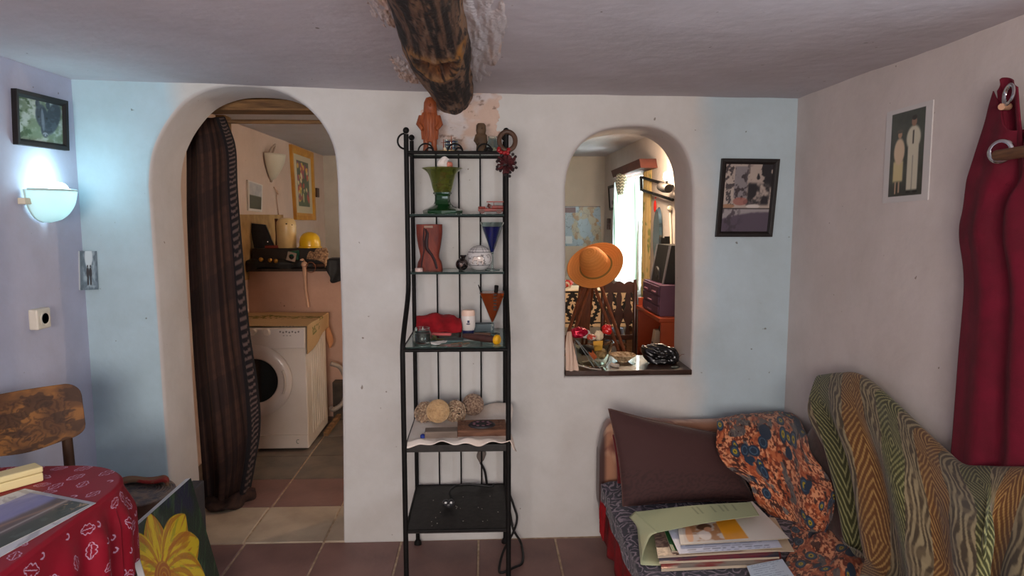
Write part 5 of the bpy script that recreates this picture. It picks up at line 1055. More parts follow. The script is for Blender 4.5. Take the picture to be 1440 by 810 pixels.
# ---- carved plywood chair by the left wall
ch = thing('carved_chair', 'brown wooden chair with pressed floral backrest at the table', 'chair', (-1.55, 2.30, 0))
pR, pL = P(113, 540, z=0.95), P(0, 560, z=0.95); dr = nrm((pR - pL)*np.array([1, 1, 0])); fw = np.array([dr[1], -dr[0], 0]); Wb = 0.37
pL2 = pR - dr*Wb
CHW = M('chair_wood', (92, 58, 30), 0.65, attr=True)
def chz(px, py): return 0.95
H = 0.325; nU, nV = 140, 110
U, V = np.meshgrid(np.linspace(0, 1, nU), np.linspace(0, 1, nV), indexing='ij')
a = U*2-1; top = 0.955 - 0.012*a**2 ; bot = 0.735 + 0.04*(1-np.abs(a))*0 - 0.018*np.cos(a*pi/2)*0
n_ = 9.0; rU = np.sign(a)*np.abs(a); 
cut = 0.05
edge = np.clip((np.abs(a) - (1 - cut/Wb*2))/(cut/Wb*2), 0, 1); rr_ = 1 - np.sqrt(np.clip(1 - edge**2, 0, 1))
Zt = 0.957 - rr_*cut; Zb = 0.745 - 0.012*np.cos(a*pi) + rr_*cut*0.8
Zc = Zb + (Zt-Zb)*V
cur = 0.035*(1 - a**2)
base3 = pL2[None, None, :]*(1-U[..., None]) + pR[None, None, :]*U[..., None]
G = base3 - fw*cur[..., None] + fw*(0.03*(0.95-Zc)/0.2)[..., None]; G[..., 2] = Zc
ux, uy = U*1.0, V; c = lerp(flat(U, C(142, 94, 46)), flat(U, C(92, 58, 32)), sm(0.35, 0.65, fbm(U*4, V*3, 3))); c = over(c, C(60, 38, 25), sm(0.54, 0.58, fbm(U*5+2, V*5, 27))*0.7)
wx = U*5 + 1.1*(fbm(U*5, V*4, 4) - .5); wy = V*2.6 + 1.1*(fbm(U*5+4, V*4, 5) - .5); fx, fy = wx - np.floor(wx) - .5, wy - np.floor(wy) - .5; rad = np.sqrt(fx**2 + fy**2); s_ = np.sin(rad*24 + np.arctan2(fy, fx)*2)
inn = rct(U, V, 0.08, 0.9, 0.12, 0.85, 0.05); c = over(c, C(48, 28, 16), sm(0.55, 0.85, s_)*inn*0.45); G = G + fw*(0.0006*sm(-0.2, 0.8, s_)*inn)[..., None]
sheet('backrest', G, CHW, ch, c, solid=0.016)
CHS = M('chair_leg_wood', (88, 58, 36), 0.5, col2=(66, 42, 26), scale=12, stretch=(6, 6, 1))
for uu in (0.10, 0.86):
    p = pL2*(1-uu) + pR*uu; p = p - fw*0.02; p[2] = 0.80; foot = p - fw*0.03; foot[2] = 0.0; seat = p + fw*0.02; seat[2] = 0.45
    MB().tube([foot, seat, p], [0.016, 0.02, 0.018], 10).build('leg', CHS, ch)
    MB().sph(tuple(p + fw*(0.0 if 0 else 0.012) + np.array([0, 0, 0.0])), 0.008, 10, 6).build('screw', BLK, ch)
    ft = pL2*(1-uu) + pR*uu + fw*0.36; ft[2] = 0; f2 = ft.copy(); f2[2] = 0.405; MB().tube([ft, f2], [0.014, 0.02], 10).build('leg', CHS, ch)
pm = 0.5*(pL2+pR); mb = MB(); sp = [pm + dr*x + fw*y for x, y in ((-0.19, 0.0), (0.19, 0.0), (0.2, 0.38), (-0.2, 0.38))]; mb.prism([(p[0], p[1], 0.40) for p in sp], (0, 0, 0.022)); mb.build('seat', CHS, ch, smooth=False, bevel=0.006)
# ---- low rush stool with a folded rug
sx, sy_ = -1.585, 3.0
st = thing('rush_stool', 'low round wooden stool with woven grey rush seat', 'stool', (sx, sy_, 0))
RUSH = M('grey_rush', (150, 132, 118), 0.9, col2=(104, 100, 106), scale=30, bump=0.004, bscale=90)
mb = MB()
for k in range(13): r = 0.012 + k*0.0125; mb.tube([(sx + r*math.cos(a), sy_ + 0.95*r*math.sin(a), 0.345 + 0.012*(1 - (r/0.17)**2)) for a in np.linspace(0, 2*pi, 34)[:-1]], 0.0085, 6, True)
mb.build('rush_seat', RUSH, st)
mb = MB(); mb.lathe([(0.150, 0.24), (0.168, 0.25), (0.172, 0.33), (0.165, 0.342), (1e-6, 0.338)], (sx, sy_, 0), 36, 1, 0.95); mb.build('seat_ring', M('stool_wood', (104, 76, 58), 0.8, col2=(78, 56, 44), scale=10, bump=0.002), st)
for k in range(4): a = pi/4 + k*pi/2; MB().tube([(sx + 0.12*math.cos(a), sy_ + 0.12*math.sin(a), 0.25), (sx + 0.13*math.cos(a), sy_ + 0.13*math.sin(a), 0.0)], [0.018, 0.014], 10).build('leg', MATS['stool_wood'], st)
G, U, V = loft([[P(165, 676, y=3.09), P(195, 672, y=3.10), P(225, 670, y=3.10), P(236, 676, y=3.09)], [P(172, 680, y=3.0), P(200, 678, y=3.0), P(226, 676, y=3.0), P(234, 684, y=3.0)]], 14, 40, lambda U, V: 0.008*np.sin(V*9))
tag(sheet('folded_rug', G, M('rug_fabric', (126, 96, 72), 0.9, col2=(140, 40, 36), scale=14, ramp=(0.5, 0.6), bump=0.002), solid=0.012), 'thin folded rug with a red edge on the stool', 'rug')
mb = MB(); mb.bx(-1.40, -1.345, 3.0, 3.17, 0.0, 0.335); one(mb, 'slate_crate', M('dark_crate', (58, 56, 62), 0.7, col2=(74, 70, 74), scale=10), 'dark slate coloured crate beside the rush stool', 'crate', smooth=False, bevel=0.006)
# ---- sunflower canvas leaning towards the room
A, B = P(268, 672, x=-1.2), P(178, 742, x=-1.2); Bz = A.copy(); Bz[1] = 2.235; dn = P(312, 862, z=0.0)
pA, pB = A, Bz; pC = np.array([dn[0], A[1] - 0.03, 0.0]); pD = pC + (pB - pA)
nn = nrm(np.cross(pB - pA, pC - pA)); nn = nn if nn[0] > 0 else -nn
cv = thing('sunflower_canvas', 'dark green canvas painted with a yellow sunflower leaning by the stool', 'painting', tuple(0.5*(pC+pD)))
mb = MB(); mb.prism([pB, pA, pC, pD], -nn*0.022); mb.build('canvas_edge', M('primed_canvas', (216, 216, 218), 0.8), cv, smooth=False)
U, V = np.meshgrid(np.linspace(0, 1, 240), np.linspace(0, 1, 260), indexing='ij'); G = bil([pB, pA, pC, pD], U, V) + nn*0.001
def plane_uv(px, py):
    d = ray(px, py); o = np.array([0, 0, H0]); k = np.dot(pA - o, nn)/np.dot(d, nn); q = o + k*d; e1 = pA - pB; e2 = pB - pD; r = q - pD
    return np.linalg.lstsq(np.stack([e1, e2], 1), r, rcond=None)[0]
c = lerp(flat(U, C(14, 40, 26)), flat(U, C(16, 26, 58)), sm(0.5, 0.62, fbm(U*3, V*3, 4) + 0.25*(0.5-U))); stk = fbm((U+V)*5, (V-U)*34, 6); c = over(c, C(40, 84, 44), sm(0.58, 0.7, stk)*0.8); c = over(c, C(110, 100, 90), sm(0.70, 0.78, stk)*0.35)
cen = plane_uv(228, 812); asp = np.linalg.norm(pA-pB)/np.linalg.norm(pB-pD)
tips = [plane_uv(*p) for p in ((209, 722), (260, 724), (279, 760), (162, 768), (165, 815), (288, 812))]
tips += [2*cen - t_ for t_ in tips[:4]]
relief = np.zeros(U.shape)
for q, tp in enumerate(tips):
    d = (tp - cen)*np.array([asp, 1]); L_ = np.linalg.norm(d); d /= L_; X_, Y_ = (U-cen[0])*asp, V-cen[1]; a = (X_*d[0] + Y_*d[1])/L_; b = np.abs(-X_*d[1] + Y_*d[0])/L_
    w_ = 0.30*np.sin(pi*np.clip(a, 0, 1)**1.1)**0.8 + 0.012; m = sm(w_ + 0.012, w_ - 0.012, b)*((a > 0.05) & (a < 1.0))
    g_ = fbm(b*22 + q, a*3, q); pc = lerp(flat(U, C(226, 196, 22)), flat(U, C(196, 130, 18)), sm(0.48, 0.66, g_)); pc = over(pc, C(170, 160, 24), sm(0.62, 0.7, fbm(b*18, a*4+7, q))*0.7); pc = over(pc, C(176, 96, 14), (np.abs(b/(w_+1e-6) - 0.8) < 0.12)*0.6)
    c = lerp(c, pc, m); relief = np.maximum(relief, m)
dd = np.sqrt(((U-cen[0])*asp)**2 + (V-cen[1])**2); c = over(c, C(170, 96, 30), sm(0.105, 0.09, dd)); c = over(c, C(206, 160, 50), sm(0.3, 0.8, np.sin(dd*190 + 3*np.arctan2(V-cen[1], U-cen[0])))*sm(0.1, 0.09, dd)*0.6)
sheet('painted_face', G + nn*(0.0015*relief)[..., None], M('oil_paint', (128, 128, 128), 0.4, attr=True, coat=0.3, bump=0.0012, bscale=120), cv, c)
# ================================================================== LAUNDRY SIDE, THROUGH THE DOORWAY
L1 = [(262, 168), (262, 230), (262, 300), (266, 400), (272, 500), (280, 600), (287, 690), (290, 716)]
R1 = [(316, 164), (331, 205), (334, 260), (340, 340), (350, 455), (363, 545), (366, 605), (352, 690)]
rows = []
for (a, b), (c_, d) in zip(L1, R1):
    r = []
    for q, f in enumerate(np.linspace(0, 1, 7)):
        p = P(a*(1-f) + c_*f, b*(1-f) + d*f, y=3.66 + 0.03*math.sin(q*2.2)); r.append(p)
    rows.append(r)
G, U, V = loft(rows, 300, 200, lambda U, V: 0.016*np.sin(V*26 + 1.5*np.sin(U*4))*(0.5 + 0.5*U)*sm(1.02, 0.8, V) + 0.006*(fbm(U*6, V*5, 2) - 0.5))
G[..., 2] = np.maximum(G[..., 2], 0.012)
c = lerp(flat(U, C(54, 35, 29)), flat(U, C(72, 48, 39)), np.where(np.abs((V*7.3) % 1 - 0.5) < 0.2, 1.0, 0.0)); c = over(c, C(36, 24, 24), (np.abs((U*5.2) % 1 - 0.5) < 0.17)*0.4); c = over(c, C(40, 28, 28), (np.abs((U*36) % 1 - 0.5) < 0.2)*0.18); c = over(c, C(110, 76, 56), (np.abs((V*9) % 1 - 0.5) < 0.05)*0.35)
bd = sm(0.80, 0.81, V); dash = np.abs((U*62 + 0.1*np.sin(V*40)) % 1 - 0.5) < 0.2; bc = lerp(flat(U, C(22, 17, 20)), flat(U, C(92, 74, 70)), np.where(dash & (V > 0.84) & (V < 0.96), 1.0, 0.0)); c = lerp(c, bc, bd)
cu = thing('door_curtain', 'dark brown plaid door curtain with a striped border', 'curtain', tuple(P(320, 712, y=3.66)))
sheet('fabric', G, M('door_curtain_cloth', (60, 40, 34), 0.95, attr=True, bump=0.001, bscale=200), cu, c, solid=0.004)
G, U, V = loft([[P(290, 700, y=3.66), P(315, 700, y=3.63), P(345, 690, y=3.64), P(358, 684, y=3.66)], [P(288, 712, z=0.03), P(312, 716, z=0.03), P(340, 706, z=0.03), P(358, 697, z=0.03)], [P(296, 716, z=0.004), P(318, 719, z=0.004), P(342, 711, z=0.004), P(352, 702, z=0.004)]], 20, 50, lambda U, V: 0.012*np.sin(V*14))
G[..., 2] = np.maximum(G[..., 2], 0.006); sheet('hem', G, M('curtain_hem', (74, 50, 40), 0.95, col2=(44, 30, 28), scale=20), cu, solid=0.004)
mb = MB(); mb.cyl((-1.83, 3.70, 2.085), (-0.6, 3.70, 2.085), 0.011); one(mb, 'door_curtain_rod', OLDW, 'thin wooden rod carrying the dark door curtain', 'rod')
# washing machine
wx0, wx1, wy0, wy1 = -1.815, -1.205, 4.52, 5.09; WMW = M('enamel_white', (214, 202, 192), 0.35, col2=(200, 186, 172), scale=3, coat=0.2)
wm = thing('washing_machine', 'white front-loading washing machine half hidden by the door curtain', 'washing machine', ((wx0+wx1)/2, (wy0+wy1)/2, 0))
mb = MB(); mb.bx(wx0, wx1, wy0, wy1, 0.012, 0.845); mb.build('body', WMW, wm, smooth=False, bevel=0.008)
mb = MB(); mb.bx(wx0+0.002, wx1-0.002, wy0-0.012, wy0+0.02, 0.705, 0.84); pn = mb.build('control_panel', M('panel_white', (206, 194, 186), 0.4), wm, smooth=False, bevel=0.006)
mb = MB(); mb.bx(wx0+0.004, wx1-0.004, wy0-0.008, wy0+0.02, 0.016, 0.11); mb.build('plinth', WMW, wm, smooth=False, bevel=0.004)
RX = Matrix.Rotation(pi/2, 3, 'X')
for px in (356, 375): q = P(px, 467, y=wy0-0.012); MB().lathe([(0.026, 0), (0.025, 0.012), (0.02, 0.018), (1e-6, 0.018)], tuple(q), 20, rot=RX).build('knob', WMW, pn)
GRY = M('panel_print', (120, 108, 104), 0.6)
for k in range(7): q = P(394 + k*4.3, 466.5 + (k % 2)*1.0, y=wy0-0.0125); MB().lathe([(0.006, 0), (0.006, 0.003), (1e-6, 0.004)], tuple(q), 10, rot=RX).build('button', GRY, pn)
for (a, b, n_) in ((394, 459, 5), (399, 472, 3)):
    for k in range(n_): q = P(a + k*4.6, b, y=wy0-0.0125); mb = MB(); mb.box(tuple(q), (0.011, 0.002, 0.004)); mb.build('printed_mark', GRY, pn, smooth=False)
dc = P(360, 535, y=wy0)
dr_ = MB().lathe([(0.245, 0), (0.243, 0.016), (0.225, 0.03), (0.19, 0.034), (0.155, 0.022), (0.148, 0.010)], (dc[0], wy0, dc[2]), 56, rot=RX).build('door_ring', M('door_white', (206, 194, 186), 0.35, coat=0.3), wm)
MB().lathe([(0.15, 0.012), (0.12, 0.005), (0.06, -0.002), (1e-6, -0.004)], (dc[0], wy0-0.004, dc[2]), 40, rot=RX).build('door_glass', M('door_dark_glass', (14, 12, 13), 0.08, coat=0.5), dr_)
MB().tube([(dc[0] + 0.205*math.cos(a), wy0-0.036, dc[2] + 0.205*math.sin(a)) for a in np.linspace(-0.42, 0.38, 10)], 0.017, 8, flat=0.5).build('door_handle', M('handle_grey', (186, 176, 170), 0.4), dr_)
q = P(419, 621, y=wy0-0.009); mb = MB(); mb.tube([(q[0] + 0.010*math.cos(a), q[1], q[2] + 0.014*math.sin(a)) for a in np.linspace(0.8, 5.3, 9)], 0.0025, 5); mb.build('emblem', M('green_grey_print', (120, 128, 112), 0.5), wm)
mb = MB()
for k in range(7): y = wy0 + 0.13 + k*0.058; mb.bx(wx1-0.002, wx1+0.003, y, y+0.018, 0.08, 0.70)
mb.build('side_ribs', WMW, wm, smooth=False, bevel=0.001)
for x in (wx0+0.06, wx1-0.06):
    for y in (wy0+0.06, wy1-0.06): MB().cyl((x, y, 0), (x, y, 0.015), 0.02).build('foot', BRD, wm)
# embroidered cover on the machine
nu, nv = 160, 120; U, V = np.meshgrid(np.linspace(0, 1, nu), np.linspace(0, 1, nv), indexing='ij'); a = -0.60 + 0.79*U
drop = np.clip(a + 0.0, 0, 1); X = np.where(a < 0, wx1 + 0.008 + a, wx1 + 0.010 + 0.02*np.sin(V*6)*drop*3); Yc = wy0 + 0.015 + (wy1 - wy0 + 0.06)*V - 0.10*drop*(1-V)
Z = 0.852 + 0.006*fbm(U*6, V*6, 2) - np.where(a > 0, drop*(1.0 - 0.42*V), 0); Z += 0.012*np.exp(-((U-0.25)/0.1)**2)*np.sin(V*7)**2
c = lerp(flat(U, C(188, 154, 110)), flat(U, C(170, 136, 96)), fbm(U*5, V*5, 3)); vine = np.abs(V - 0.62 - 0.05*np.sin(U*22)) < 0.03; lf = (fbm(U*46, V*36, 8, 2) > 0.50) & (np.abs(V-0.62) < 0.10) & (U < 0.78); lf2 = (fbm(U*46, V*36, 11, 2) > 0.52) & (np.abs(U-0.84) < 0.035) & (V > 0.2) & (V < 0.6)
c = over(c, C(96, 92, 34), (lf | lf2)*0.9); c = over(c, C(120, 90, 40), vine*(U < 0.78)*0.4)
tag(sheet('embroidered_cover', np.stack([X, Yc, Z], -1), M('cover_cloth', (190, 146, 90), 0.85, attr=True, bump=0.0006, bscale=300), None, c, solid=0.003), 'tan cloth with green embroidery over the washing machine', 'cloth')
mb = MB(); q = [P(457, 440, y=5.17), P(469, 478, y=5.15), P(463, 490, y=5.13), P(456, 470, y=5.14)]; G, U, V = loft([[q[0], q[0] + np.array([0.01, 0, 0])], [0.5*(q[0]+q[3]), 0.5*(q[0]+q[1])], [q[3], q[1]], [q[2], q[2] + np.array([0.012, 0, 0.01])]], 20, 12, lambda U, V: 0.01*np.sin(V*5))
tag(sheet('hanging_rag', G, M('tan_rag', (176, 122, 84), 0.9), solid=0.003), 'small tan rag hanging at the back corner of the machine', 'cloth')
mb = MB(); mb.tube(list(cr(np.array([(-1.19, 5.16, 0.46), (-1.12, 5.18, 0.42), (-1.08, 5.18, 0.30), (-1.10, 5.17, 0.16), (-1.17, 5.15, 0.10), (-1.19, 5.13, 0.12)]), np.linspace(0, 1, 40))), [0.017 + 0.002*(i % 2) for i in range(40)], 10)
one(mb, 'drain_hose', M('hose_grey', (150, 136, 124), 0.6), 'grey ribbed drain hose looping behind the machine', 'hose')
mb = MB(); mb.bx(-1.16, -1.13, 4.75, 5.25, 0.02, 0.05); one(mb, 'wooden_batten', OLDW, 'brown wooden batten lying along the machine side', 'batten', smooth=False)
mb = MB(); mb.bx(-1.19, -0.6, 5.20, 5.32, 0.0, 0.30); one(mb, 'stone_plinth', M('dark_stone', (84, 70, 58), 0.9, col2=(56, 48, 42), scale=12, bump=0.005, bscale=30), 'rough dark stone plinth at the foot of the pink half wall', 'plinth', smooth=False)
# ledge on the half wall and the clutter on it
ZL = 1.185
mb = MB(); mb.bx(XL+0.01, -0.56, 5.24, 5.46, 1.165, ZL); one(mb, 'ledge_board', M('ledge_wood', (46, 36, 30), 0.7, col2=(70, 54, 42), scale=10), 'dark wooden ledge board on top of the pink half wall', 'shelf', smooth=False)
yl = 5.27; ZU = 1.338
mb = MB(); mb.bx(-1.81, -1.26, 5.33, 5.45, ZL, ZU); one(mb, 'tool_crate', M('crate_dark', (52, 38, 30), 0.7, col2=(36, 28, 24), scale=12), 'long dark wooden crate standing on the tool ledge', 'crate', smooth=False, bevel=0.004)
G, U, V = loft([[P(346, 366, y=5.40), P(380, 366, y=5.40), P(405, 366, y=5.40), P(428, 366, y=5.40)], [P(346, 368, y=yl-0.03), P(380, 368, y=yl-0.035), P(405, 368, y=yl-0.035), P(428, 367, y=yl-0.03)], [P(347, 383, y=yl-0.045), P(375, 374, y=yl-0.045), P(400, 378, y=yl-0.045), P(426, 374, y=yl-0.045)]], 30, 60, lambda U, V: 0.012*np.sin(V*15))
G[..., 2] = np.where(U < 0.5, np.maximum(G[..., 2], ZL+0.004), G[..., 2]); tag(sheet('black_sacking', G, M('black_sack', (26, 24, 24), 0.6, col2=(40, 38, 36), scale=20), solid=0.004), 'black sacking hanging over the edge of the tool ledge', 'cloth')
def ledge(name, label, cat, mb, mat, **k): return one(mb, name, mat, label, cat, **k)
y = 5.38; q = [P(351, 314, y=y+0.02), P(373, 316, y=y+0.02), P(386, 352, y=y-0.02), P(357, 354, y=y-0.02)]; q[2][2] = q[3][2] = ZU+0.002
t = thing('black_case', 'black plastic case standing open on the tool ledge', 'case', tuple(0.5*(q[2]+q[3]))); mb = MB(); mb.prism(q, (0, 0.03, 0)); mb.build('shell', M('case_black', (30, 31, 34), 0.5, col2=(44, 46, 50), scale=20), t, smooth=False, bevel=0.004)
mb = MB(); mb.sph((q[2][0]-0.05, y-0.02, ZU+0.05), (0.006, 0.003, 0.006)); mb.build('clasp', CHR, t)
xc, w_ = P(402, 330, y=5.37)[0], 0.076
t = thing('enamel_canister', 'tall cream enamel canister with painted dark slots and chipped base', 'canister', (xc, 5.39, ZU)); CEN = M('cream_enamel', (226, 196, 140), 0.35, col2=(206, 172, 118), scale=6, coat=0.3)
MB().lathe([(0.07, 0), (0.074, 0.006), (0.076, 0.17), (0.072, 0.205), (0.056, 0.228), (0.03, 0.235), (1e-6, 0.236)], (xc, 5.39, ZU+0.001), 32).build('body', CEN, t)
for dx, dz, w2 in ((0.022, 0.19, 0.012), (0.058, 0.182, 0.006)): mb = MB(); mb.box((xc+dx, 5.39 - math.sqrt(max(0.0, 0.075**2 - dx**2)), ZU+dz), (w2, 0.006, 0.008)); mb.build('slot_mark', BLK, t, smooth=False, bevel=0.001)  # solid black boxes stand in for the shade inside the slots
mb = MB(); mb.tube([(xc-0.085, 5.41, ZU), (xc-0.08, 5.41, ZU+0.10), (xc-0.083, 5.41, ZU+0.23)], 0.012, 8); one(mb, 'rusty_bar', M('rust', (74, 44, 30), 0.9, col2=(104, 62, 40), scale=30, bump=0.003), 'dark rusty bar standing beside the cream canister', 'bar')
xy = P(432, 345, y=5.36)
xy[0] += 0.012
t = thing('yellow_helmet', 'yellow plastic hard hat on the tool ledge', 'helmet', (xy[0], 5.40, ZU)); YEL = M('helmet_yellow', (226, 176, 24), 0.35, coat=0.3)
MB().lathe([(0.081, 0.012), (0.081, 0.05), (0.073, 0.085), (0.05, 0.112), (0.02, 0.124), (1e-6, 0.125)], (xy[0], 5.40, ZU), 30).build('dome', YEL, t); MB().lathe([(0.080, 0.006), (0.091, 0.002), (0.091, 0.008), (0.080, 0.016)], (xy[0], 5.40, ZU), 30).build('brim', YEL, t)
ROP = M('rope_jute', (190, 150, 112), 0.9, col2=(120, 88, 66), scale=60, ramp=(0.4, 0.6)); mb = MB(); c0 = P(451, 360, y=5.25)
for k in range(12):
    a = k*0.26 - 1.1; pts = [c0 + np.array([-0.085 + 0.03*math.sin(a), 0.03, 0.03*math.cos(a*2)]), c0 + np.array([-0.03, -0.01, 0.035*math.sin(a) + 0.01]), c0 + np.array([0.035, -0.03 + 0.006*k/3, 0.055*math.sin(a)]), c0 + np.array([0.062 - 0.01*abs(k-6)/3, -0.01, 0.075*math.sin(a) - 0.02])]
    mb.tube(list(cr(np.array(pts), np.linspace(0, 1, 14))), 0.0085, 6)
one(mb, 'rope_hank', ROP, 'thick hank of striped beige rope hanging off the ledge', 'rope')
mb = MB(); a, b = P(372, 351, y=5.30), P(397, 350, y=5.33); mb.box(((a[0]+b[0])/2, 5.365, ZU+0.011), (0.15, 0.05, 0.022)); one(mb, 'red_toolbox', M('red_tool', (140, 52, 36), 0.5), 'low reddish tool case before the black case', 'case', smooth=False, bevel=0.005)
mb = MB(); p = P(414, 357, y=5.27); mb.tube([(p[0]-0.05, 5.28, p[2]), (p[0]+0.03, 5.28, p[2]+0.004)], [0.02, 0.024], 12); mb.bx(p[0]+0.0, p[0]+0.028, 5.265, 5.295, p[2]-0.045, p[2]); one(mb, 'green_drill', M('drill_green', (30, 92, 70), 0.45), 'dark green power drill lying on the tool ledge', 'drill')
t = thing('face_plate', 'square metal plate with a round hole propped on the ledge', 'plate', tuple(P(410, 368, y=5.21)))
mb = MB(loc3(*P(410, 361, y=5.20)) @ Matrix.Rotation(0.25, 4, 'Y')); vs = []; fs = []; m_ = 32
for yq in (-0.005, 0.005):
    for rr_ in (0, 1):
        for k in range(m_):
            a = 2*pi*k/m_; ca, sa = math.cos(a), math.sin(a); r = 0.02 if rr_ else 0.033/max(abs(ca), abs(sa)); vs.append((r*ca, yq, r*sa))
for k in range(m_):
    n1 = (k+1) % m_
    for (p_, q_) in ((0, 1), (1, 3), (3, 2), (2, 0)): fs.append((p_*m_+k, p_*m_+n1, q_*m_+n1, q_*m_+k))
mb.add(vs, fs); mb.build('plate', M('plate_metal', (150, 128, 112), 0.5), t, smooth=False)
for k, (a, b) in enumerate(((367, 365), (380, 366), (388, 367))): mb = MB(); p = P(a, b, y=5.205); mb.sph(tuple(p), 0.017, 14, 10); mb.cyl(p, p + np.array([0, 0.04, 0]), 0.009); one(mb, 'brass_knob', M('brass', (186, 140, 70), 0.3, 0.8), 'round brass knob lying on the edge of the tool ledge', 'knob', 'brass knobs on the ledge')
for k in range(7):
    mb = MB(); x = -1.78 + k*0.09; mb.tube([(x, 5.25 + 0.02*(k % 3), ZL+0.02), (x+0.13, 5.25 + 0.03*((k+1) % 3), ZL+0.022 + 0.006*(k % 2))], 0.009 + 0.002*(k % 3), 8); mb.bx(x+0.11, x+0.15, 5.24 + 0.03*((k+1) % 3), 5.27 + 0.03*((k+1) % 3), ZL+0.012, ZL+0.034)
    one(mb, 'hand_tool', M('tool_dark_%d' % (k % 3), ((60, 42, 34), (42, 42, 44), (84, 54, 40))[k % 3], 0.6), ('rust brown', 'dark grey', 'reddish brown')[k % 3] + ' hand tool lying in the jumble on the ledge', 'tool', 'tools on the ledge')
mb = MB(); mb.bx(-1.22, -0.9, 5.27, 5.44, ZL, ZL+0.075); one(mb, 'dark_tray', M('tray_dark', (40, 38, 42), 0.6), 'dark plastic tray at the end of the tool ledge', 'tray', smooth=False, bevel=0.006)
G, U, V = loft([[(-1.22, 5.235, ZL+0.07), (-1.12, 5.235, ZL+0.07), (-1.0, 5.235, ZL+0.07)], [(-1.22, 5.225, ZL), (-1.12, 5.225, ZL), (-1.0, 5.225, ZL)], [(-1.19, 5.222, ZL-0.06), (-1.17, 5.222, ZL-0.11), (-1.0, 5.222, ZL-0.05)]], 16, 24, lambda U, V: 0.006*np.sin(V*12)); tag(sheet('black_rag', G, MATS['black_sack'], solid=0.003), 'black rag hanging beside the rope hank', 'cloth')
mb = MB(); pts = [P(424, 366, y=5.24), P(428, 372, y=5.22), P(428.5, 390, y=5.24), P(430, 410, y=5.26), P(433, 432, y=5.26)]; mb.tube(pts, [0.02, 0.018, 0.012, 0.012, 0.012], 10); mb.sph(tuple(pts[1]), 0.024); one(mb, 'water_pipe', M('pipe_cream', (206, 164, 136), 0.5), 'cream water pipe with valve running down to the machine', 'pipe')
mb = MB(); c0 = P(437, 376, y=5.2); mb.tube([c0 + np.array([0.036*math.cos(a), 0, 0.04*math.sin(a)]) for a in np.linspace(0, 2*pi, 20)[:-1]], 0.003, 6, True); one(mb, 'wire_loop', M('copper_wire', (150, 96, 72), 0.4, 0.6), 'thin copper wire loop hanging under the rope hank', 'wire')
# on the long left wall
def bouquet(u, v):
    m = rct(u, v, 0.16, 0.84, 0.12, 0.90, 0.003); c = lerp(flat(u, C(42, 62, 36)), flat(u, C(84, 104, 84)), fbm(u*8, v*8, 2)); rg = random.Random(4)
    for q in range(46): x, y = rg.uniform(0.2, 0.8), rg.uniform(0.2, 0.88); c = over(c, (C(190, 60, 50), C(224, 180, 60), C(222, 204, 160), C(150, 50, 90))[q % 4], ell(u, v, x, y, rg.uniform(0.04, 0.075), rg.uniform(0.03, 0.055), rg.random()*3))
    for q in range(14): x = rg.uniform(0.3, 0.7); c = over(c, C(60, 90, 40), rct(u, v, x, x+0.012, 0.14, 0.4, 0.004))
    return np.where((m > 0.5)[..., None], c, C(206, 190, 160))
picture('bouquet_picture', 'yellow wooden frame with a painted bunch of flowers', 'picture', [P(406, 203, x=XL), P(437, 215, x=XL), P(441, 310, x=XL), P(413, 309, x=XL)], bouquet, (1, 0, 0), 0.07, 0.03, M('yellow_wood', (206, 146, 50), 0.45, col2=(186, 124, 40), scale=8), 90, 90)
picture('bridge_photograph', 'small white-edged photograph of clouds over dark trees', 'picture', [P(346, 253, x=XL), P(367, 260, x=XL), P(366, 298, x=XL), P(347, 296, x=XL)], lambda u, v: np.where((rct(u, v, 0.08, 0.92, 0.07, 0.95) > 0.5)[..., None], lerp(lerp(flat(u, C(150, 150, 160)), flat(u, C(206, 200, 196)), fbm(u*5, v*5, 2)), flat(u, C(46, 50, 34)), sm(0.56, 0.5, v)), C(206, 196, 190)), (1, 0, 0), 0, 0.015, WHT, 50, 60)
cy_, cz_ = P(379, 232, x=XL)[1:]
t = thing('unlit_wall_lamp', 'unlit frosted glass wall lamp on the pink wall', 'lamp', (XL, cy_, cz_-0.13))
pr = cr(np.array([(0.012, -0.13), (0.06, -0.10), (0.12, -0.03), (0.155, 0.03), (0.17, 0.09)]), np.linspace(0, 1, 14)); a = np.linspace(0, pi, 26); sheet('glass_bowl', np.stack([XL + 0.01 + np.outer(pr[:, 0], np.sin(a))*0.7, cy_ + np.outer(pr[:, 0], np.cos(a)), cz_ + np.repeat(pr[:, 1][:, None], 26, 1)], -1), M('unlit_frost', (206, 196, 178), 0.4), t, solid=0.005)
MB().tube([(XL+0.012, cy_-0.10, cz_+0.05), (XL+0.05, cy_-0.08, cz_+0.14), (XL+0.06, cy_-0.02, cz_+0.17), (XL+0.03, cy_, cz_+0.10)], 0.009, 8).build('arm', M('lamp_metal', (176, 156, 140), 0.5), t); MB().sph((XL+0.01, cy_, cz_-0.135), 0.014).build('knob', MATS['lamp_metal'], t)
p = P(386, 268, x=XL); mb = MB(); mb.tube([p + np.array([0.005, -0.03, 0.03]), p + np.array([0.03, 0.0, -0.03]), p + np.array([0.01, 0.04, 0.0]), p + np.array([0.003, 0.04, -0.06]), P(392, 303, x=XL+0.006), P(396, 325, x=XL+0.006)], 0.006, 6); one(mb, 'lamp_cord', M('cord_cream', (196, 164, 146), 0.6), 'looped cord with switch dangling under the unlit lamp', 'cord')
p = P(445, 271, x=XL); mb = MB(); mb.bx(XL, XL+0.02, p[1]-0.05, p[1]+0.05, p[2]-0.05, p[2]+0.05); one(mb, 'light_switch', M('switch_brown', (74, 44, 34), 0.5), 'small brown light switch beside the yellow frame', 'switch', smooth=False, bevel=0.004)
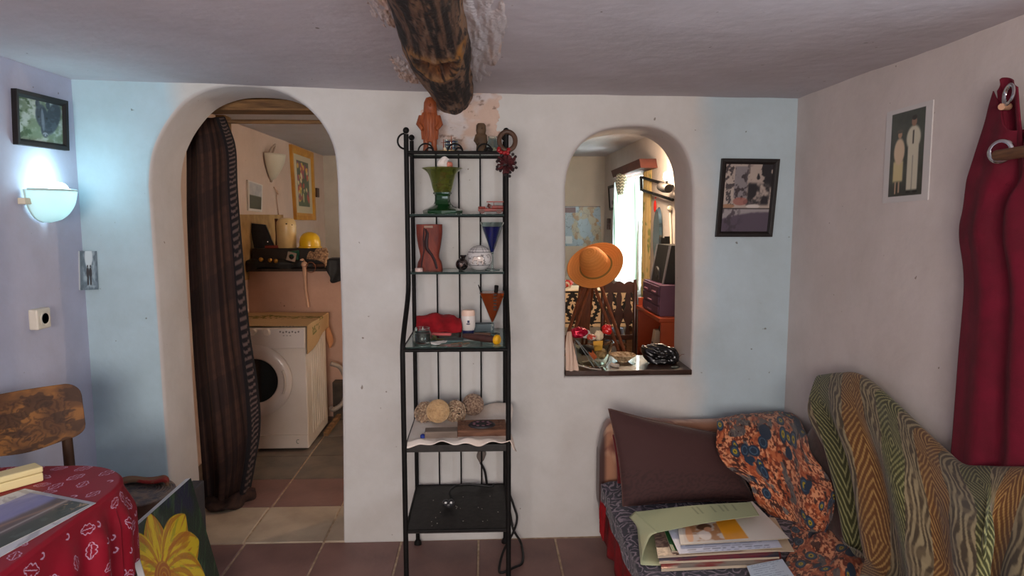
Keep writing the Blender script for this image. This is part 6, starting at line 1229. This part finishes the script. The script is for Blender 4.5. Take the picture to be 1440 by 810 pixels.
# ================================================================== THROUGH THE HATCH
# glass bowl of oddments on the sill
bx_, by_ = P(833, 500, y=3.34)[0], 3.345
BGL = M('bowl_glass', (236, 240, 232), 0.02, trans=1.0, ior=1.12)
t = thing('glass_bowl', 'big square-rimmed clear glass bowl full of oddments on the sill', 'bowl', (bx_, by_, ZS))
MB().lathe([(1e-6, 0.0), (0.068, 0.001), (0.082, 0.02), (0.094, 0.07), (0.108, 0.118), (0.104, 0.118), (0.090, 0.07), (0.078, 0.022), (0.062, 0.006), (1e-6, 0.005)], (bx_, by_, ZS), 40).build('body', BGL, t)
def blob(name, label, cat, c, r, mat, seed, rotz=0.0, group=None, amp=0.35):
    a, b = np.meshgrid(np.linspace(0, 2*pi, 40), np.linspace(0.02, pi-0.02, 26), indexing='ij'); n = 1 + amp*(fbm(np.cos(a)*np.sin(b)*2.2 + seed, np.sin(a)*np.sin(b)*2.2 + 2*np.cos(b), seed, 4) - 0.5)*2
    X, Y, Z = r[0]*n*np.cos(a)*np.sin(b), r[1]*n*np.sin(a)*np.sin(b), r[2]*n*np.cos(b); ca, sa = math.cos(rotz), math.sin(rotz)
    return tag(sheet(name, np.stack([c[0] + X*ca - Y*sa, c[1] + X*sa + Y*ca, c[2] + Z], -1), mat), label, cat, group)
FOIL = M('red_foil', (176, 16, 48), 0.2, 0.5, col2=(220, 60, 96), scale=30, ramp=(0.5, 0.6))
blob('foil_packet', 'crinkled crimson foil packet in the glass bowl', 'packet', P(813, 468, y=3.32), (0.045, 0.03, 0.028), FOIL, 3)
blob('red_bow', 'shiny bright red bow on the rim of the glass bowl', 'bow', P(854, 463, y=3.36), (0.024, 0.022, 0.024), M('red_ribbon', (206, 22, 24), 0.3, coat=0.4), 7, amp=0.5)
blob('red_sachet', 'small red and white sachet in the glass bowl', 'sachet', P(832, 474, y=3.34), (0.024, 0.02, 0.014), M('sachet_red', (196, 66, 44), 0.4, col2=(226, 206, 190), scale=40, ramp=(0.5, 0.56)), 9)
blob('cream_packet', 'cream paper packet sticking out of the glass bowl', 'packet', P(842, 472, y=3.36), (0.024, 0.012, 0.026), M('cream_pack', (226, 206, 170), 0.6), 11, 0.4)
blob('white_packet', 'white paper packet at the back of the glass bowl', 'packet', P(824, 470, y=3.38), (0.022, 0.016, 0.02), MATS['paper_white'], 13)
blob('dark_pouch', 'dark brown pouch inside the glass bowl', 'pouch', P(825, 492, y=3.335), (0.042, 0.045, 0.026), M('pouch_dark', (52, 46, 44), 0.7), 17, amp=0.2)
def card(name, label, cat, pxs, y, mat, th=0.004, group=None):
    q = [P(a, b, y=y) for a, b in pxs]; mb = MB(); mb.prism(q, (0, th, 0)); return one(mb, name, mat, label, cat, group, smooth=False, bevel=0.001)
card('yellow_packet', 'yellow card packet standing inside the glass bowl', 'packet', [(834, 480), (848, 479), (847, 492), (836, 494)], 3.30, M('yellow_card', (206, 150, 40), 0.6))
card('orange_packet', 'small orange packet low inside the glass bowl', 'packet', [(827, 495), (833, 492), (840, 503), (834, 507)], 3.295, M('orange_card', (206, 92, 36), 0.6))
blob('brown_shell', 'brown and white shell in the glass bowl', 'shell', P(845, 497, y=3.36), (0.03, 0.03, 0.03), M('shell', (150, 112, 70), 0.4, col2=(206, 176, 130), scale=30), 19, amp=0.2)
mb = MB()
for (a, b, c_, d) in ((810, 478, 836, 517), (808, 480, 812, 510), (812, 479, 845, 519)): mb.tube([P(a, b, y=3.245), P((a+c_)/2, (b+d)/2, y=3.232), P(c_, d, y=3.225)], 0.0022, 6)
one(mb, 'wire_stand', M('steel_wire', (120, 124, 122), 0.4, 0.6), 'thin bent wire stand leaning on the glass bowl', 'wire')
mb = MB(); mb.tube([P(812, 513, y=3.235), P(830, 518, y=3.228), P(846, 520, y=3.222)], 0.003, 6); one(mb, 'plastic_straw', M('straw', (176, 160, 146), 0.5), 'pale straw lying on the sill before the bowl', 'straw')
rows = [[P(797, 468, y=3.30), P(800, 466, y=3.31), P(805, 470, y=3.31)], [P(796, 485, y=3.26), P(801, 486, y=3.25), P(808, 490, y=3.26)], [P(796, 505, y=3.23), P(803, 507, y=3.22), P(811, 506, y=3.23)], [P(796, 520, y=3.20), P(804, 522, y=3.195), P(813, 519, y=3.205)], [P(797, 524, y=3.21), P(804, 525, y=3.21), P(811, 523, y=3.215)]]
G, U, V = loft(rows, 40, 30, lambda U, V: 0.006*np.sin(V*11 + U*4)); G[..., 2] = np.maximum(G[..., 2], ZS+0.004); tag(sheet('white_napkin', G, M('napkin', (216, 188, 168), 0.85), solid=0.003), 'crumpled cream napkin at the left end of the sill', 'cloth')
dx_, dy_ = P(877, 497, y=3.40)[0], 3.42
t = thing('crystal_dish', 'shallow cut-glass dish on the sill beside the bowl', 'dish', (dx_, dy_, ZS)); CUT = M('cut_glass', (226, 200, 160), 0.12, col2=(170, 134, 96), scale=70, coat=0.6, ramp=(0.42, 0.58))
mb = MB(); mb.lathe([(0.028, 0), (0.03, 0.006), (0.05, 0.022), (0.068, 0.036), (0.064, 0.038), (0.046, 0.026), (0.02, 0.012), (1e-6, 0.011)], (dx_, dy_, ZS), 36); mb.build('dish', CUT, t, smooth=False)
mb = MB()
for k in range(24): a = 2*pi*k/24; mb.tube([(dx_ + 0.034*math.cos(a), dy_ + 0.034*math.sin(a), ZS+0.010), (dx_ + 0.067*math.cos(a), dy_ + 0.067*math.sin(a), ZS+0.036)], 0.003, 5)
mb.build('ribs', CUT, t)
mb = MB(); a, b = P(859, 503, y=3.30), P(870, 510, y=3.27); a[2] = b[2] = ZS+0.010; mb.tube([a, b], [0.007, 0.009], 8); mb.tube([a, a + np.array([0.012, 0.03, 0.0])], 0.005, 8); one(mb, 'white_clip', M('clip_plastic', (206, 192, 176), 0.5), 'little white plastic clip beside the cut-glass dish', 'clip')
BAG = M('black_plastic', (16, 15, 16), 0.28, coat=0.4)
t = thing('black_bag', 'shiny crumpled black plastic bag on the sill', 'bag', tuple(P(930, 515, y=3.36)))
a, b = np.meshgrid(np.linspace(0, 2*pi, 70), np.linspace(0.02, pi-0.02, 50), indexing='ij'); c0 = P(928, 502, y=3.37); n = 1 + 0.95*(fbm(np.cos(a)*np.sin(b)*3 + 5, np.sin(a)*np.sin(b)*3 + 3*np.cos(b), 4) - 0.5) + 0.16*(np.abs(vn(np.cos(a)*np.sin(b)*6, 6*np.cos(b) + 3*np.sin(a)*np.sin(b), 6) - 0.5)*2 - 0.5)
xs_ = np.cos(b); X = c0[0] + 0.098*xs_*1.0; Yb = c0[1] + 0.06*n*np.sin(a)*np.sin(b)**0.8; Zb = ZS + 0.042 + 0.048*n*np.cos(a)*np.sin(b)**0.7 + 0.03*np.clip(-xs_, 0, 1)**2 - 0.012*np.clip(xs_, 0, 1); Zb = np.maximum(Zb, ZS+0.002)
sheet('bag', np.stack([X, Yb, Zb], -1), BAG, t, smooth=True); MB().tube([P(952, 504, y=3.37), P(958, 499, y=3.35), P(967, 497, y=3.34)], [0.004, 0.0015, 0.001], 6).build('tie', M('tie_string', (140, 110, 96), 0.7), t)
mb = MB(); mb.sph(tuple(P(949, 516, z=ZS+0.005)), (0.02, 0.014, 0.005)); one(mb, 'grey_leaf', M('leaf_grey', (84, 92, 86), 0.6), 'small grey leaf at the tail of the black bag', 'leaf')

# straw hat on a wooden tripod
hc = P(838, 374, y=4.45); ax_ = nrm((-0.40, -0.64, 0.60)); Rh = Vector(ax_).to_track_quat('Z', 'Y').to_matrix()
t = thing('straw_hat', 'wide-brimmed orange straw hat with olive band on the tripod', 'hat', tuple(hc))
STR = M('straw_weave', (206, 130, 62), 0.75, attr=True, bump=0.002, bscale=110)
pr = 1.06*cr(np.array([(0.001, 0.142), (0.04, 0.138), (0.070, 0.112), (0.088, 0.05), (0.094, 0.012), (0.105, 0.0), (0.14, 0.004), (0.176, 0.016), (0.182, 0.017)]), np.linspace(0, 1, 110)); aa = np.linspace(0, 2*pi, 140); PR, AA = np.meshgrid(np.arange(110), aa, indexing='ij'); Rr = pr[PR, 0]; Zz = pr[PR, 1] + 0.010*np.sin(2*AA + 0.5)*sm(0.1, 0.18, Rr); wv = np.sin(PR*1.15)*0.0006; q = np.stack([Rr*np.cos(AA), Rr*0.94*np.sin(AA), Zz + wv], -1) @ np.array(Rh).T + hc
c = lerp(flat(Rr, C(196, 118, 52)), flat(Rr, C(226, 154, 84)), 0.35 + 0.35*sm(-0.4, 0.8, np.sin(PR*1.15) + 0.9*np.sin(AA*60 + PR*2.2))); c = over(c, C(110, 92, 40), np.where((PR > 58) & (PR < 70), 0.8, 0)); sheet('straw', q, STR, t, c, solid=0.004)
EAS = M('easel_wood', (126, 66, 34), 0.55, col2=(96, 48, 26), scale=10, stretch=(5, 5, 1))
t = thing('wooden_tripod', 'reddish wooden tripod standing behind the hatch under the hat', 'tripod', (hc[0]-0.02, 4.5, 0)); top = np.array([hc[0]-0.02, 4.50, hc[2]-0.03])
for (a, b, y) in ((803, 468, 4.28), (822, 470, 4.85), (866, 472, 4.32)):
    p = P(a, b, y=y); d = p - top; f_ = top + d*(top[2]/(top[2]-p[2])); n_ = nrm(np.cross(d, (0, 1, 0)))*0.022
    lg = MB(); lg.tube([top + n_, f_ + n_*0.4], 0.011, 8); lg.tube([top - n_, f_ - n_*0.4], 0.011, 8); lg.build('leg', EAS, t)
mb = MB(); mb.bx(top[0]-0.05, top[0]+0.05, top[1]-0.03, top[1]+0.03, top[2]-0.03, top[2]+0.02); mb.build('head', EAS, t, smooth=False, bevel=0.005)
q = [P(815, 398, y=4.46), P(832, 398, y=4.46), P(829, 470, y=4.50), P(808, 470, y=4.50)]; mb = MB(); mb.prism(q, (0, 0.02, 0)); mb.build('centre_board', EAS, t, smooth=False, bevel=0.003)

# dark carved chair beyond the tripod
DKW = M('dark_chair_wood', (66, 34, 22), 0.4, col2=(48, 24, 16), scale=10, coat=0.3); cy0 = 5.2
xl, xr = P(848, 450, y=cy0)[0], P(893, 450, y=cy0)[0]; zt_ = P(870, 402, y=cy0)[2]
t = thing('dark_carved_chair', 'dark wooden chair with scalloped top rail and vase splats', 'chair', ((xl+xr)/2, cy0-0.2, 0))
for x in (xl, xr): MB().tube([(x, cy0, 0), (x, cy0, 0.45), (x, cy0+0.015, zt_-0.02), (x, cy0+0.03, zt_+0.045)], [0.018, 0.02, 0.017, 0.012], 10).build('leg', DKW, t); MB().cyl((x, cy0-0.38, 0), (x, cy0-0.38, 0.44), 0.018).build('leg', DKW, t)
n_ = 40; tp = [(xl + (xr-xl)*k/n_, zt_ + 0.012 + 0.022*abs(math.sin(pi*k/n_*3))) for k in range(n_+1)]; mb = MB(); mb.prism([(x, cy0+0.012, z) for x, z in tp] + [(xr, cy0+0.012, zt_-0.055), (xl, cy0+0.012, zt_-0.055)], (0, 0.02, 0)); mb.build('top_rail', DKW, t, smooth=False)
zb_ = P(870, 471, y=cy0)[2]
for k in range(3):
    xk = xl + (xr-xl)*(0.22 + 0.28*k); h = zt_-0.055 - zb_; w1 = lambda s: 0.012 + 0.020*math.sin(pi*s)**2 + 0.008*math.cos(s*14); L_ = [(xk + w1(s), zb_ + h*s) for s in np.linspace(0, 1, 24)] + [(xk - w1(s), zb_ + h*s) for s in np.linspace(1, 0, 24)]; mb = MB(); mb.prism([(x, cy0+0.01, z) for x, z in L_], (0, 0.014, 0)); mb.build('splat', DKW, t, smooth=False)
mb = MB(); mb.bx(xl, xr, cy0, cy0+0.025, zb_-0.04, zb_); mb.build('lower_rail', DKW, t, smooth=False, bevel=0.004); mb = MB(); mb.bx(xl-0.005, xr-0.005, cy0-0.40, cy0+0.02, 0.43, 0.46); mb.build('seat', DKW, t, smooth=False, bevel=0.008)
# covered table behind it
ty, tz = 5.85, P(840, 408, y=5.85)[2]
t = thing('far_table', 'narrow wooden table under the black and cream cloth', 'table', (0.95, 6.1, 0)); mb = MB(); mb.bx(0.35, 1.32, ty, ty+0.5, tz-0.03, tz-0.004); mb.build('tabletop', TW, t, smooth=False)
for x in (0.40, 1.28):
    for y in (ty+0.05, ty+0.45): mb = MB(); mb.bx(x-0.025, x+0.025, y-0.025, y+0.025, 0, tz-0.03); mb.build('leg', TW, t, smooth=False)
mb = MB(); mb.bx(0.38, 1.30, ty+0.03, ty+0.47, 0.44, 0.46); mb.build('shelf', TW, t, smooth=False)
nu, nv = 420, 170; U, V = np.meshgrid(np.linspace(0, 1, nu), np.linspace(0, 1, nv), indexing='ij'); a = 0.33*V*2.2 - 0.40; X = 0.34 + 0.985*U; Yc = np.where(a < 0, ty - 0.008 - a, ty - 0.010 + 0.006*np.sin(U*30)*np.clip(a/0.3, 0, 1)); Z = np.where(a < 0, tz, tz - a)
pz = (X - 0.34)/0.17; fz = np.abs(pz - np.floor(pz) - 0.5)*2; gz = np.abs(((a - 0.15)/0.15)); zz = fz + np.floor(gz*6)/6*0.9; d1 = fz*0.62 + gz*0.5; st = np.floor(d1*9)/9 + 0.05*((np.floor(gz*9) % 2) - 0.5)
blk = ((st > 0.20) & (st < 0.58)) | (st < 0.06) | ((gz > 0.86) & (gz < 0.97)); c = lerp(flat(X, C(214, 186, 150)), flat(X, C(26, 22, 24)), np.where(blk & (a > 0.005), 1.0, 0.0))
tag(sheet('zigzag_tablecloth', np.stack([X, Yc, Z], -1), CLOTH, None, c, solid=0.003), 'cream tablecloth with black stepped diamonds on the far table', 'tablecloth')
for k, (px, cc, nm) in enumerate(((858, (150, 170, 206), 'pale blue'), (872, (196, 206, 220), 'white'), (884, (60, 62, 74), 'charcoal'))): mb = MB(); p = P(px, 455, y=6.0); mb.lathe([(0.030, 0), (0.034, 0.01), (0.034, 0.10), (0.028, 0.12), (1e-6, 0.122)], (p[0], 6.0, 0.46), 20); one(mb, 'storage_tin', M('tin_%d' % k, cc, 0.4), nm + ' round tin on the shelf of the far table', 'tin')
blob('red_flowers', 'small bunch of red blooms on the far table by the map', 'flowers', P(798, 399, y=5.98), (0.05, 0.04, 0.035), M('bloom_red', (176, 36, 36), 0.7, col2=(206, 196, 180), scale=40, ramp=(0.52, 0.6)), 23)
# map and little frame
def mapc(u, v):
    c = flat(u, C(150, 176, 196)); land = sm(0.5, 0.54, fbm(u*3.2+2, v*2.6, 3) - 0.18*np.abs(u-0.72)); c = over(c, C(170, 168, 150), land); c = over(c, C(150, 120, 86), sm(0.55, 0.62, fbm(u*9, v*9, 5))*land*0.8); c = over(c, C(70, 84, 100), (np.abs(fbm(u*7, v*7, 8) - 0.5) < 0.012)*0.7); c = over(c, C(84, 54, 76), rct(u, v, 0.0, 0.32, 0.84, 0.97)); c = over(c, C(206, 214, 220), rct(u, v, 0.04, 0.22, 0.06, 0.25)); c = over(c, C(60, 40, 50), rct(u, v, 0, 1, 0.985, 1.0)); return c
picture('wall_map', 'pale blue wall map with a maroon title block', 'map', [P(793, 290, y=YF), P(844, 290, y=YF), P(846, 346, y=YF), P(793, 346, y=YF)], mapc, (0, -1, 0), 0, 0.006, MATS['photo_paper'], 110, 110)
picture('small_print', 'narrow black frame with a small pale print beside the curtain', 'picture', [P(857, 262, x=XB), P(866, 259, x=XB), P(867, 295, x=XB), P(859, 296, x=XB)], lambda u, v: over(flat(u, C(176, 176, 190)), C(60, 60, 70), ell(u, v, 0.5, 0.25, 0.2, 0.12)), (-1, 0, 0), 0.03, 0.02, None, 40, 60)
for k, b in enumerate((311, 319)): mb = MB(); p = P(858, b, x=XB); mb.bx(XB-0.03, XB, p[1]-0.04, p[1]+0.04, p[2]-0.03, p[2]+0.03); one(mb, 'far_wall_switch', MATS['switch_brown'], ('upper' if k == 0 else 'lower') + ' small dark switch on the wall under the narrow frame', 'switch', smooth=False, bevel=0.003)
p0 = (0.72, 7.2, 2.283); mb = MB(); mb.tube([(0.72 + 0.16*math.cos(a), 7.0 + 0.2*math.sin(a), 2.275 + 0.004*math.sin(3*a)) for a in np.linspace(0.2, 3.6, 20)], 0.003, 5); one(mb, 'ceiling_wire', MATS['lamp_metal'], 'thin curled wire on the ceiling of the far room', 'wire')
# window dressing
pc = [P(859, 240, x=1.26), P(899, 223, x=1.26), P(901, 236, x=1.26), P(862, 250, x=1.26)]
mb = MB(); mb.prism(pc, (0.14, 0, 0)); one(mb, 'pelmet_board', M('pelmet_wood', (92, 46, 36), 0.6, col2=(70, 36, 30), scale=8), 'dark brown pelmet board above the bright window', 'pelmet', smooth=False, bevel=0.004)
SHE = M('sheer_curtain', (224, 236, 236), 0.8, attr=True, transl=0.38)
nu, nv = 120, 200; U, V = np.meshgrid(np.linspace(0, 1, nu), np.linspace(0, 1, nv), indexing='ij'); Yc = 7.0 - 1.08*V; Z = 1.93 - 1.0*U; X = 1.345 + 0.022*np.sin(V*58 + 2*np.sin(U*2)) ; Yc = Yc + 0.02*np.sin(U*5)
c = flat(U, C(222, 236, 236)); s_ = (V*16) % 1; c = over(c, C(96, 120, 96), ((s_ < 0.28) & ((V < 0.30) | (V > 0.9)))*0.85); c = over(c, C(150, 176, 160), (np.abs(s_-0.6) < 0.08)*0.3)
tag(sheet('sheer_curtain', np.stack([X, Yc, Z], -1), SHE, None, c), 'sheer mint curtain glowing in the far window', 'curtain')
c0 = P(871, 258, x=1.26); a, b = np.meshgrid(np.linspace(0, 2*pi, 50), np.linspace(0, 1, 50), indexing='ij'); rad = 0.06*(0.55 + 0.6*np.sin(pi*np.clip(b*0.8+0.2, 0, 1))); G = np.stack([c0[0] + 0.02 + 0.7*rad*np.cos(a), c0[1] + 1.9*rad*np.sin(a), c0[2] + 0.085 - 0.19*b + 0.006*np.sin(a*9)], -1); c = lerp(flat(a, C(206, 204, 180)), flat(a, C(70, 84, 66)), np.where(((b*7 + 0.2*np.sin(a)) % 1) < 0.33, 1.0, 0.0)); tag(sheet('gathered_valance', G, CLOTH, None, c, solid=0.003), 'bunched cream and green striped valance under the pelmet', 'curtain')
U, V = np.meshgrid(np.linspace(0, 1, 80), np.linspace(0, 1, 60), indexing='ij'); Yc = 5.92 - 0.32*V; X = 1.386 + 0.008*np.sin(V*24); Z = 1.97 - 1.12*U; c = flat(U, C(194, 164, 104)); c = over(c, C(96, 110, 50), sm(0.6, 0.68, fbm(U*20, V*5, 5))*0.7); c = over(c, C(226, 200, 150), (np.abs(V-0.6) < 0.06)*0.8); tag(sheet('ochre_curtain', np.stack([X, Yc, Z], -1), CLOTH, None, c, solid=0.003), 'narrow ochre curtain with green sprigs beside the window', 'curtain')
# warm wall lamp on a black bracket
lp = P(934, 264, x=1.30)
t = thing('spot_lamp', 'lit wall spotlight with black barrel on a double rail', 'lamp', (XB, lp[1], lp[2]))
for (a, b, c_, d) in ((901, 249, 946, 262), (902, 267, 946, 281)): MB().tube([P(a, b, x=1.36), P(c_, d, x=1.36)], 0.012, 8).build('rail', BLK, t)
MB().tube([P(901.5, 248, x=1.36), P(902, 268, x=1.36)], 0.012, 8).build('rail_end', BLK, t)
MB().tube([lp + np.array([0.0, 0.09, 0.012]), lp, lp + np.array([0, -0.12, -0.012])], [0.032, 0.036, 0.03], 16).build('barrel', BLK, t)
bl = P(937, 248, x=1.30); MB().sph(tuple(bl), (0.022, 0.03, 0.034)).build('bulb', M('warm_bulb', (255, 230, 190), 0.5, emit=(255, 214, 150), estr=30), t); MB().cyl(bl - np.array([0, 0, 0.09]), bl - np.array([0, 0, 0.03]), 0.012).build('holder', BLK, t)
point('spot_lamp_light', tuple(bl + np.array([-0.10, 0, 0.02])), 44, (1.0, 0.74, 0.50), 0.05)
q = P(926, 330, x=1.385); mb = MB(); mb.lathe([(1e-6, 0.02), (0.10, 0.02), (0.11, 0.0)], tuple(q), 30, 2.0, 1.0, rot=Matrix.Rotation(-pi/2, 3, 'Y')); one(mb, 'oval_mirror', M('mirror_blue', (120, 150, 170), 0.08, 0.9), 'narrow oval mirror on the warm lit wall', 'mirror')
mb = MB(); q = P(921, 290, x=1.385); mb.sph(tuple(q), (0.011, 0.022, 0.05)); mb.tube([q + np.array([0, 0, 0.06]), q + np.array([0.006, 0, 0.075])], 0.005, 6); one(mb, 'red_pepper', M('pepper_red', (186, 30, 20), 0.3), 'long red dried pepper hanging above the oval mirror', 'pepper')
for k, (a, b) in enumerate(((932, 340), (937, 338))): mb = MB(); q = P(a, b, x=1.37); mb.bx(q[0]-0.01, XB, q[1]-0.02, q[1]+0.02, q[2]-0.03, q[2]+0.03); one(mb, 'wall_hook', BLK, 'small black hook on the warm lit wall behind the speaker', 'hook', 'wall hooks', smooth=False)
mb = MB(); mb.tube([P(942, 295, x=1.385), P(943, 320, x=1.385), P(944, 350, x=1.385)], 0.008, 6); mb.sph(tuple(P(942, 293, x=1.38)), 0.02); one(mb, 'cord_pull', M('cord_white', (206, 196, 176), 0.6), 'pale pull cord hanging on the warm lit wall', 'cord')
# orange cabinet with purple drawers and speaker
ORG = M('orange_lacquer', (178, 76, 36), 0.4, col2=(150, 60, 30), scale=4); cx0 = 1.19; zc = 0.90
t = thing('orange_cabinet', 'orange-brown open cabinet behind the hatch', 'cabinet', (1.28, 4.85, 0))
for (x0, x1, y0_, y1_, z0, z1, nm) in ((cx0-0.012, XB-0.01, 4.48, 5.18, zc-0.03, zc, 'top'), (cx0, XB-0.01, 4.48, 4.51, 0, zc-0.03, 'side_panel'), (cx0, XB-0.01, 5.15, 5.18, 0, zc+0.06, 'side_panel'), (XB-0.03, XB-0.01, 4.5, 5.16, 0, zc-0.03, 'back_panel'), (cx0, XB-0.01, 4.51, 5.15, 0.55, 0.57, 'shelf')): mb = MB(); mb.bx(x0, x1, y0_, y1_, z0, z1); mb.build(nm, ORG, t, smooth=False, bevel=0.004)
PUR = M('purple_card', (96, 62, 86), 0.5, col2=(80, 50, 72), scale=6)
t = thing('purple_drawers', 'purple box of small drawers on the orange cabinet', 'drawers', (1.28, 4.8, zc)); mb = MB(); mb.bx(1.20, XB-0.02, 4.56, 5.04, zc, zc+0.215); mb.build('box', PUR, t, smooth=False, bevel=0.004)
for r in range(3):
    for k in range(2 if r == 0 else 1): mb = MB(); y0_, y1_ = (4.575, 5.025) if r else (4.575 + 0.23*k, 4.795 + 0.23*k); z0 = zc + 0.145 - 0.068*r; mb.bx(1.190, 1.205, y0_, y1_, z0, z0+0.058); d = mb.build('drawer', PUR, t, smooth=False, bevel=0.003); mb = MB(); mb.bx(1.183, 1.192, (y0_+y1_)/2-0.05, (y0_+y1_)/2+0.05, z0+0.012, z0+0.020); mb.build('handle', M('pink_metal', (170, 120, 140), 0.4), d, smooth=False)
t = thing('black_speaker', 'black loudspeaker with silver edge on the purple drawers', 'speaker', (1.30, 4.75, zc+0.216)); zk = zc+0.2155
q = [(1.225, 4.92), (1.245, 4.66), (1.37, 4.66), (1.37, 4.92)]; mb = MB(); mb.add([(x, y, zk) for x, y in q] + [(x + 0.045, y, zk+0.27) for x, y in q], [(0, 1, 2, 3), (4, 5, 6, 7), (0, 1, 5, 4), (1, 2, 6, 5), (2, 3, 7, 6), (3, 0, 4, 7)]); mb.build('cabinet', M('speaker_black', (24, 24, 26), 0.5), t, smooth=False, bevel=0.006)
MB().tube([(1.243, 4.656, zk), (1.288, 4.656, zk+0.27)], 0.008, 6).build('silver_edge', M('silver_trim', (150, 150, 156), 0.3, 0.7), t); MB().tube([(1.223, 4.922, zk), (1.268, 4.922, zk+0.27)], 0.007, 6).build('silver_edge', MATS['silver_trim'], t)
RYm = Matrix.Rotation(-pi/2 - 0.16, 3, 'Y'); MB().lathe([(0.05, 0.0), (0.052, 0.012), (0.042, 0.012), (0.02, 0.004), (1e-6, 0.006)], (1.245, 4.79, zk+0.065), 24, rot=RYm).build('driver', M('cone_grey', (60, 60, 64), 0.4), t)
mb = MB(); q = P(916, 470, x=1.22); mb.add([(1.22, q[1]-0.05, 0.57), (1.22, q[1]+0.05, 0.57), (1.30, q[1]+0.05, 0.57), (1.30, q[1]-0.05, 0.57), (1.24, q[1]-0.03, 0.76), (1.24, q[1]+0.03, 0.76), (1.30, q[1]+0.03, 0.76), (1.30, q[1]-0.03, 0.76)], [(3,2,1,0),(4,5,6,7),(0,1,5,4),(1,2,6,5),(2,3,7,6),(3,0,4,7)])
t = thing('white_adapter', 'white tapered box inside the orange cabinet', 'box', (1.25, q[1], 0.57)); mb.build('shell', M('adapter_white', (216, 200, 176), 0.5), t, smooth=False, bevel=0.004); MB().sph((1.228, q[1], 0.66), (0.006, 0.014, 0.014)).build('button', GRY, t)
mb = MB(); mb.tube(list(cr(np.array([(1.25, 4.62, 0.58), (1.22, 4.66, 0.66), (1.27, 4.68, 0.72), (1.24, 4.70, 0.80), (1.30, 4.68, 0.86)]), np.linspace(0, 1, 30))), 0.008, 6); one(mb, 'black_lead', CB, 'tangled black lead inside the orange cabinet', 'cable')
